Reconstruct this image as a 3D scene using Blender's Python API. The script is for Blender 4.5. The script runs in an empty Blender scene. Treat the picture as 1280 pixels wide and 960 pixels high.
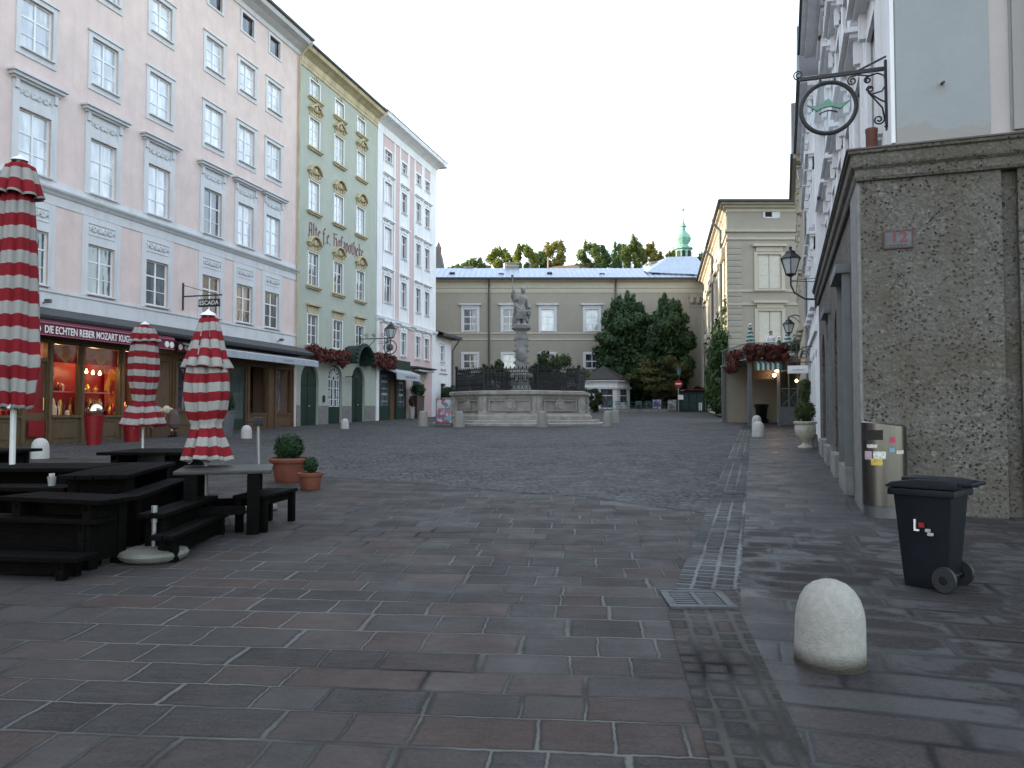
import bpy, bmesh, math, random
import numpy as np
from mathutils import Vector, Matrix
random.seed(7); RNG = np.random.default_rng(7)
PI = math.pi; R = math.radians
SC = bpy.context.scene
COL = SC.collection
SLOPE = 22/970.0
def gz(y): return SLOPE*min(y, 110.0)

# ------------------------------------------------------------------ materials
def newmat(name):
    m = bpy.data.materials.new(name); m.use_nodes = True
    nt = m.node_tree; nt.nodes.clear()
    out = nt.nodes.new('ShaderNodeOutputMaterial'); b = nt.nodes.new('ShaderNodeBsdfPrincipled')
    nt.links.new(b.outputs[0], out.inputs[0])
    return m, nt, b
class NT:
    """tiny node builder"""
    def __init__(s, nt): s.nt = nt
    def n(s, typ, **kw):
        n = s.nt.nodes.new(typ)
        for k, v in kw.items(): setattr(n, k, v)
        return n
    def link(s, a, b): s.nt.links.new(a, b)
    def put(s, sock, v):
        if isinstance(v, (int, float)): sock.default_value = v
        elif isinstance(v, tuple): sock.default_value = v if len(v) != 3 or sock.type == 'VECTOR' else (*v, 1)
        else: s.link(v, sock)
    def m(s, op, a, b=None, c=None, clamp=False):
        n = s.n('ShaderNodeMath', operation=op, use_clamp=clamp); s.put(n.inputs[0], a)
        if b is not None: s.put(n.inputs[1], b)
        if c is not None: s.put(n.inputs[2], c)
        return n.outputs[0]
    def mix(s, f, a, b, mode='MIX'):
        n = s.n('ShaderNodeMix', data_type='RGBA', blend_type=mode, clamp_factor=True)
        s.put(n.inputs[0], f)
        s.put(n.inputs[6], a); s.put(n.inputs[7], b); return n.outputs[2]
    def coord(s, which='Object'): return s.n('ShaderNodeTexCoord').outputs[which]
    def noise(s, vec, scale, detail=3, rough=.55, dist=0, out='Fac'):
        n = s.n('ShaderNodeTexNoise'); s.put(n.inputs['Vector'], vec); n.inputs['Scale'].default_value = scale
        n.inputs['Detail'].default_value = detail; n.inputs['Roughness'].default_value = rough; n.inputs['Distortion'].default_value = dist
        return n.outputs[out]
    def ramp(s, f, lo, hi, a=0., b=1.):
        n = s.n('ShaderNodeMapRange', clamp=True); s.put(n.inputs[0], f)
        for i, v in enumerate((lo, hi, a, b)): n.inputs[1+i].default_value = v
        return n.outputs[0]
    def white(s, *xyz):
        c = s.n('ShaderNodeCombineXYZ')
        for i, v in enumerate(xyz): s.put(c.inputs[i], v)
        w = s.n('ShaderNodeTexWhiteNoise', noise_dimensions='3D'); s.link(c.outputs[0], w.inputs['Vector'])
        return w
    def bump(s, bsdf, h, strength, dist):
        n = s.n('ShaderNodeBump'); n.inputs['Strength'].default_value = strength; n.inputs['Distance'].default_value = dist
        s.link(h, n.inputs['Height']); s.link(n.outputs[0], bsdf.inputs['Normal'])

def spec(b, v): b.inputs['Specular IOR Level'].default_value = v
def mat(name, col, rough=.6, var=.12, scale=6., bump=0., bscale=60., metal=0., sp=.5, dirt=None, dscale=.8, stretch=None):
    m, nt, b = newmat(name); t = NT(nt)
    co = t.coord()
    if stretch:
        mp = t.n('ShaderNodeMapping'); mp.inputs['Scale'].default_value = stretch; t.link(co, mp.inputs['Vector']); co2 = mp.outputs[0]
    else: co2 = co
    f = t.noise(co2, scale, 4)
    lo = tuple(max(0, c*(1-var)) for c in col); hi = tuple(min(1, c*(1+var)) for c in col)
    c = t.mix(t.ramp(f, .3, .7), lo, hi)
    if dirt:
        d = t.noise(co2, dscale, 6, .65)
        c = t.mix(t.ramp(d, .52, .75, 0, .7), c, dirt)
    t.link(c, b.inputs['Base Color'])
    b.inputs['Roughness'].default_value = rough; b.inputs['Metallic'].default_value = metal; spec(b, sp)
    if bump: t.bump(b, t.noise(co, bscale, 4, .6), bump, .02)
    return m
def emit(name, col, strength):
    m, nt, b = newmat(name)
    b.inputs['Base Color'].default_value = (*col, 1)
    b.inputs['Emission Color'].default_value = (*col, 1); b.inputs['Emission Strength'].default_value = strength
    return m
def stripes(name, a, c, per, axis='Z', rough=.8):
    """woven stripes of cloth, running round the parasol"""
    m, nt, b = newmat(name); t = NT(nt); co = t.coord()
    sp = t.n('ShaderNodeSeparateXYZ'); t.link(co, sp.inputs[0])
    u = t.n('ShaderNodeUVMap'); s2 = t.n('ShaderNodeSeparateXYZ'); t.link(u.outputs[0], s2.inputs[0])
    v = t.m('FRACT', t.m('DIVIDE', s2.outputs[1], per))
    f = t.m('GREATER_THAN', v, .5)
    nz = t.noise(co, 9, 4)
    colr = t.mix(f, t.mix(nz, tuple(x*.75 for x in a), a), t.mix(nz, tuple(x*.8 for x in c), c))
    t.link(colr, b.inputs['Base Color']); b.inputs['Roughness'].default_value = rough; spec(b, .2)
    t.bump(b, t.noise(co, 14, 3), .25, .02)
    return m
def leafmat(name, a, b_, c=None, scale=.6, trans=.25):
    m, nt, b = newmat(name); t = NT(nt); co = t.coord()
    f = t.ramp(t.noise(co, scale, 3), .35, .65)
    g = t.ramp(t.noise(co, scale*9, 2), .3, .7)
    colr = t.mix(t.m('MULTIPLY_ADD', g, .5, t.m('MULTIPLY', f, .5)), a, b_)
    if c: colr = t.mix(t.ramp(t.noise(co, scale*2.1, 3), .52, .66), colr, c)
    t.link(colr, b.inputs['Base Color']); b.inputs['Roughness'].default_value = .6; spec(b, .25)
    if trans:
        tr = t.n('ShaderNodeBsdfTranslucent'); t.link(colr, tr.inputs[0])
        mx = t.n('ShaderNodeMixShader'); mx.inputs[0].default_value = trans
        out = [n for n in nt.nodes if n.type == 'OUTPUT_MATERIAL'][0]
        t.link(b.outputs[0], mx.inputs[1]); t.link(tr.outputs[0], mx.inputs[2]); t.link(mx.outputs[0], out.inputs[0])
    return m
def slabs(name, rot, rowh, wmin, wmax, dark, light, tint, jl, jd, jw=.012, rough=(.35, .6), warp=.014, rowvar=.10, bump=.5,
          wet=0., vein=True, tint_amt=.35, stain=None, off=(0, 0), spc=.10):
    """courses of stones of varying width with worn joints, built from maths on the real ground position"""
    m, nt, b = newmat(name); t = NT(nt); co = t.coord()
    mp = t.n('ShaderNodeMapping'); mp.inputs['Rotation'].default_value = (0, 0, rot); mp.inputs['Location'].default_value = (*off, 0)
    t.link(co, mp.inputs['Vector'])
    base = mp.outputs[0]
    wv = t.noise(base, 3.2, 3, .6, 0, 'Color')
    vs = t.n('ShaderNodeVectorMath', operation='SUBTRACT'); t.link(wv, vs.inputs[0]); vs.inputs[1].default_value = (.5, .5, .5)
    vm = t.n('ShaderNodeVectorMath', operation='SCALE'); t.link(vs.outputs[0], vm.inputs[0]); vm.inputs['Scale'].default_value = warp*4
    wv2 = t.noise(base, 22, 2, .5, 0, 'Color')
    vs2 = t.n('ShaderNodeVectorMath', operation='SUBTRACT'); t.link(wv2, vs2.inputs[0]); vs2.inputs[1].default_value = (.5, .5, .5)
    vm2 = t.n('ShaderNodeVectorMath', operation='SCALE'); t.link(vs2.outputs[0], vm2.inputs[0]); vm2.inputs['Scale'].default_value = warp*1.1
    va = t.n('ShaderNodeVectorMath', operation='ADD'); t.link(base, va.inputs[0]); t.link(vm.outputs[0], va.inputs[1])
    vb = t.n('ShaderNodeVectorMath', operation='ADD'); t.link(va.outputs[0], vb.inputs[0]); t.link(vm2.outputs[0], vb.inputs[1])
    s = t.n('ShaderNodeSeparateXYZ'); t.link(vb.outputs[0], s.inputs[0])
    U, V = s.outputs[0], s.outputs[1]
    # rows of uneven height
    V2 = t.m('ADD', V, t.m('MULTIPLY', t.m('SINE', t.m('MULTIPLY', V, 2.3/rowh*.45)), rowh*rowvar*1.6))
    vr = t.m('DIVIDE', V2, rowh); row = t.m('FLOOR', vr); fv = t.m('SUBTRACT', vr, row)
    wr = t.white(row, 3.3, 1.7); rv = t.n('ShaderNodeSeparateColor'); t.link(wr.outputs['Color'], rv.inputs[0])
    w = t.m('MULTIPLY_ADD', rv.outputs[0], wmax-wmin, wmin)
    uu = t.m('ADD', t.m('DIVIDE', U, w), t.m('MULTIPLY', rv.outputs[1], 17.3))
    # uneven widths along the row
    uu = t.m('ADD', uu, t.m('MULTIPLY', t.m('SINE', t.m('ADD', t.m('MULTIPLY', uu, 2.1), t.m('MULTIPLY', rv.outputs[2], 6.3))), .2))
    cl = t.m('FLOOR', uu); fu = t.m('SUBTRACT', uu, cl)
    du = t.m('MULTIPLY', t.m('MINIMUM', fu, t.m('SUBTRACT', 1., fu)), w)
    dv = t.m('MULTIPLY', t.m('MINIMUM', fv, t.m('SUBTRACT', 1., fv)), rowh)
    d = t.n('ShaderNodeMath', operation='SMOOTH_MIN'); t.link(du, d.inputs[0]); t.link(dv, d.inputs[1]); d.inputs[2].default_value = jw*1.5; d = d.outputs[0]
    idn = t.white(row, cl, 5.1); ic = t.n('ShaderNodeSeparateColor'); t.link(idn.outputs['Color'], ic.inputs[0])
    jn = t.noise(base, 1.1, 3)
    wj = t.m('MULTIPLY', t.ramp(jn, .3, .75, .5, 1.6), jw)
    jt = t.m('SUBTRACT', 1., t.m('SMOOTHSTEP', d, wj, t.m('MULTIPLY', wj, 1.8)) if False else t.m('DIVIDE', t.m('SUBTRACT', d, t.m('MULTIPLY', wj, .6)), t.m('MULTIPLY', wj, .8), clamp=True), clamp=True)
    c = t.mix(ic.outputs[0], dark, light)
    c = t.mix(t.m('MULTIPLY', t.ramp(ic.outputs[1], .55, 1.), tint_amt), c, tint)
    if vein:
        mp2 = t.n('ShaderNodeMapping'); mp2.inputs['Scale'].default_value = (3, 16, 1); t.link(base, mp2.inputs['Vector'])
        rn = t.n('ShaderNodeVectorMath', operation='ADD'); t.link(mp2.outputs[0], rn.inputs[0]); t.link(idn.outputs['Color'], rn.inputs[1])
        vn = t.noise(rn.outputs[0], 1.4, 5, .65, 1.2)
        c = t.mix(t.ramp(vn, .35, .7, .0, .5), c, tuple(x*1.5 for x in light))
    mot = t.noise(base, 1.7, 5, .65)
    c = t.mix(t.ramp(mot, .35, .7, 0, .45), c, tuple(x*.6 for x in dark))
    if stain:
        sa = t.n('ShaderNodeVectorMath', operation='MULTIPLY_ADD'); t.link(idn.outputs['Color'], sa.inputs[0]); sa.inputs[1].default_value = (7, 7, 7); t.link(base, sa.inputs[2])
        sn = t.noise(sa.outputs[0], 1.7, 4, .6)
        ss = t.n('ShaderNodeSeparateXYZ'); t.link(co, ss.inputs[0])
        reg = t.m('MULTIPLY', t.ramp(t.m('ADD', ss.outputs[0], t.m('MULTIPLY', t.noise(base, .7, 3), 1.0)), 2.4, 2.8), t.ramp(ss.outputs[1], 11., 8.5))
        sf = t.m('MULTIPLY', t.m('MULTIPLY', t.ramp(d, .0, .07), t.ramp(sn, .43, .50)), reg)
        c = t.mix(t.m('MULTIPLY', reg, .45), c, tuple(x*1.1 for x in light))
        c = t.mix(t.m('MULTIPLY', sf, .95), c, stain)
    jc = t.mix(t.ramp(t.noise(base, .5, 4, .6), .36, .54), jd, jl)
    grit = t.noise(base, 55, 4, .7)
    c = t.mix(t.ramp(grit, .35, .7, 0, .4), c, tuple(x*1.7 for x in light))
    c = t.mix(t.ramp(d, jw*3.2, jw*.9, 0, .6), c, tuple(x*.45 for x in dark))  # edge shadow along each joint, darkened into the stone colour
    c = t.mix(jt, c, jc)
    t.link(c, b.inputs['Base Color'])
    rr = t.ramp(t.noise(base, 2.5, 4, .6), .35, .65, rough[0], rough[1])
    rr = t.m('ADD', rr, t.m('MULTIPLY', t.m('SUBTRACT', ic.outputs[2], .5), .16), clamp=True)
    if wet:
        wm = t.ramp(t.noise(base, .6, 4, .6), .48, .6, 0, wet)
        rr = t.m('SUBTRACT', rr, t.m('MULTIPLY', wm, .25), clamp=True)
    if stain: rr = t.m('ADD', rr, t.m('MULTIPLY', sf, .35), clamp=True)
    t.link(rr, b.inputs['Roughness']); spec(b, spc)
    hgt = t.m('ADD', t.ramp(d, 0, jw*2.6), t.m('MULTIPLY', t.noise(base, 30, 6, .7), .55))
    hgt = t.m('ADD', hgt, t.m('MULTIPLY', t.noise(base, 6, 4, .65), 1.1))
    hgt = t.m('ADD', hgt, t.m('MULTIPLY', ic.outputs[0], .12))
    t.bump(b, hgt, bump, .007)
    return m
def conglomerate(name):
    m, nt, b = newmat(name); t = NT(nt); co = t.coord()
    wv = t.noise(co, 5, 3, .6, 0, 'Color')
    vs = t.n('ShaderNodeVectorMath', operation='MULTIPLY_ADD'); t.link(wv, vs.inputs[0]); vs.inputs[1].default_value = (.09, .09, .09); t.link(co, vs.inputs[2])
    base = vs.outputs[0]
    def vor(scale, feat='F1'):
        n = t.n('ShaderNodeTexVoronoi', feature=feat); t.link(base, n.inputs['Vector']); n.inputs['Scale'].default_value = scale; return n
    v1, v2, v3 = vor(10), vor(18), vor(33)
    def grey(v, lo, hi, warm):
        q = t.n('ShaderNodeSeparateColor'); t.link(v.outputs['Color'], q.inputs[0])
        pc = t.mix(t.m('POWER', q.outputs[0], 1.5), lo, hi)
        return t.mix(t.m('MULTIPLY', t.ramp(q.outputs[1], .7, 1), .6), pc, warm), q
    c3, q3 = grey(v3, (0.0619, 0.0576, 0.0507), (0.1849, 0.1789, 0.1634), (0.1290, 0.0903, 0.0688))
    c2, q2 = grey(v2, (0.0516, 0.0482, 0.0430), (0.2322, 0.2253, 0.2107), (0.1462, 0.0989, 0.0731))
    c1, q1 = grey(v1, (0.0731, 0.0688, 0.0619), (0.2580, 0.2494, 0.2322), (0.1634, 0.1118, 0.0860))
    cement = t.mix(t.ramp(t.noise(co, 55, 4, .75), .3, .7), (0.0731, 0.0679, 0.0585), (0.1505, 0.1419, 0.1256))
    patch = t.noise(co, 1.9, 4, .6)
    c = t.mix(t.ramp(patch, .35, .62, .25, .75), cement, c3)
    in2 = t.m('MULTIPLY', t.ramp(v2.outputs['Distance'], .46, .36), t.m('GREATER_THAN', q2.outputs[2], t.ramp(patch, .38, .60, .72, .12)))
    c = t.mix(t.m('MULTIPLY', in2, .62), c, c2)
    in1 = t.m('MULTIPLY', t.ramp(v1.outputs['Distance'], .42, .36), t.m('GREATER_THAN', q1.outputs[2], t.ramp(t.noise(co, 1.2, 3), .45, .62, .99, .62)))
    c = t.mix(t.m('MULTIPLY', in1, .5), c, c1)
    hol = t.n('ShaderNodeTexVoronoi'); t.link(base, hol.inputs['Vector']); hol.inputs['Scale'].default_value = 20
    hs = t.n('ShaderNodeSeparateColor'); t.link(hol.outputs['Color'], hs.inputs[0])
    hole = t.m('MULTIPLY', t.ramp(hol.outputs['Distance'], .40, .22), t.m('GREATER_THAN', hs.outputs[1], t.ramp(t.noise(co, 2.1, 4),   .40, .62, .95, .38)))
    c = t.mix(t.m('MULTIPLY', hole, .85), c, (0.0155, 0.0138, 0.0120))
    big = t.noise(co, 1.1, 5, .6)
    c = t.mix(t.ramp(big, .44, .60, 0, .62), c, (.085, .072, .052))
    # block joints, very faint
    br = t.n('ShaderNodeSeparateXYZ'); t.link(co, br.inputs[0])
    jj = t.m('ABSOLUTE', t.m('SUBTRACT', t.m('FRACT', t.m('DIVIDE', t.m('ADD', br.outputs[2], .25), .82)), .5))
    jm = t.ramp(jj, .012, .0, 0, .35)
    c = t.mix(jm, c, (.07, .065, .058))
    c = t.mix(t.ramp(t.noise(co, .8, 4, .6), .5, .62, 0, .35), c, (.13, .125, .115))
    t.link(c, b.inputs['Base Color']); b.inputs['Roughness'].default_value = .85; spec(b, .25)
    h = t.m('SUBTRACT', t.m('MULTIPLY', t.noise(co, 36, 5, .7), .8), t.m('MULTIPLY', hole, 1.6))
    h = t.m('SUBTRACT', h, t.m('MULTIPLY', v2.outputs['Distance'], .8))
    t.bump(b, h, .8, .02)
    return m
def plaster(name, col, var=.09, dirt=(.3, .28, .25), damt=.3, rough=.85, bump=.25, low=None):
    m, nt, b = newmat(name); t = NT(nt); co = t.coord()
    c = t.mix(t.ramp(t.noise(co, 1.3, 5, .6), .3, .7), tuple(x*(1-var) for x in col), tuple(min(1, x*(1+var)) for x in col))
    mp = t.n('ShaderNodeMapping'); mp.inputs['Scale'].default_value = (1.2, 1.2, .16); t.link(co, mp.inputs['Vector'])
    c = t.mix(t.ramp(t.noise(mp.outputs[0], 1.9, 6, .7), .47, .74, 0, damt), c, dirt)
    c = t.mix(t.ramp(t.noise(co, 38, 3, .6), .3, .7, 0, .12), c, tuple(x*.7 for x in col))
    if low:   # peeled and stained strip at the foot of the wall, a mark of its own
        s = t.n('ShaderNodeSeparateXYZ'); t.link(co, s.inputs[0])
        z0, h, pc = low
        e = t.m('ADD', s.outputs[2], t.m('MULTIPLY', t.m('SUBTRACT', t.noise(co, 2.6, 5, .65), .5), -h*2.4))
        c = t.mix(t.ramp(e, z0+h, z0+h*.8, 0, .8), c, pc)
    t.link(c, b.inputs['Base Color']); b.inputs['Roughness'].default_value = rough; spec(b, .2)
    t.bump(b, t.m('ADD', t.noise(co, 45, 4, .6), t.m('MULTIPLY', t.noise(co, 4, 3), 1.5)), bump, .015)
    return m
def glassmat(name, a, b_, rough=.04, tilt=.012):
    """old window glass: dark room behind, uneven reflecting surface"""
    m, nt, b = newmat(name); t = NT(nt)
    oi = t.n('ShaderNodeObjectInfo'); co = t.coord()
    mp = t.n('ShaderNodeMapping'); mp.inputs['Scale'].default_value = (3, 3, .8); t.link(co, mp.inputs['Vector'])
    va = t.n('ShaderNodeVectorMath', operation='ADD'); t.link(mp.outputs[0], va.inputs[0]); t.link(oi.outputs['Location'], va.inputs[1])
    f = t.noise(va.outputs[0], 1.2, 3)
    f2 = t.m('ADD', t.m('MULTIPLY', oi.outputs['Random'], .55), t.m('MULTIPLY', t.ramp(f, .45, .6), .6), clamp=True)
    t.link(t.mix(f2, a, b_), b.inputs['Base Color'])
    b.inputs['Roughness'].default_value = rough; spec(b, 1.)
    b.inputs['IOR'].default_value = 1.6
    t.bump(b, t.noise(va.outputs[0], .9, 2), .5, tilt)
    return m
def clearglass(name, tint=(1, 1, 1), refl=1.0):
    m, nt, b = newmat(name); t = NT(nt); nt.nodes.remove(b)
    tr = t.n('ShaderNodeBsdfTransparent'); tr.inputs[0].default_value = (*tint, 1)
    gl = t.n('ShaderNodeBsdfGlossy'); gl.inputs['Roughness'].default_value = .03
    lw = t.n('ShaderNodeLayerWeight'); lw.inputs[0].default_value = .5
    mx = t.n('ShaderNodeMixShader'); t.link(t.m('MULTIPLY', t.m('MULTIPLY_ADD', t.m('POWER', lw.outputs['Facing'], 4.), .6, .04), refl), mx.inputs[0]); t.link(tr.outputs[0], mx.inputs[1]); t.link(gl.outputs[0], mx.inputs[2])
    out = [n for n in nt.nodes if n.type == 'OUTPUT_MATERIAL'][0]; t.link(mx.outputs[0], out.inputs[0])
    return m
def cells(name, cols, scale, rough=.5, jitter=1.):
    """irregular coloured patches (posters, dresses, boards)"""
    m, nt, b = newmat(name); t = NT(nt); co = t.coord()
    v = t.n('ShaderNodeTexVoronoi', distance='MANHATTAN'); t.link(co, v.inputs['Vector']); v.inputs['Scale'].default_value = scale; v.inputs['Randomness'].default_value = jitter
    s = t.n('ShaderNodeSeparateColor'); t.link(v.outputs['Color'], s.inputs[0])
    r = t.n('ShaderNodeValToRGB'); r.color_ramp.interpolation = 'CONSTANT'; t.link(s.outputs[0], r.inputs[0])
    el = r.color_ramp.elements
    while len(el) < len(cols): el.new(.5)
    for i, c in enumerate(cols): el[i].position = i/len(cols); el[i].color = (*c, 1)
    t.link(r.outputs[0], b.inputs['Base Color']); b.inputs['Roughness'].default_value = rough
    return m

# ------------------------------------------------------------------ mesh builder
class MB:
    def __init__(s, xf=None): s.v = []; s.f = []; s.mi = []; s.uv = {}; s.xf = xf; s.cur = 0
    def _a(s, pts):
        i = len(s.v)
        for p in pts: s.v.append(tuple(s.xf(*p)) if s.xf else tuple(p))
        return i
    def face(s, idx): s.f.append(tuple(idx)); s.mi.append(s.cur)
    def poly(s, pts): i = s._a(pts); s.face(range(i, i+len(pts)))
    def box(s, x0, x1, y0, y1, z0, z1):
        i = s._a([(x0,y0,z0),(x1,y0,z0),(x1,y1,z0),(x0,y1,z0),(x0,y0,z1),(x1,y0,z1),(x1,y1,z1),(x0,y1,z1)])
        for q in ((0,3,2,1),(4,5,6,7),(0,1,5,4),(1,2,6,5),(2,3,7,6),(3,0,4,7)): s.face([i+k for k in q])
        return s
    def obox(s, c, ax, ay, az, hx, hy, hz):
        """box about c with axis vectors"""
        c, ax, ay, az = (Vector(k) for k in (c, ax, ay, az))
        P = [c+ax*sx*hx+ay*sy*hy+az*sz*hz for sz in (-1, 1) for (sx, sy) in ((-1,-1),(1,-1),(1,1),(-1,1))]
        i = s._a(P)
        for q in ((0,3,2,1),(4,5,6,7),(0,1,5,4),(1,2,6,5),(2,3,7,6),(3,0,4,7)): s.face([i+k for k in q])
    def bar(s, a, b, w, h=None):
        a, b = Vector(a), Vector(b); d = b-a; L = d.length; d.normalize()
        up = Vector((0,0,1)) if abs(d.z) < .95 else Vector((0,1,0))
        sx = d.cross(up).normalized(); sz = sx.cross(d).normalized()
        s.obox((a+b)/2, d, sx, sz, L/2, w/2, (h or w)/2)
    def prism(s, pts2, y0, y1, plane='xz'):
        """outline in a plane, given a thickness"""
        n = len(pts2)
        f = {'xz': lambda a, b, t: (a, t, b), 'xy': lambda a, b, t: (a, b, t), 'yz': lambda a, b, t: (t, a, b)}[plane]
        i = s._a([f(a, b, y0) for a, b in pts2] + [f(a, b, y1) for a, b in pts2])
        s.face(range(i, i+n)); s.face(reversed(range(i+n, i+2*n)))
        for k in range(n): s.face((i+k, i+n+k, i+n+(k+1)%n, i+(k+1)%n))
    def lathe(s, prof, c=(0,0,0), n=16, sx=1., sy=1., a0=0., cap=True):
        rings = []
        for r, z in prof:
            rings.append(s._a([(c[0]+r*sx*math.cos(a0+2*PI*k/n), c[1]+r*sy*math.sin(a0+2*PI*k/n), c[2]+z) for k in range(n)]))
        for j in range(len(prof)-1):
            for k in range(n): s.face((rings[j]+k, rings[j]+(k+1)%n, rings[j+1]+(k+1)%n, rings[j+1]+k))
        if cap:
            s.face(reversed(range(rings[0], rings[0]+n))); s.face(range(rings[-1], rings[-1]+n))
    def tube(s, path, r, n=6, taper=None, cap=True):
        P = [Vector(p) for p in path]; rings = []
        prev = None
        for j, p in enumerate(P):
            d = (P[min(j+1, len(P)-1)]-P[max(j-1, 0)])
            if d.length < 1e-9: d = Vector((0,0,1))
            d.normalize()
            if prev is None:
                up = Vector((0,0,1)) if abs(d.z) < .9 else Vector((1,0,0)); sx = d.cross(up).normalized()
            else:
                sx = prev-d*prev.dot(d); sx.normalize()
            prev = sx; sy = d.cross(sx)
            rr = r if not taper else taper[j]
            rings.append(s._a([p+sx*math.cos(2*PI*k/n)*rr+sy*math.sin(2*PI*k/n)*rr for k in range(n)]))
        for j in range(len(P)-1):
            for k in range(n): s.face((rings[j]+k, rings[j]+(k+1)%n, rings[j+1]+(k+1)%n, rings[j+1]+k))
        if cap: s.face(reversed(range(rings[0], rings[0]+n))); s.face(range(rings[-1], rings[-1]+n))
    def ball(s, c, r, n=10, m=7, sx=1, sy=1, sz=1):
        prof = [(max(1e-3, r*math.sin(PI*j/m)), -r*math.cos(PI*j/m)*sz) for j in range(m+1)]
        s.lathe(prof, c, n, sx, sy)
    def mesh(s, name):
        me = bpy.data.meshes.new(name); me.from_pydata(s.v, [], s.f); me.update(); return me
    def build(s, name, m, parent=None, smooth=False, bevel=0., loc=(0,0,0), rot=0., angle=35, recalc=True):
        me = s.mesh(name)
        mats = m if isinstance(m, (list, tuple)) else [m]
        for q in mats: me.materials.append(q)
        if len(mats) > 1: me.polygons.foreach_set('material_index', s.mi)
        if bevel or recalc:
            bm = bmesh.new(); bm.from_mesh(me)
            if bevel: bmesh.ops.remove_doubles(bm, verts=bm.verts, dist=1e-5)
            bmesh.ops.recalc_face_normals(bm, faces=bm.faces)
            if bevel:
                bmesh.ops.bevel(bm, geom=[e for e in bm.edges if e.is_manifold and e.calc_face_angle(0) > .5], offset=bevel, segments=2, profile=.6, affect='EDGES', clamp_overlap=True)
            bm.to_mesh(me); bm.free()
        if smooth or bevel:
            me.polygons.foreach_set('use_smooth', [True]*len(me.polygons)); me.set_sharp_from_angle(angle=R(angle))
        return link(name, me, parent, loc, rot)
def link(name, me, parent=None, loc=(0,0,0), rot=0.):
    o = bpy.data.objects.new(name, me); COL.objects.link(o); o.location = loc; o.rotation_euler = (0, 0, rot)
    if parent: o.parent = parent
    return o
def tag(o, label, cat, group=None, kind=None):
    o['label'] = label; o['category'] = cat
    if group: o['group'] = group
    if kind: o['kind'] = kind
    return o
def thing(name, label, cat, loc=(0,0,0), rot=0., group=None):
    o = bpy.data.objects.new(name, None); COL.objects.link(o); o.location = loc; o.rotation_euler = (0, 0, rot); o.empty_display_size = .2
    return tag(o, label, cat, group)
def structure(o): o['kind'] = 'structure'; return o
def copy_tree(o, parent=None):
    c = o.copy(); COL.objects.link(c); c.parent = parent
    for ch in list(o.children): copy_tree(ch, c)
    return c
def again(root, loc, rot, label, group=None):
    c = copy_tree(root); c.location = loc; c.rotation_euler = (0, 0, rot); c['label'] = label
    if group: c['group'] = group
    return c
def fuse(mb, name, m, parent=None, voxel=.02, loc=(0,0,0), rot=0.):
    """melt overlapping volumes into one continuous skin"""
    me = mb.mesh(name)
    bm = bmesh.new(); bm.from_mesh(me); bmesh.ops.recalc_face_normals(bm, faces=bm.faces); bm.to_mesh(me); bm.free()
    o = bpy.data.objects.new('t', me); COL.objects.link(o)
    md = o.modifiers.new('r', 'REMESH'); md.mode = 'VOXEL'; md.voxel_size = voxel
    sm = o.modifiers.new('s', 'SMOOTH'); sm.iterations = 2; sm.factor = .5
    dg = bpy.context.evaluated_depsgraph_get()
    me2 = bpy.data.meshes.new_from_object(o.evaluated_get(dg)); bpy.data.objects.remove(o); me2.name = name
    me2.materials.clear(); me2.materials.append(m)
    me2.polygons.foreach_set('use_smooth', [True]*len(me2.polygons))
    return link(name, me2, parent, loc, rot)
def limb(mb, pts, radii, n=8):
    mb.tube(pts, radii[0], n, taper=radii)
    for p, r in zip(pts, radii): mb.ball(p, r, 8, 6)
_fontcache = {}
def textmesh(s, size, extrude=.004, bold=.0, sx=1.):
    cu = bpy.data.curves.new('t', 'FONT'); cu.body = s; cu.size = size; cu.extrude = extrude; cu.offset = bold; cu.align_x = 'CENTER'; cu.align_y = 'CENTER'; cu.resolution_u = 3
    o = bpy.data.objects.new('t', cu); COL.objects.link(o)
    dg = bpy.context.evaluated_depsgraph_get(); me = bpy.data.meshes.new_from_object(o.evaluated_get(dg)); bpy.data.objects.remove(o)
    me.transform(Matrix.Diagonal((sx, 1, 1, 1)))
    me.transform(Matrix.Rotation(R(90), 4, 'X'))     # upright, reading from -y
    return me
def text(name, s, size, m, parent, loc, rot=0., **kw):
    me = textmesh(s, size, **kw); me.materials.clear(); me.materials.append(m); me.name = name
    return link(name, me, parent, loc, rot)
def marks(name, m, parent, loc, w, h, n, seed, rot=0.):
    """lettering too small to read in the photograph: uneven strokes"""
    rr = random.Random(seed); mb = MB(); x = -w/2
    while x < w/2:
        b = rr.uniform(.12, .3)*h; t_ = rr.uniform(.6, 1)*h/2; mb.box(x, x+b, -.004, .0, -t_*rr.uniform(.5, 1), t_); x += b+h*rr.uniform(.12, .4)
    o = mb.build(name, m, parent, loc=loc, rot=rot); return o
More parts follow.
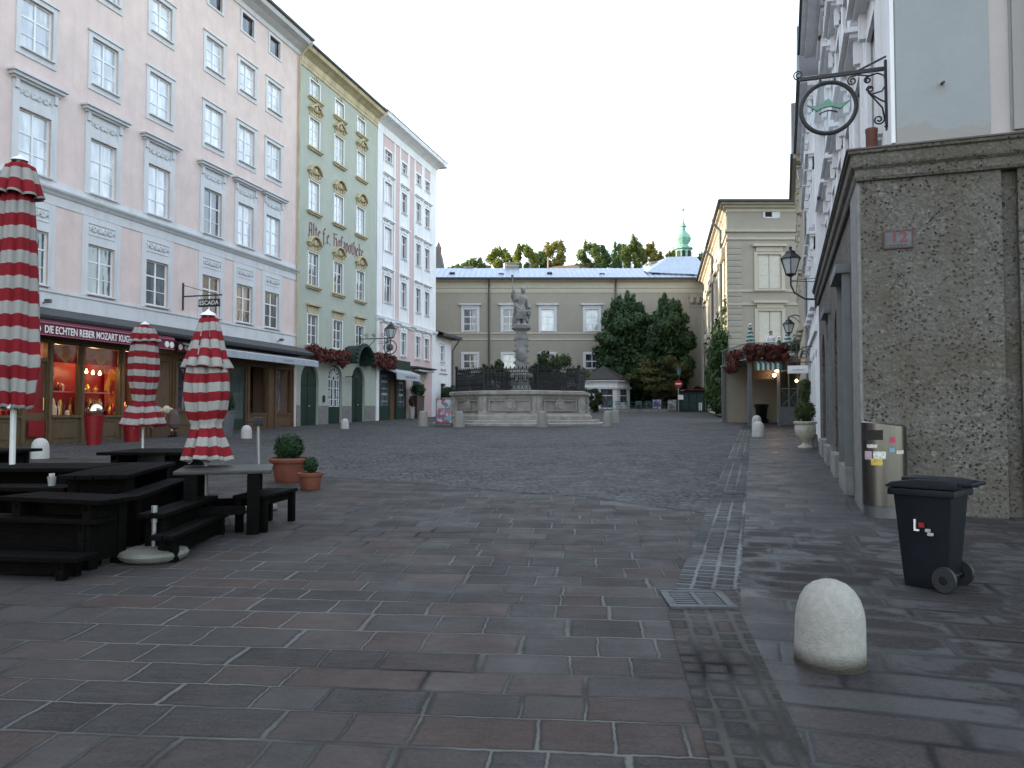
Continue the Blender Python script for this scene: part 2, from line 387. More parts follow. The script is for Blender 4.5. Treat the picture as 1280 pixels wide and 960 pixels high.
def quads(name, C, N, size, m, parent=None, loc=(0,0,0), asp=1.5, jitter=.5, rot=0., droop=0.):
    """many leaf-sized faces about the points C, roughly facing N"""
    n = len(C); N = N + RNG.normal(0, jitter, (n, 3)); N /= np.linalg.norm(N, axis=1)[:, None]+1e-9
    A = RNG.normal(0, 1, (n, 3)); A[:, 2] += droop
    A -= N*np.sum(A*N, 1)[:, None]; A /= np.linalg.norm(A, axis=1)[:, None]+1e-9
    B = np.cross(N, A); s = (size*(.6+.8*RNG.random(n)))[:, None]
    P = np.stack([C-A*s*asp, C+B*s*.55-A*s*.1, C+A*s*asp, C-B*s*.55-A*s*.1], 1).reshape(-1, 3)
    me = bpy.data.meshes.new(name); me.vertices.add(4*n); me.vertices.foreach_set('co', P.ravel())
    me.loops.add(4*n); me.loops.foreach_set('vertex_index', np.arange(4*n)); me.polygons.add(n)
    me.polygons.foreach_set('loop_start', np.arange(0, 4*n, 4)); me.polygons.foreach_set('loop_total', np.full(n, 4)); me.update(); me.validate()
    me.materials.append(m)
    return link(name, me, parent, loc, rot)
def blobs(cl, n, shell=.55):
    """points in the outer part of several lobes: cl = (x,y,z,rx,ry,rz)"""
    w = np.array([c[3]*c[4]+c[4]*c[5]+c[3]*c[5] for c in cl]); k = RNG.choice(len(cl), n, p=w/w.sum())
    D = RNG.normal(0, 1, (n, 3)); D /= np.linalg.norm(D, axis=1)[:, None]
    r = shell+(1-shell)*RNG.random(n)**.7
    r = r*(1+RNG.normal(0, .07, n))
    q = np.array(cl)[k]
    return q[:, :3]+D*r[:, None]*q[:, 3:], D/q[:, 3:]*q[:, 3:].max()
# ------------------------------------------------------------------ camera, sky, sun
FPX = 970.0; TH = math.atan(37/FPX); CH = 1.6
cam = bpy.data.cameras.new('camera'); cam.sensor_width = 36; cam.lens = 36*FPX/1280; cam.clip_end = 3000; cam.clip_start = .05
co_ = bpy.data.objects.new('camera', cam); COL.objects.link(co_); co_.location = (0, 0, CH); co_.rotation_euler = (PI/2+TH, 0, 0); SC.camera = co_
def ray(px, py):
    u = (px-640)/FPX; v = -(py-480)/FPX
    return Vector((u, math.cos(TH)-v*math.sin(TH), math.sin(TH)+v*math.cos(TH)))
def gp(px, py, h=0.):
    """point of the sloping ground (or of a level h above it) seen at a pixel of the photograph: used once, to survey the place"""
    d = ray(px, py); t = (CH-h)/(SLOPE*d.y-d.z); return Vector((0, 0, CH))+d*t
def at(px, py, Y):
    d = ray(px, py); return Vector((0, 0, CH))+d*(Y/d.y)
SUN_EL, SUN_AZ = R(11), R(-76)          # low morning sun from the left, behind the houses
wd = bpy.data.worlds.new('World'); SC.world = wd; wd.use_nodes = True
nt = wd.node_tree; nt.nodes.clear(); t = NT(nt)
sky = t.n('ShaderNodeTexSky', sky_type='NISHITA'); sky.sun_disc = False; sky.sun_elevation = SUN_EL; sky.sun_rotation = SUN_AZ
sky.altitude = 400; sky.air_density = 1.0; sky.dust_density = 1.2; sky.ozone_density = 1.0
bg = t.n('ShaderNodeBackground'); bg.inputs[1].default_value = .15
wo = t.n('ShaderNodeOutputWorld'); 
# thin high cloud: an even bright veil over the whole clear sky, a little uneven
tc = t.n('ShaderNodeTexCoord'); cn = t.noise(tc.outputs['Generated'], 2.2, 5, .6)
veil = t.mix(t.ramp(cn, .3, .7), (1.95, 1.98, 2.02), (2.3, 2.3, 2.28))
ad = t.n('ShaderNodeMix', data_type='RGBA', blend_type='ADD'); ad.inputs[0].default_value = 1.; t.link(sky.outputs[0], ad.inputs[6]); t.link(veil, ad.inputs[7])
t.link(ad.outputs[2], bg.inputs[0]); t.link(bg.outputs[0], wo.inputs[0])
sl = bpy.data.lights.new('sun', 'SUN'); sl.energy = 3.6; sl.angle = R(.5); sl.color = (1., .86, .66)
so = bpy.data.objects.new('sun', sl); COL.objects.link(so)
sd = Vector((math.sin(SUN_AZ)*math.cos(SUN_EL), math.cos(SUN_AZ)*math.cos(SUN_EL), math.sin(SUN_EL)))
so.rotation_euler = sd.to_track_quat('Z', 'Y').to_euler(); so.location = (-60, 20, 60)
SC.view_settings.view_transform = 'Standard'; SC.view_settings.look = 'None'; SC.view_settings.gamma = 1; SC.view_settings.exposure = 1.72
SC.cycles.max_bounces = 6; SC.cycles.transparent_max_bounces = 12; SC.cycles.use_denoising = True

# ------------------------------------------------------------------ palette
M = {}
M['white'] = plaster('white_plaster', (.62, .62, .62), .04, (.4, .39, .37), .2)
M['trim'] = plaster('white_trim', (.60, .60, .61), .05, (.3, .29, .28), .35, bump=.1)
M['relief'] = None
M['pink'] = plaster('pink_plaster', (.66, .535, .495), .08, (.48, .40, .38), .4, bump=.5)
M['pink2'] = plaster('rose_plaster', (.56, .43, .42), .05, (.42, .33, .31), .2)
M['green'] = plaster('sage_plaster', (.385, .41, .355), .06, (.27, .27, .21), .35)
M['ochre'] = plaster('ochre_stucco', (.50, .43, .28), .12, (.17, .13, .08), .65, bump=.3)
M['greyp'] = plaster('grey_plaster', (.315, .287, .238), .05, (.25, .24, .2), .3)
M['cream'] = plaster('cream_plaster', (.46, .42, .34), .05, (.4, .36, .3), .3)
M['blue'] = plaster('pale_blue_plaster', (.285, .303, .31), .05, (.25, .27, .28), .4, low=(5.2, .34, (.27, .25, .235)))
M['pinkstrip'] = plaster('dusty_pink_plaster', (.40, .365, .355), .05, (.36, .33, .33), .3)
M['coldwhite'] = plaster('cold_white_plaster', (.74, .745, .76), .05, (.35, .35, .36), .35)
M['sash'] = mat('window_paint', (.72, .73, .74), .4, .05)
M['glass'] = glassmat('window_glass', (.014, .016, .02), (.13, .145, .165))
M['glassb'] = glassmat('sky_curtain_glass', (.38, .41, .44), (.72, .74, .76))  # pale base colour stands for sky reflected in the panes and for curtains
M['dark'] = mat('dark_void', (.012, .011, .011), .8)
M['slate'] = mat('slate_roof', (.05, .05, .055), .6, .25, 9, .4, 30)
M['metalroof'] = mat('pale_metal_roof', (.22, .28, .37), .38, .2, 1.2, metal=.35, stretch=(6, .5, 1))
M['iron'] = mat('wrought_iron', (.018, .018, .02), .5, .2, 20, sp=.4)
M['gutter'] = mat('zinc_gutter', (.10, .10, .105), .45, .2, 4, metal=.5)
M['stone'] = conglomerate('conglomerate_stone')
M['stonelight'] = mat('grey_dressed_stone', (.19, .186, .175), .85, .2, 7, .6, 60, dirt=(.1, .095, .085))
M['marble'] = mat('weathered_marble', (.33, .31, .28), .75, .2, 3, .5, 30, dirt=(.15, .14, .125), dscale=1.2)
M['statue'] = mat('grey_statue_stone', (.235, .23, .225), .8, .25, 3, .5, 25, dirt=(.09, .088, .085), dscale=2)
M['bollard'] = mat('pale_bollard_stone', (.27, .26, .238), .75, .13, 26, .5, 90, dirt=(.24, .22, .19), dscale=3.5)
M['bollardw'] = mat('white_bollard_stone', (.45, .44, .42), .75, .12, 26, .4, 90)
M['wood'] = mat('black_stained_wood', (.0035, .0031, .0029), .7, .5, 4, .35, 40, stretch=(2, 14, 14), sp=.04)
M['shopwood'] = mat('oak_shopfront', (.105, .056, .026), .5, .3, 3, .2, 40, stretch=(6, 6, 1))
M['olivewood'] = mat('olive_brown_shopfront', (.095, .060, .028), .5, .3, 3, .2, 40, stretch=(6, 6, 1))
M['greendoor'] = mat('bottle_green_paint', (.010, .032, .024), .4, .3, 3, .15, 30, stretch=(5, 5, 1))
M['darkgreen'] = mat('dark_green_cloth', (.012, .03, .026), .7, .3, 5)
M['maroon'] = mat('maroon_cloth', (.115, .008, .028), .75, .15, 5)
M['red'] = mat('lacquer_red', (.20, .007, .011), .35, .15, 4)
M['gold'] = mat('gilt', (.7, .42, .12), .3, .2, 9, metal=1.)
M['steel'] = mat('brushed_steel', (.15, .145, .14), .30, .12, 4, metal=1., stretch=(12, 12, .6))
M['chrome'] = mat('polished_ball', (.75, .68, .55), .06, .05, 4, metal=1.)
M['binplastic'] = mat('anthracite_plastic', (.005, .007, .011), .5, .2, 6, .1, 200, sp=.2)
M['rubber'] = mat('black_rubber', (.008, .008, .009), .6)
M['terra'] = mat('terracotta', (.165, .048, .026), .75, .2, 5, .3, 40, dirt=(.17, .06, .04), dscale=3)
M['concrete'] = mat('mossy_concrete', (.13, .128, .108), .85, .2, 8, .6, 70, dirt=(.14, .14, .10), dscale=4)
M['polewhite'] = mat('white_pole_paint', (.52, .52, .50), .5, .1)
M['polegrey'] = mat('galvanised_pole', (.25, .26, .27), .45, .15, metal=.6)
M['parasol'] = stripes('red_white_canvas', (.20, .009, .016), (.30, .29, .275), 1.0)
M['parasolg'] = stripes('green_white_canvas', (.03, .14, .13), (.5, .52, .5), 1.0)
M['lampglass'] = mat('milky_lamp_glass', (.48, .50, .52), .2, .06, 3)
M['label'] = mat('white_letter_paint', (.72, .70, .68), .5, .03)
M['fraktur'] = mat('oxblood_letter_paint', (.13, .028, .035), .6, .1)
M['awngrey'] = mat('grey_canvas', (.33, .35, .38), .8, .1, 4)
M['copper'] = mat('verdigris_copper', (.16, .33, .27), .55, .3, 2.2, .3, 12, dirt=(.07, .15, .13), dscale=1.5)
M['bulb'] = emit('lit_bulb', (1., .62, .28), 14)
M['brownshut'] = mat('brown_roller_shutter', (.055, .045, .045), .6, .2, 3, stretch=(1, 1, 30))
M['bluegrey'] = mat('blue_grey_steel_paint', (.12, .13, .135), .6, .15, 3)
M['soil'] = mat('potting_soil', (.02, .015, .01), .9)

# ------------------------------------------------------------------ ground
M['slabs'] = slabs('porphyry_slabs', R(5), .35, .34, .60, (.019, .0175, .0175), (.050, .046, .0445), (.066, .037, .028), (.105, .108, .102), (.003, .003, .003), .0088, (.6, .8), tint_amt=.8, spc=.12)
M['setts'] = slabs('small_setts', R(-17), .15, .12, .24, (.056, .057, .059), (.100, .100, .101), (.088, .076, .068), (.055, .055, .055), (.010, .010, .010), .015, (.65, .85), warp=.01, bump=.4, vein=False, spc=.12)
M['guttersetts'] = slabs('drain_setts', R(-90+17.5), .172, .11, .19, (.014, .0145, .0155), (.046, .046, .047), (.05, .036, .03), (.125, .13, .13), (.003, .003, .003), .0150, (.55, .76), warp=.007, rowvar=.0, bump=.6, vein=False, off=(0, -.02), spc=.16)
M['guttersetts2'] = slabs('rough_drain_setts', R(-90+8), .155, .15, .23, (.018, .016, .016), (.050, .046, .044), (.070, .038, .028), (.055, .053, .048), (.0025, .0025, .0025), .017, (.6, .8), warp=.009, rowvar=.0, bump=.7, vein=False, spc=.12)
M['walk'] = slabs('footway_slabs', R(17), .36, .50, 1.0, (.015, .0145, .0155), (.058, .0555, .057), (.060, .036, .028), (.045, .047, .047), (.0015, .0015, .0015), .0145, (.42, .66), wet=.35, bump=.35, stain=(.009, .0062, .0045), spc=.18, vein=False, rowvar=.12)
g = MB()
prof = [(-60, SLOPE*-60), (0, 0), (40, SLOPE*40), (110, SLOPE*110), (700, SLOPE*110), (2500, SLOPE*110)]
for (y0, z0), (y1, z1) in zip(prof, prof[1:]): g.poly([(-1500, y0, z0), (1500, y0, z0), (1500, y1, z1), (-1500, y1, z1)])
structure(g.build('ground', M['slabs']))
def sheet(name, pts, h, m):
    s = MB(); s.poly([(x, y, gz(y)+h) for x, y in pts]); o = s.build(name, m, recalc=False)
    if o.data.polygons[0].normal.z < 0: o.data.flip_normals()
    return structure(o)
P2 = lambda px, py: tuple(gp(px, py))[:2]
edge = [P2(*p) for p in ((200, 575), (300, 586), (410, 597), (520, 604), (640, 615), (745, 622), (800, 631), (880, 641))]
gl = [(1.335, 6.45), (9.0, 31.08), (13.0, 43.9)]; gr = [(1.88, 6.45), (9.52, 31.08), (13.5, 43.9)]
def lerp(a, b, y): k = (y-a[1])/(b[1]-a[1]); return (a[0]+(b[0]-a[0])*k, y)
glc = lerp(gl[0], gl[1], edge[-1][1])
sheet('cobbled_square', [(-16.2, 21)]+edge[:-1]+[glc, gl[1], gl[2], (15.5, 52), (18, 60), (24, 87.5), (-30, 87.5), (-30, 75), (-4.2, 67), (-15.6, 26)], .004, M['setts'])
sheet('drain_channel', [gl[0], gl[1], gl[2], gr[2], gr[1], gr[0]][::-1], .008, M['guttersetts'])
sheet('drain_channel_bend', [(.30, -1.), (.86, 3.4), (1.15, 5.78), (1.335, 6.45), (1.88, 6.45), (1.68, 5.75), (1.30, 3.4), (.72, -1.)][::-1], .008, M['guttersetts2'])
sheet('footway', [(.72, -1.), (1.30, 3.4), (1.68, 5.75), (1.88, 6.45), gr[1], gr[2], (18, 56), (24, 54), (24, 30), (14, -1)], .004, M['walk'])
# grating over the drain
c = MB(); w = lambda a, b, h: (a, b, gz(b)+h)
ang = math.atan2(1.885-1.335, 0)
dg = thing('drain_grate', 'small steel drain grate set in the cobbled channel in front', 'drain grate', (1.445, 6.12, gz(6.12)), R(-2))
fr = MB()
fr.box(-.27, .27, .22, .27, -.03, .022); fr.box(-.27, .27, -.27, -.22, -.03, .022); fr.box(-.27, -.20, -.22, .22, -.03, .020); fr.box(.20, .27, -.22, .22, -.03, .020); fr.box(-.025, .025, -.22, .22, -.02, .019)
fr.build('grate_frame', mat('dull_drain_iron', (.045, .048, .05), .55, .3, 12, metal=.3), dg, bevel=.004); dg.scale = (.93, 1, 1)
bs = MB()
for s in (-1, 1):
    for k in range(7):
        y = -.19+k*.063
        bs.box(min(s*.03, s*.195), max(s*.03, s*.195), y-.008, y+.008, -.02, .016)
bs.build('grate_bars', M['gutter'], dg)
b_ = MB(); b_.box(-.26, .26, -.26, .26, -.01, .0095); b_.build('drain_pit', M['dark'], dg)
# ------------------------------------------------------------------ facade tools
def wall(mb, x0, x1, z0, z1, holes, y=0., depth=.22, arch=None):
    """a wall face cut by openings (xa,xb,za,zb), with their reveals"""
    xs = sorted(set([x0, x1]+[v for h in holes for v in h[:2] if x0 <= v <= x1])); zs = sorted(set([z0, z1]+[v for h in holes for v in h[2:4] if z0 <= v <= z1]))
    for i in range(len(xs)-1):
        run = None
        for j in range(len(zs)-1):
            cx, cz = (xs[i]+xs[i+1])/2, (zs[j]+zs[j+1])/2
            ins = any(h[0] < cx < h[1] and h[2] < cz < h[3] for h in holes)
            if not ins:
                if run is None: run = zs[j]
            if (ins or j == len(zs)-2) and run is not None:
                top = zs[j] if ins else zs[j+1]
                mb.poly([(xs[i], y, run), (xs[i+1], y, run), (xs[i+1], y, top), (xs[i], y, top)]); run = None
    for a, b, c, d in [h[:4] for h in holes]:
        e = y+depth
        mb.poly([(a, y, c), (a, y, d), (a, e, d), (a, e, c)]); mb.poly([(b, y, c), (b, e, c), (b, e, d), (b, y, d)])
        mb.poly([(a, y, c), (a, e, c), (b, e, c), (b, y, c)]); mb.poly([(a, y, d), (b, y, d), (b, e, d), (a, e, d)])
_cache = {}
def cached(key, fn, name, m, **kw):
    if key not in _cache:
        o = fn().build(name, m, **kw); _cache[key] = o.data; bpy.data.objects.remove(o)
    return _cache[key]
def sash(w, h, cols, bars, th=.055):
    mb = MB(); y0, y1 = .085, .135
    mb.box(-w/2, w/2, y0, y1, h-th, h); mb.box(-w/2, w/2, y0, y1, 0, th*1.3)
    mb.box(-w/2, -w/2+th, y0, y1, th*1.3, h-th); mb.box(w/2-th, w/2, y0, y1, th*1.3, h-th)
    for c in range(1, cols):
        x = -w/2+w*c/cols; q = th*(.62 if c*2 == cols or cols == 3 else .3)
        mb.box(x-q, x+q, y0-.006, y1-.004, th*1.3, h-th)
    for fz, q in bars: mb.box(-w/2+th, w/2-th, y0+.006, y1-.008, h*fz-q/2, h*fz+q/2)
    return mb
def pane(w, h):
    mb = MB(); mb.box(-w/2+.01, w/2-.01, .115, .150, .01, h-.01); return mb
def window(root, x, z, w, h, cols=2, bars=((.64, .06), (.32, .025)), sur=None, surm=None, glass='glass', y=0., rot=0., pos=None, sashm='sash', nm='window'):
    """window > pane, surround; sur = list of boxes (x0,x1,y0,y1,z0,z1) proud of the wall"""
    loc = pos or (x, y, z)
    f = link(nm, cached(('f', w, h, cols, bars, sashm), lambda: sash(w, h, cols, bars), 'sash', M[sashm]), root, loc, rot)
    link('pane', cached(('p', w, h, glass), lambda: pane(w, h), 'pane', M[glass], recalc=True), f)
    if sur:
        def mk():
            mb = MB()
            for b in sur: mb.box(*b)
            return mb
        link('surround', cached(('s', w, h, tuple(sur), surm), mk, 'surround', M[surm]), f)
    return f
def frame_sur(w, h, s=.14, top=.18, bot=.12, proud=.05, cap=0., sill=.10):
    L = [(-w/2-s, -w/2, -proud, .03, -bot, h+top), (w/2, w/2+s, -proud, .03, -bot, h+top), (-w/2, w/2, -proud, .03, h, h+top), (-w/2, w/2, -proud, .03, -bot, -.012),
         (-w/2-.03, w/2+.03, -proud-sill, .08, -.045, -.003)]
    if cap: L.append((-w/2-s-cap, w/2+s+cap, -proud-cap-.02, .02, h+top+.002, h+top+.07))
    return tuple(L)
def cornice(mb, x0, x1, prof, y=0.):
    """run a moulding (out, z) along x"""
    pts = [(y-o, z) for o, z in prof]
    mb.prism(pts, x0, x1, 'yz')
def hip_roof(mb, x0, x1, y0, y1, z, h, over=.0):
    r = (y1-y0)/2
    a = [(x0, y0, z), (x1, y0, z), (x1, y1, z), (x0, y1, z), (x0, (y0+y1)/2, z+h), (x1, (y0+y1)/2, z+h)]
    i = mb._a(a)
    for q in ((0, 1, 5, 4), (1, 2, 5), (2, 3, 4, 5), (3, 0, 4), (0, 3, 2, 1)): mb.face([i+k for k in q])

# ------------------------------------------------------------------ the row on the left
LP = (-11.363, 40.878, 0.0); LROT = math.atan2(.9646, .2635)
def lw(k, out, z):      # row coordinates to the world
    return Vector((LP[0]+.2635*k+.9646*out, LP[1]+.9646*k-.2635*out, z))
def lgz(k, out=0.): return gz(lw(k, out, 0).y)

# --- pink house
pk = thing('pink_house', 'long pink house with white window surrounds and shops under a dark canopy', 'house', LP, LROT)
PKX = [-28.6, -25.6, -22.6, -19.4, -16.33, -13.41, -10.53, -7.15, -4.7, -2.4]
rows = [('A', 5.86, 1.78, 1.24), ('B', 9.47, 1.98, 1.24), ('C', 13.42, 1.70, 1.24), ('D', 16.78, 1.40, 1.2), ('E', 19.68, .86, .92)]
holes = [(x-w/2, x+w/2, z, z+h) for (_, z, h, w) in rows for x in PKX]
shop_holes = [(-24.2, -.45, .2, 4.05)]
mb = MB(); wall(mb, -50, 0, 0, 21.1, holes+shop_holes, depth=.3)
mb.box(-50, -49.99, .3, 11, 0, 21.1); mb.box(-.012, -.002, .31, 11, 0, 21.1); mb.box(-50, 0, 11, 11.1, 0, 21.1)
mb.build('wall', M['pink'], pk, recalc=False)
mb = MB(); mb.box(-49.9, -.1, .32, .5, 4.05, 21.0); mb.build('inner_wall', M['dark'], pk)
mb = MB()      # white bands and string courses
cornice(mb, -50, -.02, [(-.02, 5.12), (.05, 5.12), (.05, 5.62), (.09, 5.66), (.09, 5.74), (-.02, 5.76)])
mb.box(-50, -.02, -.028, .02, 8.62, 8.95)
cornice(mb, -50, -.02, [(-.02, 8.95), (.06, 8.95), (.12, 9.03), (.20, 9.10), (.22, 9.16), (.03, 9.22), (.03, 9.43), (-.02, 9.44)])
mb.build('string_course', M['trim'], pk)
mb = MB()
cornice(mb, -50, .0, [(-.02, 20.72), (.06, 20.74), (.10, 20.95), (.30, 21.05), (.42, 21.12), (.72, 21.2), (.78, 21.32), (.80, 21.44), (-.02, 21.46)])
mb.build('cornice', M['trim'], pk)
mb = MB(); hip_roof(mb, -50, 0, -.82, 11.2, 21.47, 4.6); mb.build('roof', M['slate'], pk)
mb = MB(); mb.tube([(-50, -.86, 21.46), (-.05, -.86, 21.46)], .075, 8); mb.build('rain_gutter', M['gutter'], pk, smooth=True)
mb = MB(); mb.tube([(-.16, -.80, 21.3), (-.16, -.2, 20.7), (-.16, -.10, 20.5), (-.16, -.10, 4.9)], .055, 8); mb.build('downpipe', M['ochre'], pk, smooth=True)
def relief(w, h, seed):
    rr = random.Random(seed); mb = MB()
    for s in (-1, 1):
        for k in range(4):
            x = s*(.1+.36*w/2*k*.62); mb.ball((x, -.03, h/2+(.04 if k % 2 else -.04)), .075, 8, 5, 1.3, .35, 1.0)
            mb.tube([(x-.08, -.035, h*.3), (x, -.05, h*.75), (x+.09, -.035, h*.35)], .022, 5)
    mb.ball((0, -.03, h/2), .10, 8, 6, 1, .4, 1)
    return mb
def surA(w=1.24, h=1.78):
    s = .27; z1 = 8.61-5.86
    L = [(-w/2-s, -w/2, -.028, .03, -.10, z1), (w/2, w/2+s, -.028, .03, -.10, z1), (-w/2, w/2, -.028, .03, h, h+.34), (-w/2, w/2, -.028, .03, z1-.24, z1), (-w/2, w/2, -.018, .03, h+.34, z1-.24),
         (-w/2-.04, w/2+.04, -.14, .08, -.05, -.003), (-w/2, w/2, -.05, .0, z1-.245, z1-.21), (-w/2, w/2, -.05, .0, h+.32, h+.355)]
    return tuple(L)
def surB(w=1.24, h=1.98):
    s = .24
    L = [(-w/2-s, -w/2, -.05, .03, -.06, h+.85), (w/2, w/2+s, -.05, .03, -.06, h+.85), (-w/2, w/2, -.05, .03, h, h+.22), (-w/2, w/2, -.03, .03, h+.22, h+.85),
         (-w/2-.04, w/2+.04, -.14, .08, -.05, -.003), (-w/2-.30, w/2+.30, -.14, .02, h+.85, h+.92), (-w/2-.38, w/2+.38, -.24, .02, h+.92, h+1.02), (-w/2-.45, w/2+.45, -.32, .02, h+1.02, h+1.09),
         (-w/2-.2, -w/2-.06, -.12, .0, h+.55, h+.849), (w/2+.06, w/2+.2, -.12, .0, h+.55, h+.849)]
    return tuple(L)
rr = random.Random(3)
for nm, z, h, w in rows:
    for i, x in enumerate(PKX):
        gl_ = 'glassb' if (nm in 'CD' and rr.random() < .92) or (nm == 'B' and rr.random() < .65) else 'glass'
        if nm == 'A':
            f = window(pk, x, z, w, h, bars=((.66, .055), (.33, .028)), sur=surA(), surm='trim', glass=gl_)
            link('relief', cached(('rA',), lambda: relief(1.2, .38, 1), 'relief', M['trim'], smooth=True), f, (0, -.01, 1.78+.36))
        elif nm == 'B':
            f = window(pk, x, z, w, h, bars=((.62, .06), (.31, .028)), sur=surB(), surm='trim', glass=gl_)
            link('relief', cached(('rA',), lambda: relief(1.2, .38, 1), 'relief', M['trim'], smooth=True), f, (0, -.02, 1.98+.33))
        elif nm == 'E':
            window(pk, x, z, w, h, cols=1, bars=(), sur=((-w/2-.14, -w/2, -.04, .03, -.1, h+.14), (w/2, w/2+.14, -.04, .03, -.1, h+.14), (-w/2, w/2, -.04, .03, h, h+.14), (-w/2, w/2, -.04, .03, -.1, -.01)), surm='trim', sashm='dark')
        else:
            window(pk, x, z, w, h, bars=((.64, .06), (.3, .025)), sur=frame_sur(w, h, .17, .16, .24, .04, .04), surm='trim', glass=gl_)
mb = MB(); mb.box(-3.7, -3.5, 1.4, 1.7, 23.2, 24.3); mb.box(-1.2, -.9, .3, .7, 21.6, 22.05); mb.tube([(-4.0, .6, 22.2), (-4.0, .6, 22.9)], .18, 8)
mb.build('chimney', M['gutter'], pk)

# --- shopfronts of the pink house
mb = MB()
cornice(mb, -25, .02, [(-.01, 4.60), (.95, 4.60), (1.0, 4.66), (1.02, 4.74), (.3, 5.05), (-.01, 5.12)])
mb.build('shop_canopy', M['slate'], pk)
candy = [(-19.6, -18.6, 1.55, 3.95), (-18.35, -16.75, 1.55, 3.95), (-15.47, -14.36, 1.55, 3.95), (-14.14, -12.5, 1.55, 3.95), (-12.26, -11.0, 1.55, 3.95)]
cdoor = [(-16.5, -15.72, .62, 3.30), (-16.5, -15.72, 3.42, 3.95)]
fash = [(-9.3, -8.1, 1.75, 3.85), (-7.9, -6.2, 1.75, 3.85), (-4.32, -2.9, 1.62, 3.85), (-2.02, -.72, 1.62, 3.85)]
fdoor = [(-10.6, -9.6, .75, 3.7), (-5.85, -4.6, .85, 3.85)]
mb = MB(); wall(mb, -24.2, -10.95, .2, 4.3, candy+cdoor, y=-.1, depth=.2)
for a, b, c, d in candy:
    mb.box(a-.05, b+.05, -.17, -.08, c-.09, c-.003)
    mb.box(a+.12, b-.12, -.125, -.09, c-.78, c-.74); mb.box(a+.12, b-.12, -.125, -.09, c-.22, c-.18)
for x in (-19.75, -18.47, -16.63, -15.6, -14.25, -12.38, -11.02): mb.box(x-.055, x+.055, -.16, -.09, .3, 4.1)
mb.box(-24.2, -10.95, -.2, -.09, 4.02, 4.3)
mb.build('confectioner_front', M['olivewood'], pk)
mb = MB(); wall(mb, -10.95, -.45, .2, 4.3, fash+fdoor, y=-.1, depth=.2)
for a, b, c, d in fash:
    mb.box(a-.05, b+.05, -.15, -.08, c-.08, c-.003); mb.box(a+.1, b-.1, -.125, -.09, c-.62, c-.58); mb.box(a+.1, b-.1, -.125, -.09, c-.2, c-.16)
for x in (-10.8, -9.45, -8.0, -6.03, -4.45, -2.76, -2.16, -.55): mb.box(x-.06, x+.06, -.16, -.09, .3, 4.05)
mb.box(-10.95, -.45, -.18, -.09, 4.0, 4.3)
mb.build('boutique_front', M['shopwood'], pk)
mb = MB(); mb.box(-24.2, -.45, 2.3, 2.4, .2, 4.05); mb.box(-24.2, -.45, .35, 2.3, 4.056, 4.1); mb.box(-10.97, -10.93, .12, 2.3, .2, 4.05); mb.box(-24.2, -.45, .1, 2.3, .3, .35)
mb.build('shop_interior', M['shopwood'], pk)
mb = MB(); mb.box(-24, -11.0, 1.0, 1.04, .9, 4.0); mb.box(-24, -11.0, .12, .98, 1.44, 1.5); mb.build('display_wall', M['red'], pk)
mb = MB()
for a, b in ((-15.45, -14.38), (-14.12, -12.52)): mb.box(a, b, .3, .8, 2.34, 2.38)
mb.build('display_shelf', mat('pink_shelf_edge', (.55, .25, .22), .4), pk)
M['dullgold'] = mat('dull_gilt', (.42, .17, .07), .6, .2, 9)
M['banner'] = mat('red_window_banner', (.26, .010, .014), .9, .2, 4, sp=.05)
M['clear'] = clearglass('shop_glass', (1, .95, .92), .30)
for a, b, c, d in candy:
    m_ = MB(); m_.box(a, b, -.02, -.012, c, d); m_.build('shop_pane', M['clear'], pk)
    # red band with a round emblem across the top of each pane
    m_ = MB(); m_.box(a+.02, b-.02, .0, .012, d-.62, d-.02); o = m_.build('window_banner', M['banner'], pk)
    m_ = MB(); q = (a+b)/2; m_.lathe([(.19, 0), (.235, 0), (.235, .012), (.19, .012)], n=20); m_.lathe([(.10, 0), (.13, 0), (.13, .012), (.10, .012)], n=14)
    for k in range(4):
        aa = k*PI/2; m_.prism([(.23*math.cos(aa-.3), .23*math.sin(aa-.3)), (.31*math.cos(aa), .31*math.sin(aa)), (.23*math.cos(aa+.3), .23*math.sin(aa+.3))], 0, .012, 'xy')
    e = m_.build('emblem', M['dullgold'], o, loc=(q, -.002, d-.34)); e.rotation_euler = (R(90), 0, 0)
for a, b, c, d in cdoor[:1]:
    m_ = MB(); m_.box(a, b, -.03, .03, c, c+1.0); m_.box(a, a+.09, -.03, .03, c+1., d); m_.box(b-.09, b, -.03, .03, c+1., d); m_.box(a+.09, b-.09, -.03, .03, d-.1, d); o = m_.build('door', M['olivewood'], pk)
    m_ = MB(); m_.box(a+.09, b-.09, -.015, .015, c+1., d-.1); m_.build('door_panel', M['red'], o)
    m_ = MB(); m_.tube([(b-.1, -.03, c+1.1), (b-.1, -.09, c+1.1), (b-.1, -.09, c+1.5), (b-.1, -.03, c+1.5)], .015, 6); m_.build('handle', M['gold'], o)
m_ = MB(); m_.box(-16.5, -15.72, -.02, -.01, 3.42, 3.95); m_.build('shop_pane', M['clear'], pk)
m_ = MB(); m_.box(-16.42, -15.8, -.137, -.102, .85, 1.38); m_.build('notice_panel', M['red'], pk)
dress = cells('fashion_display', [(.025, .04, .10), (.25, .32, .42), (.03, .03, .05), (.45, .48, .52), (.05, .09, .2), (.10, .15, .26)], 2.6, .5)
for i, (a, b, c, d) in enumerate(fash):
    m_ = MB(); m_.box(a, b, -.02, -.012, c, d); m_.build('shop_pane', M['clear'], pk)
for a, b in ((-9.2, -8.2), (-7.8, -6.3), (-1.95, -.8)):
    m_ = MB(); m_.box(a, b, .5, .53, 1.7, 3.8); m_.build('backdrop', mat('pale_backdrop', (.38, .44, .52), .6), pk)
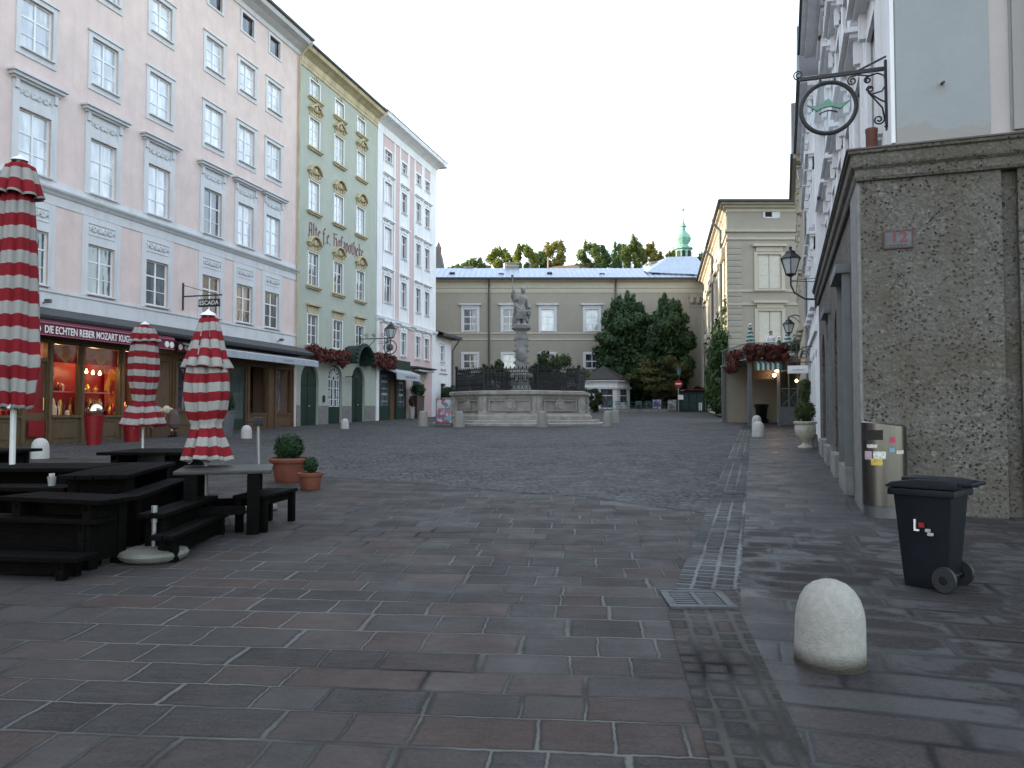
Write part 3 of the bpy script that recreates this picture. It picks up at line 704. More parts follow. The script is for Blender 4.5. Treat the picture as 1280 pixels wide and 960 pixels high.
for a, b, c, d in fdoor:
    m_ = MB(); m_.box(a, a+.12, -.03, .03, c, d); m_.box(b-.12, b, -.03, .03, c, d); m_.box(a+.12, b-.12, -.03, .03, d-.12, d); m_.box(a+.12, b-.12, -.03, .03, c, c+.5)
    if a < -10: m_.box(a+.12, b-.12, -.01, .02, c+.5, d-.12)
    o = m_.build('door', M['shopwood'] if a < -10 else M['greendoor'], pk)
    m_ = MB(); m_.box(a+.12, b-.12, -.022, -.016, c+.5, d-.12)
    if a > -10: m_.build('door_pane', glassmat('greenish_glass', (.03, .05, .045), (.07, .09, .08)), o)
    m_ = MB(); m_.tube([(a+.06, -.03, c+1.05), (a+.06, -.08, c+1.05), (a+.06, -.08, c+1.3)], .014, 6); m_.build('handle', M['gold'], o)
m_ = MB(); m_.box(-4.2, -3.0, .9, .94, 1.5, 3.8); m_.build('backdrop', mat('warm_backdrop', (.20, .12, .09), .6), pk)
# dressmaker's figures in the boutique windows
def dummy(x, hh, col, label):
    t_ = thing('shop_mannequin', label, 'mannequin', lw(x, -.28, 1.75), LROT, 'mannequins in the boutique window')
    b = MB(); limb(b, [(0, 0, hh*.50), (0, 0, hh*.66), (0, .01, hh*.80), (0, 0, hh*.86)], [.15, .11, .16, .06]); limb(b, [(-.17, 0, hh*.8), (-.24, -.03, hh*.62), (-.2, -.1, hh*.48)], [.055, .045, .04]); limb(b, [(.17, 0, hh*.8), (.25, .0, hh*.64), (.22, -.04, hh*.48)], [.055, .045, .04])
    limb(b, [(-.08, 0, hh*.5), (-.09, -.02, hh*.26), (-.09, 0, .04)], [.10, .075, .05]); limb(b, [(.08, 0, hh*.5), (.1, .02, hh*.26), (.09, 0, .04)], [.10, .075, .05]); b.ball((0, -.01, hh*.95), .10, 10, 8, .85, 1, 1.2)
    fuse(b, 'figure', col, t_, .03)
    c_ = MB(); c_.lathe([(.20, 0), (.20, .02)], n=14); c_.build('base', M['steel'], t_)
suit = mat('navy_cloth', (.03, .042, .085), .8, .3, 5); jean = mat('denim_cloth', (.10, .14, .22), .8, .3, 5)
dummy(-8.75, 1.95, suit, 'mannequin in dark navy clothes in the boutique window beside the brown door')
dummy(-1.45, 1.95, jean, 'mannequin in blue denim in the boutique window nearest the green house')
# awnings
m_ = MB()
cornice(m_, -24, -10.72, [(.15, 4.72), (.98, 4.58), (1.02, 4.52), (1.02, 4.08), (.96, 4.08), (.96, 4.46), (.15, 4.62)])
aw = m_.build('confectioner_awning', M['maroon'], pk)
m_ = MB(); m_.box(-24, -10.72, -1.045, -1.022, 4.47, 4.505); m_.box(-24, -10.72, -1.04, -1.022, 4.09, 4.11); m_.build('awning_piping', mat('pink_piping', (.35, .12, .16), .7), aw)
text('awning_lettering', 'DIE ECHTEN REBER MOZART KUGELN', .335, M['label'], aw, (-14.72, -1.024, 4.27), extrude=.004, bold=.006, sx=.70)
for x in (-17.0, -11.15, -10.88, -17.75):
    m_ = MB(); m_.lathe([(.12, 0), (.12, .012)], n=18); m_.lathe([(.08, .012), (.08, .018)], n=14); e = m_.build('round_seal', M['label'], aw, loc=(x, -1.024, 4.27)); e.rotation_euler = (R(90), 0, 0)
text('awning_lettering', 'KUGELN', .355, M['label'], aw, (-18.8, -1.024, 4.27), extrude=.004, bold=.006, sx=.80)
m_ = MB(); cornice(m_, -9.75, -.1, [(.15, 4.55), (1.30, 4.34), (1.34, 4.30), (1.34, 4.02), (1.31, 4.02), (1.30, 4.28), (.15, 4.48)])
aw2 = m_.build('boutique_awning', M['awngrey'], pk)
marks('awning_lettering', mat('grey_letter_paint', (.2, .21, .24), .6), aw2, (-3.0, -1.343, 4.16), .9, .12, 9, 3)
m_ = MB(); m_.box(-10.0, -9.3, -.62, -.55, 4.08, 4.5); m_.build('end_board', M['maroon'], pk)
for i, x in enumerate((-9.86, -9.5)):
    m_ = MB(); m_.lathe([(.12, 0), (.12, .015)], n=16); e = m_.build('round_seal', M['label'], pk, loc=(x, -.622, 4.28)); e.rotation_euler = (R(90), 0, 0)
# lit bulbs and sweets in the windows
bulbs = [(-14.0, .25, 3.08), (-13.72, .25, 3.09), (-13.42, .25, 3.06), (-13.1, .25, 3.05), (-12.1, .3, 3.0), (-12.95, .2, 3.52), (-12.8, .2, 3.58), (-16.05, .2, 3.7), (-11.95, .3, 1.95), (-17.4, .25, 3.3), (-17.9, .25, 3.3)]
bl = MB()
bl.ball((0, 0, 0), .048, 10, 7); bl.tube([(0, 0, .03), (0, 0, .10)], .02, 6)
bme = bl.build('display_bulb', M['bulb'], smooth=True)
for i, p in enumerate(bulbs):
    o = bme if i == 0 else bme.copy()
    if i: COL.objects.link(o)
    o.location = lw(p[0], -p[1], p[2]); tag(o, 'small glowing bulb hanging in the red confectionery window', 'light bulb', 'bulbs in the red shop windows')
for x, e in ((-17.6, 5), (-14.9, 6), (-13.3, 7), (-11.7, 5)):
    l = bpy.data.lights.new('shop_light', 'POINT'); l.energy = e; l.color = (1., .60, .30); l.shadow_soft_size = .08
    o = bpy.data.objects.new('shop_light', l); COL.objects.link(o); o.location = lw(x, -.35, 3.75)
tins = [mat('red_tin', (.35, .02, .02), .3), mat('gold_tin', (.55, .33, .08), .35, metal=.6), mat('cream_tin', (.6, .52, .4), .4), mat('dark_tin', (.06, .015, .015), .3)]
tm = []
for q in tins:
    a = MB(); a.lathe([(.055, 0), (.06, .02), (.06, .12), (.05, .13), (.02, .16)], n=10); o = a.build('sweet_tin', q, smooth=True); tm.append(o.data); bpy.data.objects.remove(o)
    a = MB(); a.ball((0, 0, .06), .06, 8, 6); a.tube([(0, 0, .11), (.03, 0, .17)], .015, 5); o = a.build('sweet_tin', q, smooth=True); tm.append(o.data); bpy.data.objects.remove(o)
poster = cells('warm_poster', [(.30, .08, .02), (.34, .15, .02), (.22, .02, .015), (.28, .05, .02), (.12, .012, .012), (.36, .2, .04)], 4.5)
for a, b, z0_, z1_ in ((-15.35, -14.5, 2.75, 3.35), (-12.2, -11.2, 1.7, 3.3), (-18.2, -17.2, 1.7, 3.0)): m_ = MB(); m_.box(a, b, .86, .88, z0_, z1_); m_.build('display_poster', poster, pk)
rr = random.Random(11)
for a, b, c, d in candy[1:]:
    for lev, n in ((1.50, 12), (1.50, 12), (2.38, 9)):
        if lev > 2 and a not in (-15.47, -14.14): continue
        for k in range(n):
            x = a+.12+(b-a-.24)*(k+.5)/n+rr.uniform(-.03, .03); y = rr.choice((.38, .55, .7)) if lev > 2 else rr.choice((.2, .4, .6, .8))
            o = link('sweet_tin', rr.choice(tm), None, lw(x, -y, lev)); q_ = rr.uniform(.9, 1.5); o.scale = (q_, q_, rr.uniform(1., 4.2) if lev < 2 else rr.uniform(1., 2.2))
            tag(o, 'small wrapped sweet box or tin on show in the red shop windows', 'sweet tin', 'sweet tins in the red shop windows')
# hanging shop sign
hs = thing('hanging_sign', 'black hanging sign on an iron bracket on the pink house', 'shop sign', lw(-9.0, 0, 5.9), LROT)
m_ = MB(); m_.box(-.03, .03, -.05, -.0, .0, 1.15); m_.box(-.025, .025, -1.9, -.05, .55, .60); m_.tube([(0, -.03, 1.05), (0, -1.6, .60)], .012, 5); m_.tube([(0, -.9, .57), (0, -.9, .42)], .012, 5); m_.tube([(0, -1.7, .57), (0, -1.7, .42)], .012, 5); m_.build('bracket', M['iron'], hs)
m_ = MB(); m_.box(-.035, .035, -1.80, -.80, .10, .42); o = m_.build('sign_board', mat('black_enamel', (.012, .012, .014), .3), hs, bevel=.006)
e = text('sign_lettering', 'ESCADA', .25, M['label'], o, (-.0365, -1.30, .26), extrude=.003, bold=.003, sx=.98); e.rotation_euler = (0, 0, R(-90))
# flood lamps on the white band
for x in (-15.9, -1.9):
    m_ = MB(); m_.tube([(0, 0, 0), (0, -.15, .05)], .025, 6); m_.box(-.07, .07, -.3, -.12, .0, .12)
    tag(m_.build('flood_lamp', M['gutter'], None, loc=lw(x, .05, 5.25), rot=LROT), 'small grey flood lamp on the white band %s' % ('above the maroon awning' if x < -9 else 'above the grey awning, by the green house'), 'flood lamp')

# --- green house
gh = thing('green_house', 'sage green house with ochre stucco window heads and arched doors', 'house', LP, LROT)
GX = [1.6, 4.45, 7.3]; gw = 1.06
grow = [(5.36, 1.66), (8.62, 1.80), (12.72, 1.66), (16.25, 1.62), (19.02, .96)]
holes = [(x-gw/2, x+gw/2, z, z+h) for z, h in grow for x in GX]
doors = [(.42, 2.32, 0., 4.32), (3.42, 5.08, 0., 4.42), (6.30, 8.05, 0., 4.48)]
def arch_pts(a, b, z0, z1, n=12):
    r = (b-a)/2; cx = (a+b)/2
    return [(a, z0)]+[(cx-r*math.cos(PI*k/n), z1-r+r*math.sin(PI*k/n)) for k in range(n+1)]+[(b, z0)]
def arched_wall(mb, x0, x1, z0, z1, ars, y=0., depth=.3):
    xs = sorted(ars); cur = x0
    for a, b, _, zt in xs:
        mb.poly([(cur, y, z0), (a, y, z0), (a, y, z1), (cur, y, z1)])
        P = arch_pts(a, b, z0, zt)
        for (p, q), (r_, s_) in zip(P[1:-1], P[2:]):
            if r_ > p+1e-6: mb.poly([(p, y, q), (r_, y, s_), (r_, y, z1), (p, y, z1)])
        for (p, q), (r_, s_) in zip(P, P[1:]): mb.poly([(p, y, q), (p, y+depth, q), (r_, y+depth, s_), (r_, y, s_)])
        cur = b
    mb.poly([(cur, y, z0), (x1, y, z0), (x1, y, z1), (cur, y, z1)])
mb = MB(); wall(mb, 0.003, 9.6, 4.8, 21.0, holes, depth=.26); arched_wall(mb, .003, 9.6, 0, 4.8, doors)
mb.box(.003, .01, .3, 11, 0, 21); mb.box(9.58, 9.596, .3, 11, 0, 21); mb.box(.01, 9.58, 11, 11.1, 0, 21)
mb.build('wall', M['green'], gh, recalc=False)
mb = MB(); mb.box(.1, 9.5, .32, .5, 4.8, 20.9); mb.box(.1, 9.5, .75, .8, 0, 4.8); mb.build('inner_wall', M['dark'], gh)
mb = MB(); cornice(mb, .003, 9.62, [(-.02, 20.35), (.05, 20.36), (.07, 20.52), (.10, 20.56), (.12, 20.86), (.35, 21.02), (.55, 21.1), (.62, 21.3), (-.02, 21.32)])
mb.build('cornice', M['ochre'], gh)
mb = MB(); hip_roof(mb, .003, 9.62, -.7, 11.2, 21.33, 4.6); mb.build('roof', M['slate'], gh)
mb = MB(); mb.tube([(.06, -.68, 21.36), (9.6, -.68, 21.36)], .07, 8); mb.build('rain_gutter', M['gutter'], gh, smooth=True)
for a, b in ((.01, .40), (2.34, 3.40), (5.10, 6.28), (8.07, 9.55)): mb = MB(); mb.box(a, b, -.03, .02, .2, 2.05 if a < 8 else 2.1); mb.build('plinth', M['stonelight'], gh)
def pediment(style):
    mb = MB(); w = gw/2
    mb.box(-w-.05, w+.05, -.07, .02, .0, .12); 
    if style == 0: prof = [(-w-.18, .42), (-w-.02, .40), (-.36, .62), (-.16, .66), (0, .80), (.16, .66), (.36, .62), (w+.02, .40), (w+.18, .42)]
    else: prof = [(-w-.15, .40), (-w+.02, .62), (-.3, .78), (0, .84), (.3, .78), (w-.02, .62), (w+.15, .40)]
    for (a, b), (c_, d) in zip(prof, prof[1:]): mb.bar((a, -.11, b), (c_, -.11, d), .24, .11)
    pts = [(-w-.02, .12)]+[(a*.9, b-.04) for a, b in prof]+[(w+.02, .12)]
    mb.prism(pts, -.05, .02)
    mb.ball((0, -.12, .48), .15, 10, 7, 1, .6, 1.2)
    for s in (-1, 1):
        mb.tube([(s*.12, -.10, .34), (s*.28, -.12, .50), (s*.42, -.10, .30), (s*.34, -.1, .2)], .05, 6); mb.ball((s*(w+.04), -.10, .34), .085, 8, 6, 1, .6, 1)
    for k in (-.36, -.12, .12, .36): mb.box(k-.035, k+.035, -.085, -.03, .12, .30)
    return mb
for j, (z, h) in enumerate(grow):
    for x in GX:
        gl_ = 'glassb' if j in (2, 3, 4) else 'glass'
        sur = [(-gw/2-.07, -gw/2, -.03, .03, -.02, h+.06), (gw/2, gw/2+.07, -.03, .03, -.02, h+.06), (-gw/2, gw/2, -.03, .03, h, h+.06)]
        f = window(gh, x, z, gw, h, bars=((.66, .05), (.33, .03)) if j < 4 else ((.5, .03),), sur=tuple(sur), surm='sash', glass=gl_)
        sil = lambda: (lambda b: (b.box(-gw/2-.22, gw/2+.22, -.20, .02, -.12, -.03), b.box(-gw/2-.16, gw/2+.16, -.12, .02, -.20, -.121), b)[2])(MB())
        link('sill', cached(('gs',), sil, 'sill', M['ochre']), f)
        if j in (1, 2, 3): link('pediment', cached(('gp', j > 2), lambda: pediment(0 if j > 2 else 1), 'pediment', M['ochre'], smooth=True), f, (0, 0, h+.07))
        elif j == 0:
            cp = lambda: (lambda b: (b.box(-gw/2-.05, gw/2+.05, -.05, .02, 0, .40), b.box(-gw/2-.16, gw/2+.16, -.22, .02, .40, .50), b)[2])(MB())
            link('lintel', cached(('gl',), cp, 'lintel', M['ochre']), f, (0, 0, h+.065))
        else:
            cp = lambda: (lambda b: (b.box(-.08, .08, -.05, .02, 0, .22), b.tube([(-.3, -.03, .04), (-.12, -.05, .14), (0, -.05, .24), (.12, -.05, .14), (.3, -.03, .04)], .035, 5), b)[2])(MB())
            link('keystone', cached(('gk',), cp, 'keystone', M['ochre']), f, (0, 0, h+.07))
# doors
for i, (a, b, _, zt) in enumerate(doors):
    z0 = lgz((a+b)/2)-.05; mb = MB(); P = arch_pts(a-.005, b+.005, z0, zt)
    mb.prism(P, .16, .22); cx = (a+b)/2
    if i != 1:
        for s in (-1, 1):
            for (za, zb) in ((z0+.25, z0+1.1), (z0+1.25, z0+2.2), (z0+2.3, zt-.95)):
                x0_, x1_ = (cx+.06, b-.12) if s > 0 else (a+.12, cx-.06)
                mb.box(x0_, x1_, .135, .16, za, zb)
        mb.box(cx-.03, cx+.03, .12, .16, z0, zt-.5); mb.box(a+.02, b-.02, .12, .16, z0+2.24, z0+2.28)
    o = mb.build('door', M['greendoor'], gh)
    if i == 1:
        m_ = MB(); m_.prism(arch_pts(a+.16, b-.16, z0+1.0, zt-.14), .15, .159); m_.build('door_pane', M['glass'], o)
        m_ = MB(); r_ = (b-a)/2-.17; zc = zt-.14-r_
        for k in range(9):
            aa = PI*k/8; m_.bar((cx+.14*math.cos(aa), .13, zc+.14*math.sin(aa)), (cx+r_*math.cos(aa), .13, zc+r_*math.sin(aa)), .035, .035)
        for rad in (.16, r_*.62, r_): m_.tube([(cx+rad*math.cos(PI*k/14), .13, zc+rad*math.sin(PI*k/14)) for k in range(15)], .022, 5)
        for x in (a+.2, a+.46, cx-.07, cx+.07, b-.46, b-.2): m_.box(x-.022, x+.022, .11, .145, z0+1.05, zc-.05)
        for zz in (z0+1.05, z0+1.45, z0+2.1, zc-.06):
            m_.box(a+.2, cx-.07, .115, .14, zz-.02, zz+.02); m_.box(cx+.07, b-.2, .115, .14, zz-.02, zz+.02)
        for x in (a+.33, b-.33):
            for zz in (z0+1.25, z0+1.8): m_.tube([(x+.09*math.cos(2*PI*k/10), .13, zz+.13*math.sin(2*PI*k/10)) for k in range(11)], .016, 5)
        m_.build('white_grille', M['sash'], o)
    m_ = MB(); m_.ball((cx+(.12 if i != 1 else .0), .09, z0+1.1), .05, 8, 6); m_.build('door_knob', M['gold'], o, smooth=True)
# bell panel and small lamp board
m_ = MB(); m_.box(2.75, 2.95, -.07, -.028, 2.25, 2.62); m_.build('bell_panel', M['iron'], gh)
m_ = MB(); m_.box(5.4, 6.3, -.55, -.47, 3.72, 3.88); m_.box(5.45, 5.48, -.47, .0, 3.78, 3.82); m_.box(6.22, 6.25, -.47, .0, 3.78, 3.82); m_.build('name_board', M['iron'], gh)
# arched cloth hood
m_ = MB(); n = 14; rad = 1.15; cx, zc = 6.15, 4.55
for k in range(n):
    a0, a1 = PI*k/n, PI*(k+1)/n
    for (ya, yb, ra, rb) in ((.0, -1.0, rad*1.0, rad), (-1.0, -1.1, rad, rad*.94)):
        m_.poly([(cx+ra*math.cos(a0), ya, zc+ra*math.sin(a0)), (cx+ra*math.cos(a1), ya, zc+ra*math.sin(a1)), (cx+rb*math.cos(a1), yb, zc+rb*math.sin(a1)), (cx+rb*math.cos(a0), yb, zc+rb*math.sin(a0))])
    am = (a0+a1)/2; m_.ball((cx+rad*math.cos(am), -.95, zc+rad*math.sin(am)), .13, 7, 5)
hd = thing('cloth_hood', 'dark green arched cloth hood with scalloped rim over a door of the green house', 'awning', lw(0, .0, 0), LROT)
m_.build('canopy', M['darkgreen'], hd, smooth=True)
m_ = MB(); m_.tube([(cx+rad*.97*math.cos(PI*k/14), -1.02, zc+rad*.97*math.sin(PI*k/14)) for k in range(15)], .025, 5); m_.bar((cx-rad, -1.0, zc), (cx-rad, 0, zc), .03); m_.bar((cx+rad, -1.0, zc), (cx+rad, 0, zc), .03); m_.build('hood_frame', M['iron'], hd)
# blackletter inscription, drawn with a broad slanted nib
GL = {'A': (.95, [[(.1, .05), (.25, .0), (.3, .3), (.3, 1.2), (.55, 1.5)], [(.05, 1.25), (.3, 1.45), (.6, 1.45), (.75, 1.3), (.75, .15), (.9, .0)], [(.3, .7), (.75, .7)]]),
      'l': (.42, [[(.02, 1.45), (.18, 1.55), (.18, .15), (.36, .0)]]), 't': (.5, [[(.2, 1.3), (.2, .15), (.4, 0.)], [(.0, 1.), (.42, 1.)]]),
      'e': (.58, [[(.45, .12), (.3, 0), (.12, .18), (.12, .82), (.3, 1.), (.46, .8), (.15, .5)]]), 'f': (.5, [[(.2, -.45), (.2, 1.3), (.36, 1.55), (.52, 1.4)], [(.02, .95), (.42, .95)]]),
      '.': (.3, [[(.1, .05), (.16, .0)]]), 'H': (.95, [[(.05, 1.4), (.2, 1.5), (.25, 1.3), (.25, .1), (.1, 0)], [(.25, .85), (.55, 1.05), (.75, .85), (.75, .1), (.55, -.25)], [(.25, 1.3), (.5, 1.5), (.8, 1.45)]]),
      'o': (.62, [[(.3, 0), (.12, .18), (.12, .82), (.32, 1.), (.5, .8), (.5, .2), (.3, 0)]]), 'a': (.64, [[(.12, .85), (.3, 1.), (.48, .85), (.48, .12), (.62, .0)], [(.48, .5), (.2, .45), (.12, .2), (.28, 0.), (.48, .2)]]),
      'p': (.64, [[(.02, .95), (.15, 1.), (.15, -.45)], [(.15, .85), (.35, 1.), (.52, .8), (.52, .2), (.3, .0), (.15, .12)]]), 'h': (.64, [[(.02, 1.5), (.15, 1.55), (.15, .05)], [(.15, .8), (.36, 1.), (.5, .8), (.5, .2), (.38, -.2)]]),
      'k': (.6, [[(.02, 1.5), (.15, 1.55), (.15, .05)], [(.15, .75), (.35, 1.), (.48, .85), (.18, .52), (.42, .12), (.56, .0)]]), ' ': (.4, [])}
def nibtext(sx, s, width, xh, m, parent, loc):
    tot = sum(GL[ch][0] for ch in s); sc = width/tot; x = 0; mb = MB(); nb = Vector((.085, .07))
    for ch in s:
        wd_, st = GL[ch]
        for pl in st:
            for p, q in zip(pl, pl[1:]):
                p, q = Vector(p), Vector(q)
                poly = [p-nb, p+nb, q+nb, q-nb] if (q-p).cross(nb) > 0 else [p+nb, p-nb, q-nb, q+nb]
                mb.prism([((x+k.x)*sc-width/2, k.y*xh) for k in poly], -.012, .0)
        x += wd_
    o = mb.build(sx, m, parent); o.location = loc; return o
nibtext('inscription', 'Alte f.e. Hofapotheke', 6.75, .52, M['fraktur'], gh, (4.35, -.004, 11.28))

# --- rose and white house
rh = thing('rose_house', 'narrow rose and white house with tall paired windows, third in the row', 'house', LP, LROT)
HX = [(11.35, 1.15), (14.05, .95), (16.7, .95), (18.45, .95)]
hrow = [(5.66, 1.6), (9.05, 1.75), (12.5, 1.6), (15.75, 1.4), (18.55, .75)]
holes = [(x-w/2, x+w/2, z, z+h) for z, h in hrow for x, w in HX]
gh_ = [(10.0, 14.6, 0, 4.45), (15.6, 18.1, 0, 4.75)]
mb = MB(); wall(mb, 9.62, 20.3, 0, 21, holes+gh_, depth=.28); mb.box(9.622, 9.64, .3, 11, 0, 21); mb.box(9.63, 20.3, 11, 11.1, 0, 21)
mb.poly([(20.3, 0, 0), (20.3, 11, 0), (20.3, 11, 21), (20.3, 0, 21)])
mb.build('wall', M['pink2'], rh, recalc=False)
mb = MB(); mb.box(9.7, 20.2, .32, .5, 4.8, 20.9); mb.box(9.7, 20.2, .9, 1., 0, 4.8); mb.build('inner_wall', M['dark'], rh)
mb = MB()
for a, b in ((9.62, 10.42), (12.28, 12.5), (13.2, 13.42), (14.68, 14.98), (15.85, 16.1), (17.3, 17.85), (19.05, 20.3)): mb.box(a, b, -.05, .02, 8.0, 20.4)
for a, b in ((9.62, 10.0), (19.5, 20.3)): mb.box(a, b, -.08, .02, .3, 7.7)
for x, w in HX:
    for (z, h), (z2, _) in zip(hrow, hrow[1:]): mb.box(x-w/2-.25, x+w/2+.25, -.035, .02, z+h+.12, z2-.14)
mb.build('pilaster', M['coldwhite'], rh)
mb = MB(); cornice(mb, 9.62, 20.34, [(-.02, 7.6), (.08, 7.62), (.1, 7.72), (.22, 7.82), (.26, 7.98), (-.02, 8.0)]); mb.build('string_course', M['coldwhite'], rh); mb = MB(); cornice(mb, 9.62, 20.4, [(-.02, 20.2), (.06, 20.22), (.08, 20.75), (.3, 20.9), (.5, 21.0), (.75, 21.1), (.8, 21.35), (-.02, 21.37)])
mb.box(20.302, 20.9, -.8, 11, 21.0, 21.36)
mb.build('cornice', M['coldwhite'], rh)
mb = MB(); hip_roof(mb, 9.62, 20.95, -.85, 11.2, 21.38, 4.6); mb.build('roof', M['slate'], rh)
for x, w in HX:
    for j, (z, h) in enumerate(hrow):
        sur = list(frame_sur(w, h, .13, .13, .13, .06, 0., .09))
        if j < 4: sur += [(-w/2-.28, w/2+.28, -.24, .02, h+.45, h+.55), (-w/2-.2, w/2+.2, -.14, .02, h+.38, h+.449), (-w/2-.1, w/2+.1, -.08, .02, h+.14, h+.30), (-.14, .14, -.12, .02, h+.18, h+.36)]
        window(rh, x, z, w, h, bars=((.68, .05),), sur=tuple(sur), surm='coldwhite', glass='glassb' if (x < 12 and j in (2, 3)) else 'glass')
# its two shops
m_ = MB(); z0 = lgz(12)
m_.box(10.0, 14.6, -.02, .1, 4.2, 4.44); m_.box(10.0, 10.25, -.02, .1, z0, 4.2); m_.box(14.35, 14.6, -.02, .1, z0, 4.2); m_.box(11.7, 11.9, -.02, .1, z0, 4.2); m_.box(12.9, 13.1, -.02, .1, z0, 4.2)
m_.box(10.25, 11.7, .0, .1, z0, z0+.9); m_.box(13.1, 14.35, .0, .1, z0, z0+.9); m_.build('shopfront', M['greendoor'], rh)
for a, b in ((10.25, 11.7), (13.1, 14.35)):
    m_ = MB(); m_.box(a, b, .03, .05, z0+.9, 4.2); m_.build('shop_pane', M['glass'], rh)
    m_ = MB()
    for k in range(5): m_.box(a+.3, b-.3, -.004, .028, z0+1.2+k*.42, z0+1.2+k*.42+(.06+.1*(k % 2)))
    m_.build('window_display', mat('pale_goods', (.30, .29, .28), .5, .4, 12), rh)
m_ = MB(); m_.box(11.9, 12.9, .12, .18, z0, 4.2); m_.build('door', M['shopwood'], rh)
m_ = MB(); cornice(m_, 10.5, 14.5, [(.02, 4.72), (1.1, 4.32), (1.12, 4.28), (1.12, 3.85), (1.08, 3.85), (1.06, 4.24), (.02, 4.62)]); o = m_.build('shop_awning', M['awngrey'], rh)
marks('awning_lettering', M['fraktur'], o, (12.9, -1.122, 4.06), 1.9, .16, 9, 5)
m_ = MB(); m_.box(10.6, 14.55, -.35, -.05, 4.45, 5.25); m_.build('shop_hood', M['greendoor'], rh)
m_ = MB(); m_.box(15.6, 18.1, -.03, .1, 4.3, 4.75); m_.box(15.6, 15.9, -.03, .1, .8, 4.3); m_.box(17.8, 18.1, -.03, .1, .8, 4.3); m_.box(15.9, 17.8, .0, .1, 3.75, 4.3); m_.build('door_case', M['cream'], rh)
m_ = MB(); m_.box(15.9, 17.8, .11, .15, .8, 3.75); m_.build('roller_door', M['brownshut'], rh)
m_ = MB(); cornice(m_, 15.2, 18.9, [(.0, 5.02), (.7, 4.98), (.7, 4.90), (.0, 4.80)]); m_.build('door_hood', M['slate'], rh)
m_ = MB(); m_.box(15.5, 18.6, -.62, -.3, 4.66, 4.79); m_.build('rolled_blind', M['awngrey'], rh)
# --- low white house at the end of the row
wh = thing('low_white_house', 'low two storey white house with dark eaves at the end of the row', 'house', LP, LROT)
holes = [(21.4, 22.35, 5.75, 7.0), (21.45, 22.6, 1.0, 4.0)]
mb = MB(); wall(mb, 20.32, 24.0, 0, 7.7, holes, depth=.25); mb.poly([(24.0, 0, 0), (24, 9, 0), (24, 9, 7.7), (24, 0, 7.7)]); mb.box(20.4, 23.9, 9, 9.1, 0, 7.7); mb.build('wall', M['coldwhite'], wh, recalc=False)
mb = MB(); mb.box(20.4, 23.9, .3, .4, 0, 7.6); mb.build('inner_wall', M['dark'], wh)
mb = MB(); mb.poly([(20.32, -.7, 7.72), (24.7, -.7, 7.72), (24.7, 9, 7.72), (20.32, 9, 7.72)]); mb.poly([(20.32, -.7, 7.92), (24.7, -.7, 7.92), (23.4, 3, 9.0), (20.32, 3, 9.0)]); mb.box(20.32, 24.72, -.75, -.66, 7.7, 7.93); mb.box(24.66, 24.74, -.66, 9, 7.7, 7.93); mb.poly([(24.7, -.7, 7.92), (24.7, 9, 7.92), (23.4, 6, 9.0), (23.4, 3, 9.0)]); mb.build('roof', M['slate'], wh)
window(wh, 21.88, 5.75, .95, 1.25, bars=((.6, .05),), sur=frame_sur(.95, 1.25, .14, .16, .25, .05, .05), surm='coldwhite')
mb = MB(); mb.box(21.25, 21.45, -.05, .1, 1.0, 4.2); mb.box(22.6, 22.8, -.05, .1, 1, 4.2); mb.box(21.45, 22.6, -.05, .1, 4.0, 4.2); mb.build('door_case', M['coldwhite'], wh)
mb = MB(); mb.box(21.45, 22.6, .14, .2, 1, 4.0); mb.build('door', M['brownshut'], wh)
mb = MB(); mb.tube([(24.15, -.7, 7.7), (24.12, -.3, 7.1), (24.08, -.12, 6.8), (24.08, -.12, 1.6)], .06, 7); mb.build('downpipe', M['gutter'], wh, smooth=True)
mb = MB(); mb.box(21.3, 23.0, -.06, .02, 4.75, 4.82); mb.build('string_course', M['greyp'], wh)
marks('wall_lettering', M['fraktur'], wh, (22.15, -.006, 5.05), 1.2, .30, 5, 8)
mb = MB(); mb.box(20.4, 23.0, 2.2, 3.0, 8.9, 11.5); mb.box(20.35, 23.4, 1.6, 3.1, 11.5, 11.75); mb.box(22.95, 23.35, 1.6, 2.1, 8.8, 9.5); mb.box(20.6, 23.3, 1.65, 1.7, 9.55, 9.62); mb.build('roof_dormer', M['greyp'], wh)

# unseen house added behind the row to keep the sun off the corner palace
sh = thing('sun_blocking_house', 'unseen plain house added behind the low white house to block the sun', 'house', (-10.5, 70.5, 0), 0)
mb = MB(); wall(mb, -36, 0, 0, 17.5, [(x-.6, x+.6, z, z+1.8) for x in (-3, -7, -11) for z in (5.5, 9.5, 13.5)], depth=.25); mb.box(-36, 0, .3, 15.5, 0, 17.4); mb.build('wall', M['cream'], sh, recalc=False)
for x in (-3, -7, -11):
    for z in (5.5, 9.5, 13.5): window(sh, x, z, 1.2, 1.8, sur=frame_sur(1.2, 1.8), surm='trim')
mb = MB(); hip_roof(mb, -36.5, .5, -.5, 16, 17.51, 4.5); mb.build('roof', M['slate'], sh)
# iron guild sign on the green house
gs = thing('guild_sign', 'round wrought iron guild sign on a bracket beside the hanging street lamp', 'guild sign', lw(7.2, 0, 5.7), LROT)
m_ = MB(); m_.box(-.03, .03, -.05, 0, -.3, .75); m_.bar((0, 0, .5), (0, -2.2, .5), .05); m_.tube([(0, -.1, -.1), (0, -.7, .05), (0, -1.1, .45)], .02, 5)
for c_, r0 in (((-.5), .16), ((-1.0), .12), ((-1.6), .14)): m_.tube([(0, c_+r0*(1-k/16)*math.cos(k*.7), .68+r0*(1-k/16)*math.sin(k*.7)) for k in range(14)], .016, 5)
m_.build('bracket', M['iron'], gs)
m_ = MB(); m_.tube([(0, -2.1+.42*math.cos(2*PI*k/22), -.05+.42*math.sin(2*PI*k/22)) for k in range(23)], .035, 6); m_.ball((0, -2.1, -.05), .22, 12, 8, .3, 1, 1)
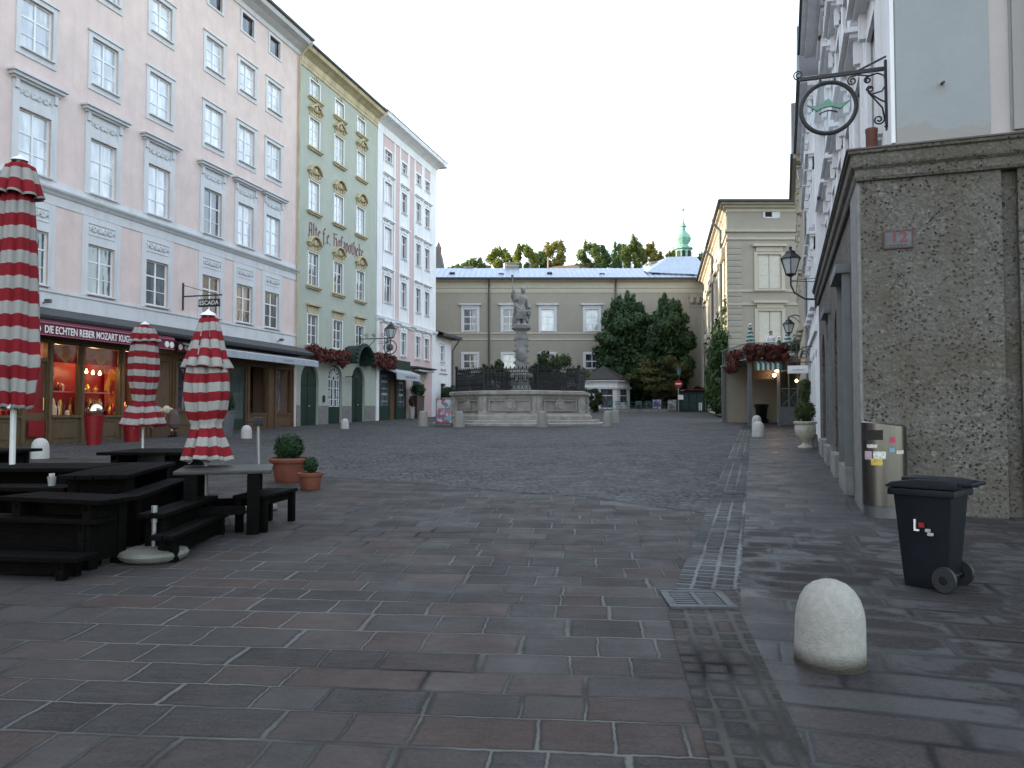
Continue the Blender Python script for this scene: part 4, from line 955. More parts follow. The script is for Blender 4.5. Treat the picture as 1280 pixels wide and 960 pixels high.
m_.tube([(0, -2.1, -.4), (0, -2.1, .35)], .025, 5); m_.build('medallion', M['gutter'], gs, smooth=True)
# ------------------------------------------------------------------ the row on the right
RP = (4.87, 10.74, 0.0); RA = math.atan((978-640)/FPX); RROT = -RA
RX = Vector((math.cos(RA), -math.sin(RA), 0)); RY = Vector((math.sin(RA), math.cos(RA), 0))
def rw(q, k, z): return Vector(RP)+RX*q+RY*k+Vector((0, 0, z))
SIDE = lambda x0=0.: (lambda u, v, z: (x0+v, u, z))       # wall coordinates on the face towards the square
ch = thing('corner_house', 'corner house of rough conglomerate stone below and pale blue plaster above', 'house', RP, RROT)
LEDGE = 5.2
# stone storey: front face with a recessed strip, face to the square with shop openings
mb = MB(); zt = 4.92
wall(mb, 0.0, 1.71, 0, zt, [], y=0); wall(mb, 1.71, 1.90, 0, zt, [], y=.11); wall(mb, 1.90, 8, 0, zt, [], y=.0)
mb.poly([(1.71, 0, 0), (1.71, .11, 0), (1.71, .11, zt), (1.71, 0, zt)]); mb.poly([(1.90, 0, 0), (1.90, .11, 0), (1.90, .11, zt), (1.90, 0, zt)])
mb.xf = SIDE(0); ops = [(1.9, 3.5, .0, 3.75), (4.6, 6.2, .0, 3.75), (7.3, 8.9, .0, 3.75), (10.0, 11.6, .0, 3.75)]
arched_wall(mb, 0, 13.2, 0, zt, [(a, b, c, d) for a, b, c, d in ops], depth=.55)
mb.xf = None; mb.poly([(0, 13.2, 0), (8, 13.2, 0), (8, 13.2, zt), (0, 13.2, zt)])
mb.build('stone_storey', M['stone'], ch, recalc=False)
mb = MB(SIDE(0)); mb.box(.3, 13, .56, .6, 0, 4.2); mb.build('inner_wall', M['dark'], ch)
# smooth dressed corner and sills on the face to the square
mb = MB(SIDE(0))
mb.box(.012, 1.15, -.045, .02, 0, 4.86)
for a, b, c, d in ops:
    mb.box(a, b, -.12, .5, 0, gz(12+a)+.42)
mb.build('dressed_stone', M['stonelight'], ch, bevel=.012)
# steel portals with little roofs in front of the shop openings
for i, (a, b, c, d) in enumerate(ops[:3:2]):
    mb = MB(SIDE(0)); x0, x1 = a+.1, b-.1; pr_ = .05 if i % 2 else .12
    mb.box(x0, x0+.05, -pr_, .30, .55, 3.9); mb.box(x1-.05, x1, -pr_, .30, .55, 3.9); mb.box(x0-.06, x1+.06, -pr_-.10, .30, 3.9, 4.05); mb.box(x0+.07, x1-.07, .1, .16, 3.2, 3.3)
    o = mb.build('shop_portal', M['bluegrey'], ch, bevel=.008)
    m_ = MB(SIDE(0)); m_.box(x0+.07, x1-.07, .22, .25, .6, 3.9); m_.build('shop_pane', M['glass'], o)
# ledge round the corner
prof = [(-.02, 4.83), (.05, 4.84), (.07, 4.88), (.07, 4.98), (.115, 5.02), (.125, 5.05), (.125, 5.18), (.16, 5.20), (.165, 5.24), (-.02, 5.29)]
def ledge(mb, prof, kmax, qmax):
    n = len(prof); rings = []
    for kind in range(3):
        rings.append(mb._a([((-o, kmax, z), (-o, -o, z), (qmax, -o, z))[kind] for o, z in prof]))
    for a, b in ((0, 1), (1, 2)):
        for j in range(n): mb.face((rings[a]+j, rings[a]+(j+1) % n, rings[b]+(j+1) % n, rings[b]+j))
    mb.face(range(rings[0], rings[0]+n)); mb.face(range(rings[2], rings[2]+n))
mb = MB(); ledge(mb, prof, 13.2, 8); mb.build('stone_ledge', M['stone'], ch)
mb = MB(); ledge(mb, [(-.4, 5.31), (.185, 5.242), (.185, 5.265), (-.4, 5.36)], 13.2, 8); mb.build('ledge_flashing', mat('brown_flashing', (.06, .045, .038), .5, .2), ch)
# upper wall
UQ = .46
urow = [(6.05, 2.0), (9.3, 1.9), (12.1, 1.3)]
ucol = [2.2, 4.7, 7.2, 9.7, 12.2, 14.6, 16.3]
UT = 14.2
mb = MB(); wall(mb, UQ, 1.61, 5.2, UT, [], y=.02); wall(mb, 1.84, 8, 5.2, UT, [(2.25, 3.45, 5.95, 8.0), (2.25, 3.45, 9.2, 11.2)], y=.02)
mb.build('wall', M['blue'], ch, recalc=False)
mb = MB(); mb.box(1.61, 1.84, .028, .2, 5.2, UT); mb.build('pilaster_strip', M['pinkstrip'], ch)
mb = MB(SIDE(UQ)); holes = [(x-.6, x+.6, z, z+h) for z, h in urow for x in ucol]
wall(mb, .02, 17.4, 5.2, UT, holes, depth=.25); wall(mb, 13.2, 17.4, 0, 5.2, [], depth=.2); mb.xf = None; mb.poly([(UQ, 17.4, 0), (8, 17.4, 0), (8, 17.4, UT), (UQ, 17.4, UT)])
mb.build('side_wall', M['coldwhite'], ch, recalc=False)
mb = MB(SIDE(UQ)); mb.box(.3, 17.3, .3, .4, 5.3, UT-.1); mb.xf = None; mb.box(1.9, 7.9, .34, .4, 5.3, UT-.1); mb.build('inner_wall', M['dark'], ch)
def surR(w, h, hood=.34):
    return ((-w/2-.22, -w/2, -.07, .03, -.1, h+.2), (w/2, w/2+.22, -.07, .03, -.1, h+.2), (-w/2, w/2, -.07, .03, h, h+.2), (-w/2-.1, w/2+.1, -.2, .05, -.16, -.003), (-w/2-.22, w/2+.22, -.05, .02, h+.2, h+.55),
            (-w/2-.34, w/2+.34, -hood+.1, .02, h+.55, h+.63), (-w/2-.42, w/2+.42, -hood, .02, h+.63, h+.72), (-w/2-.22, -w/2-.06, -.18, 0, h+.1, h+.549), (w/2+.06, w/2+.22, -.18, 0, h+.1, h+.549))
for j, (z, h) in enumerate(urow):
    for x in ucol:
        window(ch, 0, 0, 1.2, h, bars=((.64, .05), (.32, .025)), sur=surR(1.2, h, .36 if j < 2 else .26), surm='coldwhite', pos=(UQ, x, z), rot=-PI/2)
for z, h in ((5.95, 2.05), (9.2, 2.0)):
    window(ch, 0, 0, 1.2, h, bars=((.64, .05), (.32, .025)), sur=((-.98, -.6, -.05, .03, -.6, h+.3), (.6, .98, -.05, .03, -.6, h+.3), (-.6, .6, -.05, .03, h, h+.3), (-.6, .6, -.02, .03, -.6, -.01), (-.80, -.70, -.08, 0, -.3, h+.1), (.7, .8, -.08, 0, -.3, h+.1), (-1.0, -.62, -.10, 0, h+.301, h+.36)), surm='blue', pos=(2.85, .02, z))
mb = MB(SIDE(UQ)); 
mb.prism([(-.02, UT), (-.3, UT+.05), (-.7, UT+.15), (-.75, UT+.4), (.1, UT+.42), (.1, UT)], -.5, 17.5, 'yz') if False else None
mb.xf = None; mb.box(UQ-.30, 8, -.28, 17.45, UT, UT+.12); mb.box(UQ-.62, 8, -.6, 17.5, UT+.121, UT+.24); mb.box(UQ-.78, 8, -.76, 17.55, UT+.241, UT+.42); mb.build('cornice', M['coldwhite'], ch)
mb = MB(); mb.box(UQ-.86, UQ-.74, -.8, 17.6, UT+.30, UT+.48); mb.build('rain_gutter', M['iron'], ch)
mb = MB(); hip_roof(mb, UQ-.8, 9, -.78, 17.5, UT+.43, 4.4); mb.build('roof', M['slate'], ch)
# pilaster strips and pipes on the face to the square
mb = MB(SIDE(UQ))
for u in (.02, 3.3, 5.8, 8.3, 10.8, 13.3, 15.3): mb.box(u, u+.32, -.05, .02, 5.35, UT-.02)
mb.box(.4, 17.3, -.09, .02, 8.75, 8.95); mb.box(.4, 17.3, -.09, .02, 11.6, 11.75)
mb.build('pilaster', M['coldwhite'], ch)
# iron spike in the blue wall, clay pot on the ledge
m_ = MB(); m_.tube([(1.04, .03, 6.1), (1.04, -.12, 6.06)], .02, 6); m_.build('wall_spike', mat('rusty_iron', (.10, .04, .03), .8, .3), ch)
# more houses of the row
def side_house(name, label, k0, k1, top, m, x0, rows, cols, w=1.05, foot=4.6, hood=.25, pipe=None, over=.45, soff='coldwhite'):
    h_ = thing(name, label, 'house', RP, RROT)
    mb = MB(SIDE(x0)); holes = [(x-w/2, x+w/2, z, z+h) for z, h in rows for x in cols]
    dr = [(c_-.75, c_+.75, 0, 4.0) for c_ in cols]
    wall(mb, k0, k1, foot, top, holes, depth=.25); arched_wall(mb, k0, k1, 0, foot, dr, depth=.4); mb.xf = None
    for kk in (k0, k1): mb.poly([(x0, kk, 0), (x0+8, kk, 0), (x0+8, kk, top), (x0, kk, top)])
    mb.build('wall', M[m], h_, recalc=False)
    mb = MB(SIDE(x0)); mb.box(k0+.1, k1-.1, .42, .5, 0, top-.1); mb.build('inner_wall', M['dark'], h_)
    for z, h in rows:
        for x in cols: window(h_, 0, 0, w, h, bars=((.64, .05), (.32, .025)), sur=surR(w, h, hood), surm=soff, pos=(x0, x, z), rot=-PI/2)
    mb = MB(); mb.box(x0-.2, x0+8, k0+.003, k1-.003, top, top+.12); mb.box(x0-over, x0+8, k0+.003, k1-.003, top+.121, top+.32); mb.build('cornice', M[soff], h_)
    mb = MB(); mb.box(x0-over-.12, x0-over-.001, k0, k1, top+.18, top+.34); mb.build('rain_gutter', M['iron'], h_)
    mb = MB(); hip_roof(mb, x0-over, x0+8.5, k0, k1, top+.33, 3.8); mb.build('roof', M['slate'], h_)
    mb = MB(SIDE(x0)); mb.box(k0, k1, -.1, .02, foot-.1, foot+.15)
    for c_ in cols: mb.box(c_-.95, c_-.76, -.06, .1, 0, 3.6); mb.box(c_+.76, c_+.95, -.06, .1, 0, 3.6)
    mb.build('string_course', M[soff], h_)
    if pipe is not None:
        mb = MB(); mb.tube([(x0-.14, pipe, top), (x0-.14, pipe, 1.0)], .06, 7); mb.lathe([(.10, -.45), (.10, -.3), (.24, .25), (.26, .3)], (x0-.26, pipe, top-1.0), 4, a0=PI/4); mb.build('downpipe', M['polegrey'], h_)
    return h_
side_house('white_house', 'tall white house on the right next to the corner house, hooded windows and grey downpipe', 17.42, 25.6, 13.3, 'coldwhite', .12, [(5.6, 1.8), (8.5, 1.8), (11.1, 1.3)], [18.7, 20.8, 22.9, 24.7], pipe=25.3, hood=.3)
side_house('cream_house', 'cream house on the right behind the roof terrace with shuttered stucco front', 25.62, 33.2, 13.15, 'cream', -.12, [(5.6, 1.8), (8.4, 1.8), (11.0, 1.3)], [26.9, 29.2, 31.6], hood=.2, soff='cream', over=.35)
# clay pot on the ledge
m_ = MB(); m_.lathe([(.07, 0), (.078, .05), (.08, .36), (.085, .37), (.085, .42), (.07, .42), (.065, .05)], n=14)
tag(m_.build('clay_pot', mat('rusty_brown_clay', (.11, .042, .028), .7, .2), None, loc=rw(.20, .42, 5.29), smooth=True), 'rust brown clay pot standing on the stone ledge below the crown sign', 'pot')
# house number plate
pl = thing('number_plate', 'small enamel house number plate with red figures on the stone wall', 'house number', rw(.465, -.004, 3.99), RROT)
m_ = MB(); m_.box(-.185, .185, -.028, .02, -.125, .125); m_.build('plate', mat('tarnished_enamel', (.075, .075, .085), .45, .3, 9, dirt=(.1, .09, .09), dscale=6), pl, bevel=.008)
m_ = MB()
for a in ((-.185, .185, .105, .125), (-.185, .185, -.125, -.105), (-.185, -.165, -.105, .105), (.165, .185, -.105, .105)): m_.box(a[0], a[1], -.034, -.026, a[2], a[3])
m_.build('rim', mat('faded_red_enamel', (.06, .016, .02), .5, .3, 12), pl)
text('figures', '12', .20, mat('red_enamel', (.13, .014, .025), .45), pl, (0.01, -.031, .025), extrude=.003, bold=.004, sx=1.1)
m_ = MB()
for k in range(5): m_.box(-.11+k*.045, -.085+k*.045, -.031, -.027, -.09, -.075)
m_.build('small_marks', M['iron'], pl)
# crown sign
cs = thing('crown_sign', 'round glass sign with a green crown hanging from a scrolled iron bracket', 'shop sign', rw(UQ-.004, .66, 0), RROT)
m_ = MB(); B0 = 5.87
m_.box(-.05, .0, -.035, .035, B0-.02, B0+.92); m_.bar((0, 0, B0+.80), (-1.22, 0, B0+.80), .05, .05); m_.bar((-.02, 0, B0+.98), (-.42, 0, B0+.81), .025); 
def scroll(cx, cz, r0, r1, a0, turns, n=26): return [(cx+(r0+(r1-r0)*k/n)*math.cos(a0+turns*2*PI*k/n), 0, cz+(r0+(r1-r0)*k/n)*math.sin(a0+turns*2*PI*k/n)) for k in range(n+1)]
m_.tube(scroll(-1.23, B0+.875, .075, .02, -PI/2, -1.6), .012, 5)
m_.tube([(-.03, 0, B0+.30), (-.10, 0, B0+.34), (-.21, 0, B0+.43), (-.27, 0, B0+.50)]+scroll(-.24, B0+.52, .05, .015, PI, -1.4), .013, 5)
m_.tube([(-.22, 0, B0+.44), (-.08, 0, B0+.47), (-.03, 0, B0+.56), (-.05, 0, B0+.70), (-.14, 0, B0+.745), (-.24, 0, B0+.72)]+scroll(-.27, B0+.66, .05, .015, PI/2, 1.4), .013, 5)
m_.tube([(-.24, 0, B0+.72), (-.40, 0, B0+.76)]+scroll(-.48, B0+.68, .07, .015, PI/2, 1.5), .013, 5)
m_.tube([(-.27, 0, B0+.48), (-.18, 0, B0+.36), (-.08, 0, B0+.22), (-.06, 0, B0+.10)]+scroll(-.13, B0+.05, .075, .015, 0, -1.5), .013, 5)
m_.ball((-.03, 0, B0-.06), .03, 8, 6); m_.bar((-.03, 0, B0-.12), (-.03, 0, B0), .03)
for x in (-.92, -.72): m_.bar((x, 0, B0+.80), (x, 0, B0+.70), .035, .035)
m_.build('bracket', M['iron'], cs, smooth=True)
CX, CZ, CR = -.815, B0+.315, .385
m_ = MB(); m_.tube([(CX+CR*math.cos(2*PI*k/40), 0, CZ+CR*math.sin(2*PI*k/40)) for k in range(41)], .033, 8, cap=False); m_.build('ring', M['iron'], cs, smooth=True)
m_ = MB(); m_.prism([(CX+CR*math.cos(2*PI*k/40), CZ+CR*math.sin(2*PI*k/40)) for k in range(40)], -.006, .006); m_.build('glass_disc', clearglass('sign_glass', (.93, .95, .95), 1.3), cs)
m_ = MB(); cr_ = [(-.30, .075), (-.17, -.035)]+[(-.17+.34*k/8, -.035+.05*math.sin(PI*k/8)) for k in range(1, 8)]+[(.17, -.035), (.30, .075), (.13, .035), (.07, .06), (.0, .145), (-.07, .06), (-.13, .035)]
m_.prism([(CX+a, CZ+b) for a, b in cr_], -.013, -.007); m_.build('crown', mat('green_vinyl', (.10, .24, .17), .5, .05), cs)
m_ = MB(); m_.tube([(CX-.13+.26*k/8, -.011, CZ-.085+.04*math.sin(PI*k/8)) for k in range(9)], .010, 5); m_.tube([(CX-.30+.135*k/4, -.012, CZ+.073-.11*k/4) for k in range(5)], .006, 5); m_.tube([(CX+.30-.135*k/4, -.012, CZ+.073-.11*k/4) for k in range(5)], .006, 5); m_.tube([(CX-.17+.34*k/8, -.014, CZ-.037+.05*math.sin(PI*k/8)) for k in range(9)], .006, 5); m_.build('crown_outline', M['iron'], cs)

# ------------------------------------------------------------------ the two palaces closing the square
gp_ = thing('grey_palace', 'long grey beige palace with pale blue metal roof closing the square', 'palace', (0, 88, 0))
GWX = [-10.2, -4.75, -.27, 4.05, 9.1, 13.6, 18.0]
holes = [(x-.75, x+.75, z, z+h) for x in GWX for z, h in ((11.0, 2.45), (6.75, 1.6))]
mb = MB(); wall(mb, -34, 22.6, 0, 16.9, holes, depth=.3); mb.box(-34, 22.6, 12, 12.1, 0, 16.9); mb.box(-33.9, 22.5, .32, .4, 0.1, 16.8); mb.build('wall', M['greyp'], gp_, recalc=False)
mb = MB()
cornice(mb, -34, 22.4, [(-.02, 15.35), (.06, 15.36), (.08, 15.55), (-.02, 15.57)]); cornice(mb, -34, 22.4, [(-.02, 15.85), (.1, 15.86), (.14, 16.05), (.04, 16.07), (.04, 16.55), (.25, 16.62), (.5, 16.75), (.6, 16.92), (-.02, 16.93)])
mb.box(-34, 22.4, -.06, .02, 10.66, 10.84); mb.box(-34, 22.4, -.06, .02, 9.95, 10.12); mb.box(-34, 22.4, -.05, .02, 2.0, 2.4); mb.box(-34, 22.4, -.03, .02, 15.571, 15.849)
mb.build('cornice', M['cream'], gp_)
gsur = lambda h: tuple(list(frame_sur(1.5, h, .28, .25, .15, .06, 0., .08))+([(-1.05, 1.05, -.10, .02, h+.25, h+.5), (-1.25, 1.25, -.34, .02, h+.5, h+.64)] if h > 2 else []))
for i, x in enumerate(GWX):
    window(gp_, x, 11.0, 1.5, 2.45, cols=2, bars=((.66, .10), (.33, .08)), sur=gsur(2.45), surm='trim', glass='glassb' if i in (3, 4) else 'glass')
    window(gp_, x, 6.75, 1.5, 1.6, cols=2, bars=((.5, .10),), sur=gsur(1.6), surm='trim', glass='glassb' if i in (2,) else 'glass')
mb = MB(); y0, y1, zr = -.7, 7, 19.5
for a, b, c_, d in (((-34, y0, 16.95), (22.9, y0, 16.95), (22.9, y1, zr), (-34, y1, zr)), ((-34, 14.5, 16.95), (22.9, 14.5, 16.95), (22.9, y1, zr), (-34, y1, zr))): mb.poly([a, b, c_, d])
x = -33.5
while x < 22.6: mb.bar((x, y0, 16.97), (x, y1, zr+.015), .04, .05); x += .62
mb.box(-34, 22.9, y0+.02, 14.4, 16.931, 16.945)
mb.build('roof', M['metalroof'], gp_)
mb = MB(); mb.box(-34, 22.9, -.86, -.66, 16.78, 17.0); mb.build('rain_gutter', M['iron'], gp_)
for x in (-2.6, 11.8):
    mb = MB(); mb.tube([(x, -.72, 16.8), (x, -.2, 16.2), (x, -.16, 15.9), (x, -.16, 1.6)], .11, 8); mb.build('downpipe', M['gutter'], gp_, smooth=True)
for i, x in enumerate((-7.0, -1.25, 4.4, 10.5, 16.6, 21.0)):
    mb = MB(); mb.obox((x, 2.2, 18.0), (1, 0, 0), (0, .95, .31), (0, -.31, .95), .30, .32, .12); mb.build('skylight', M['glass'] if i % 2 else M['dark'], gp_)
def chimney(x, y, w, d, z0, z1, m, cap=True):
    mb = MB(); mb.box(x-w/2, x+w/2, y-d/2, y+d/2, z0, z1)
    if cap: mb.box(x-w/2-.15, x+w/2+.15, y-d/2-.15, y+d/2+.15, z1, z1+.15); mb.box(x-w/2+.1, x+w/2-.1, y-d/2+.1, y+d/2-.1, z1+.15, z1+.4); mb.box(x-w/2-.1, x+w/2+.1, y-d/2-.1, y+d/2+.1, z1+.4, z1+.5)
    mb.build('chimney', m, gp_)
chimney(-5.4, 7.5, 1.0, .8, 18.4, 19.2, M['greyp']); chimney(0., 7.5, 1.5, .9, 18.4, 19.7, M['greyp']); chimney(17.6, 7.5, 1.2, .9, 18.4, 19.8, M['greyp'])
mb = MB(); mb.prism([(2.6, 19.0), (8.6, 19.0), (8.6, 20.35), (7.6, 20.5), (5.3, 20.3), (4.0, 19.9), (3.0, 19.5)], 10, 13.5); mb.tube([(4.6, 10.5, 19.5), (4.6, 10.5, 21.6)], .12, 6); mb.build('terracotta_gable', mat('weathered_clay_tiles', (.33, .20, .12), .8, .3, 4), gp_)
mb = MB(); mb.poly([(15.8, 2, 18.1), (22.9, 0, 17.4), (22.9, 8, 21.2), (19.4, 8, 21.1)]); mb.poly([(15.8, 2, 18.1), (19.4, 8, 21.1), (15.8, 8.2, 19.6)]); mb.build('roof_gable', M['metalroof'], gp_)
mb = MB(); mb.box(20.3, 22.0, -.16, .02, 2.4, 15.3)
for s in (-.7, 0, .7): mb.ball((21.15+s, -.3, 14.4), .32, 8, 6, 1, .7, 1.2)
mb.box(20.1, 22.2, -.35, .02, 14.75, 15.1); mb.box(20.2, 22.1, -.22, .02, 13.7, 13.95); mb.build('corner_pilaster', M['greyp'], gp_)
# garden wall by the low house, lamp on it
gw_ = MB(); gw_.box(-9.5, -6.0, -.25, .25, 0, 4.95); gw_.box(-9.6, -5.9, -.32, .32, 4.95, 5.15)
tag(gw_.build('garden_wall', M['greyp'], None, loc=(0, 79.5, gz(79.5)), recalc=True), 'grey rendered garden wall with pale coping between the low white house and the fountain', 'wall')
# corner palace on the right
cp_ = thing('corner_palace', 'beige corner palace with rusticated pilaster and closed shutters on the right', 'palace', (15.4, 55, 0))
ANG = math.atan((828-640)/FPX); sA, cA = math.sin(ANG), math.cos(ANG)
LF = lambda u, v, z: (sA*u+cA*v, cA*u-sA*v, z)
fh = [(2.10, 3.80, 10.55, 12.95), (2.10, 3.80, 6.65, 8.9), (2.1, 3.8, 2.6, 5.2), (2.7, 3.6, 15.65, 16.0)]
lh = [(u-.85, u+.85, z, z+h) for u in (5.5, 11, 16.5, 22, 27.5) for z, h in ((10.4, 2.6), (6.4, 2.2))]
mb = MB(); wall(mb, 0, 12, 0, 16.5, fh, depth=.25); mb.xf = LF; wall(mb, 0, 33.3, 0, 16.5, lh, depth=.3); mb.xf = None; mb.box(.3, 11.9, .27, .3, 0, 16.4); mb.build('wall', M['greyp'], cp_, recalc=False)
mb = MB(LF); mb.box(.4, 33, .32, .4, 0, 16.4); mb.build('inner_wall', M['greyp'], cp_)
def run2(mb, prof, kmax, qmax):
    n = len(prof); rg = []
    for kind in range(3): rg.append(mb._a([((sA*kmax-o, cA*kmax, z), (-o, -o, z), (qmax, -o, z))[kind] for o, z in prof]))
    for a, b in ((0, 1), (1, 2)):
        for j in range(n): mb.face((rg[a]+j, rg[a]+(j+1) % n, rg[b]+(j+1) % n, rg[b]+j))
    mb.face(range(rg[0], rg[0]+n)); mb.face(range(rg[2], rg[2]+n))
mb = MB()
for pr in ([(-.02, 16.0), (.06, 16.02), (.08, 16.2), (.3, 16.3), (.34, 16.4), (.6, 16.45), (.66, 16.62), (-.02, 16.64)], [(-.02, 14.55), (.16, 14.56), (.2, 14.72), (-.02, 14.75)], [(-.02, 14.0), (.10, 14.01), (.12, 14.15), (-.02, 14.17)], [(-.02, 10.25), (.08, 10.26), (.1, 10.42), (-.02, 10.43)], [(-.02, 9.3), (.08, 9.31), (.1, 9.48), (-.02, 9.5)], [(-.02, 1.0), (.12, 1.0), (.12, 2.05), (-.02, 2.15)]): run2(mb, pr, 33.0, 12)
mb.build('cornice', M['cream'], cp_)
mb = MB()
z = 2.2
while z < 13.8:
    mb.box(-.03, .98, -.045, .02, z, z+.40); 
    mb.xf = LF; mb.box(.0, 1.9, -.04, .02, z, z+.40); mb.xf = None; z += .43
mb.build('rusticated_pilaster', M['greyp'], cp_, bevel=.012)
mb = MB(LF); mb.box(2.2, 3.6, -.12, .02, 2.2, 13.0); mb.box(2.0, 3.8, -.3, .02, 13.0, 13.9)
for u in (2.2, 2.9, 3.6): mb.ball((u, -.3, 13.3), .3, 8, 6, 1, .6, 1.3)
for u0 in (7.5, 13, 18.5, 24, 29.7): mb.box(u0, u0+1.0, -.1, .02, 2.2, 13.9); mb.box(u0-.15, u0+1.15, -.25, .02, 13.2, 13.9)
mb.build('capital', M['cream'], cp_)
shut = mat('pale_shutter_paint', (.50, .47, .40), .55, .06, 4)
def shutters(w, h):
    mb = MB()
    for s in (-1, 1):
        a, b = (.02, w/2) if s > 0 else (-w/2, -.02)
        mb.box(a, b, .06, .12, 0, h)
        for k in range(3): mb.box(a+.1, b-.1, .045, .06, .12+k*h/3, h/3-.12+k*h/3)
    return mb
for a, b, c_, d in fh[:3]:
    f = link('shuttered_window', cached(('fs', b-a, d-c_), lambda: (lambda q: (q.box(-(b-a)/2-.24, -(b-a)/2, -.07, .02, -.1, d-c_+.2), q.box((b-a)/2, (b-a)/2+.24, -.07, .02, -.1, d-c_+.2), q.box(-(b-a)/2, (b-a)/2, -.07, .02, d-c_, d-c_+.2), q.box(-(b-a)/2-.35, (b-a)/2+.35, -.3, .02, d-c_+.55, d-c_+.72), q.box(-(b-a)/2-.1, (b-a)/2+.1, -.12, .02, d-c_+.2, d-c_+.55), q.box(-(b-a)/2-.3, (b-a)/2+.3, -.2, .02, -.22, -.1), q)[6])(MB()), 'shuttered_window', M['cream']), cp_, ((a+b)/2, 0, c_))
    link('shutter', cached(('sh', b-a, d-c_), lambda: shutters(b-a, d-c_), 'shutter', shut), f)
mb = MB(); mb.box(2.7, 3.6, .12, .2, 15.65, 16.0); mb.build('attic_opening', M['dark'], cp_); mb = MB(); mb.box(2.55, 2.7, -.04, .1, 15.6, 16.02); mb.box(3.6, 3.75, -.04, .1, 15.6, 16.02); mb.box(2.7, 3.6, -.04, .1, 15.55, 15.65); mb.box(3.2, 3.6, -.03, .11, 15.65, 16.0); mb.build('attic_frame', M['trim'], cp_)
for u in (5.5, 11, 16.5, 22, 27.5):
    p = LF(u, 0, 0)
    for z, h in ((10.4, 2.6), (6.4, 2.2)):
        f = link('shuttered_window', cached(('ls', h), lambda: (lambda q: (q.box(-1.1, -.85, -.08, .02, -.15, h+.2), q.box(.85, 1.1, -.08, .02, -.15, h+.2), q.box(-.85, .85, -.08, .02, h, h+.2), q.box(-1.25, 1.25, -.3, .02, h+.45, h+.6), q.ball((0, -.1, h+1.0), .45, 12, 6, .9, .5, 1.0), q)[5])(MB()), 'shuttered_window', M['cream']), cp_, (p[0], p[1], z), PI/2-ANG+PI)
        link('shutter', cached(('lsh', h), lambda: shutters(1.7, h), 'shutter', shut), f)
mb = MB(); mb.poly([(-.7, -.7, 16.66), (12, -.7, 16.66), (12, 7, 18.6), (5.2, 7, 18.6)]); mb.poly([(-.7, -.7, 16.66), (5.2, 7, 18.6), (sA*33+5.5, cA*33, 18.6), (sA*33-.7, cA*33, 16.66)]); mb.poly([(5.2, 7, 18.6), (12, 7, 18.6), (12, 33, 18.6), (sA*33+5.5, 33, 18.6)])
for k in range(11): mb.bar((.2+k*1.05, -.68, 16.70), (4.6+k*.75, 6.2, 18.44), .07, .1)
mb.build('roof', M['metalroof'], cp_)
mb = MB(); mb.bar((-.78, -.78, 16.64), (12, -.78, 16.64), .16, .16); mb.bar((-.78, -.78, 16.64), (sA*33-.78, cA*33, 16.64), .16, .16); mb.build('rain_gutter', M['iron'], cp_)
for u in (4.0, 14.2):
    mb = MB(); p = LF(u, -.2, 0); q_ = LF(u, -.75, 0); mb.tube([(q_[0], q_[1], 16.5), (q_[0], q_[1], 16.2), (p[0], p[1], 15.6), (p[0], p[1], 1.8)], .10, 7); mb.build('downpipe', M['gutter'], cp_, smooth=True)
# distant church tower and gable behind the roofs
tw = thing('church_tower', 'green copper onion spire of a church behind the palace roof', 'church tower', (26.7, 120, 0))
m_ = MB(); m_.box(-2.2, 2.2, -2.2, 2.2, 2, 24.2); m_.build('tower_shaft', M['cream'], tw)
m_ = MB(); m_.lathe([(2.7, 23.0), (2.2, 23.9), (1.55, 24.5), (1.45, 25.2), (1.2, 25.3), (1.2, 27.0), (1.5, 27.15), (1.5, 27.35), (.95, 27.6), (.75, 27.9), (1.15, 28.5), (1.25, 28.9), (1.05, 29.4), (.55, 29.9), (.35, 30.2), (.35, 30.6), (.55, 30.7), (.4, 31.0), (.12, 31.6), (.06, 33.2)], n=10)
m_.ball((0, 0, 33.4), .24, 8, 6); m_.bar((0, 0, 33.4), (0, 0, 34.6), .07); m_.bar((-.3, 0, 34.2), (.3, 0, 34.2), .07); m_.build('onion_spire', M['copper'], tw, smooth=True, angle=30)
for k in range(8):
    a = 2*PI*(k+.5)/8+.2; m_ = MB(); m_.prism(arch_pts(-.26, .26, 25.45, 26.85), -.06, .03); o = m_.build('belfry_opening', M['dark'], tw, loc=(1.19*math.cos(a), 1.19*math.sin(a), 0), rot=a+PI/2)
gt = thing('gable_tower', 'dark slate gabled tower with little pinnacles far behind the rose house', 'tower', (-15.2, 140, 0))
m_ = MB(); m_.prism([(-4.2, 0), (3.55, 0), (3.3, 26), (2.3, 30.8), (-3.2, 30.8), (-4.0, 26)], -3, 3); m_.build('body', mat('grey_slate_hanging', (.10, .095, .095), .8, .2, 3), gt)
for x in (-2.6, 1.9): m_ = MB(); m_.box(x-.45, x+.45, -.45, .45, 30.8, 31.6); m_.lathe([(.75, 31.6), (.0, 33.0)], (x, 0, 0), 4, a0=PI/4); m_.build('pinnacle', mat('brown_stone', (.16, .11, .09), .8, .2), gt)
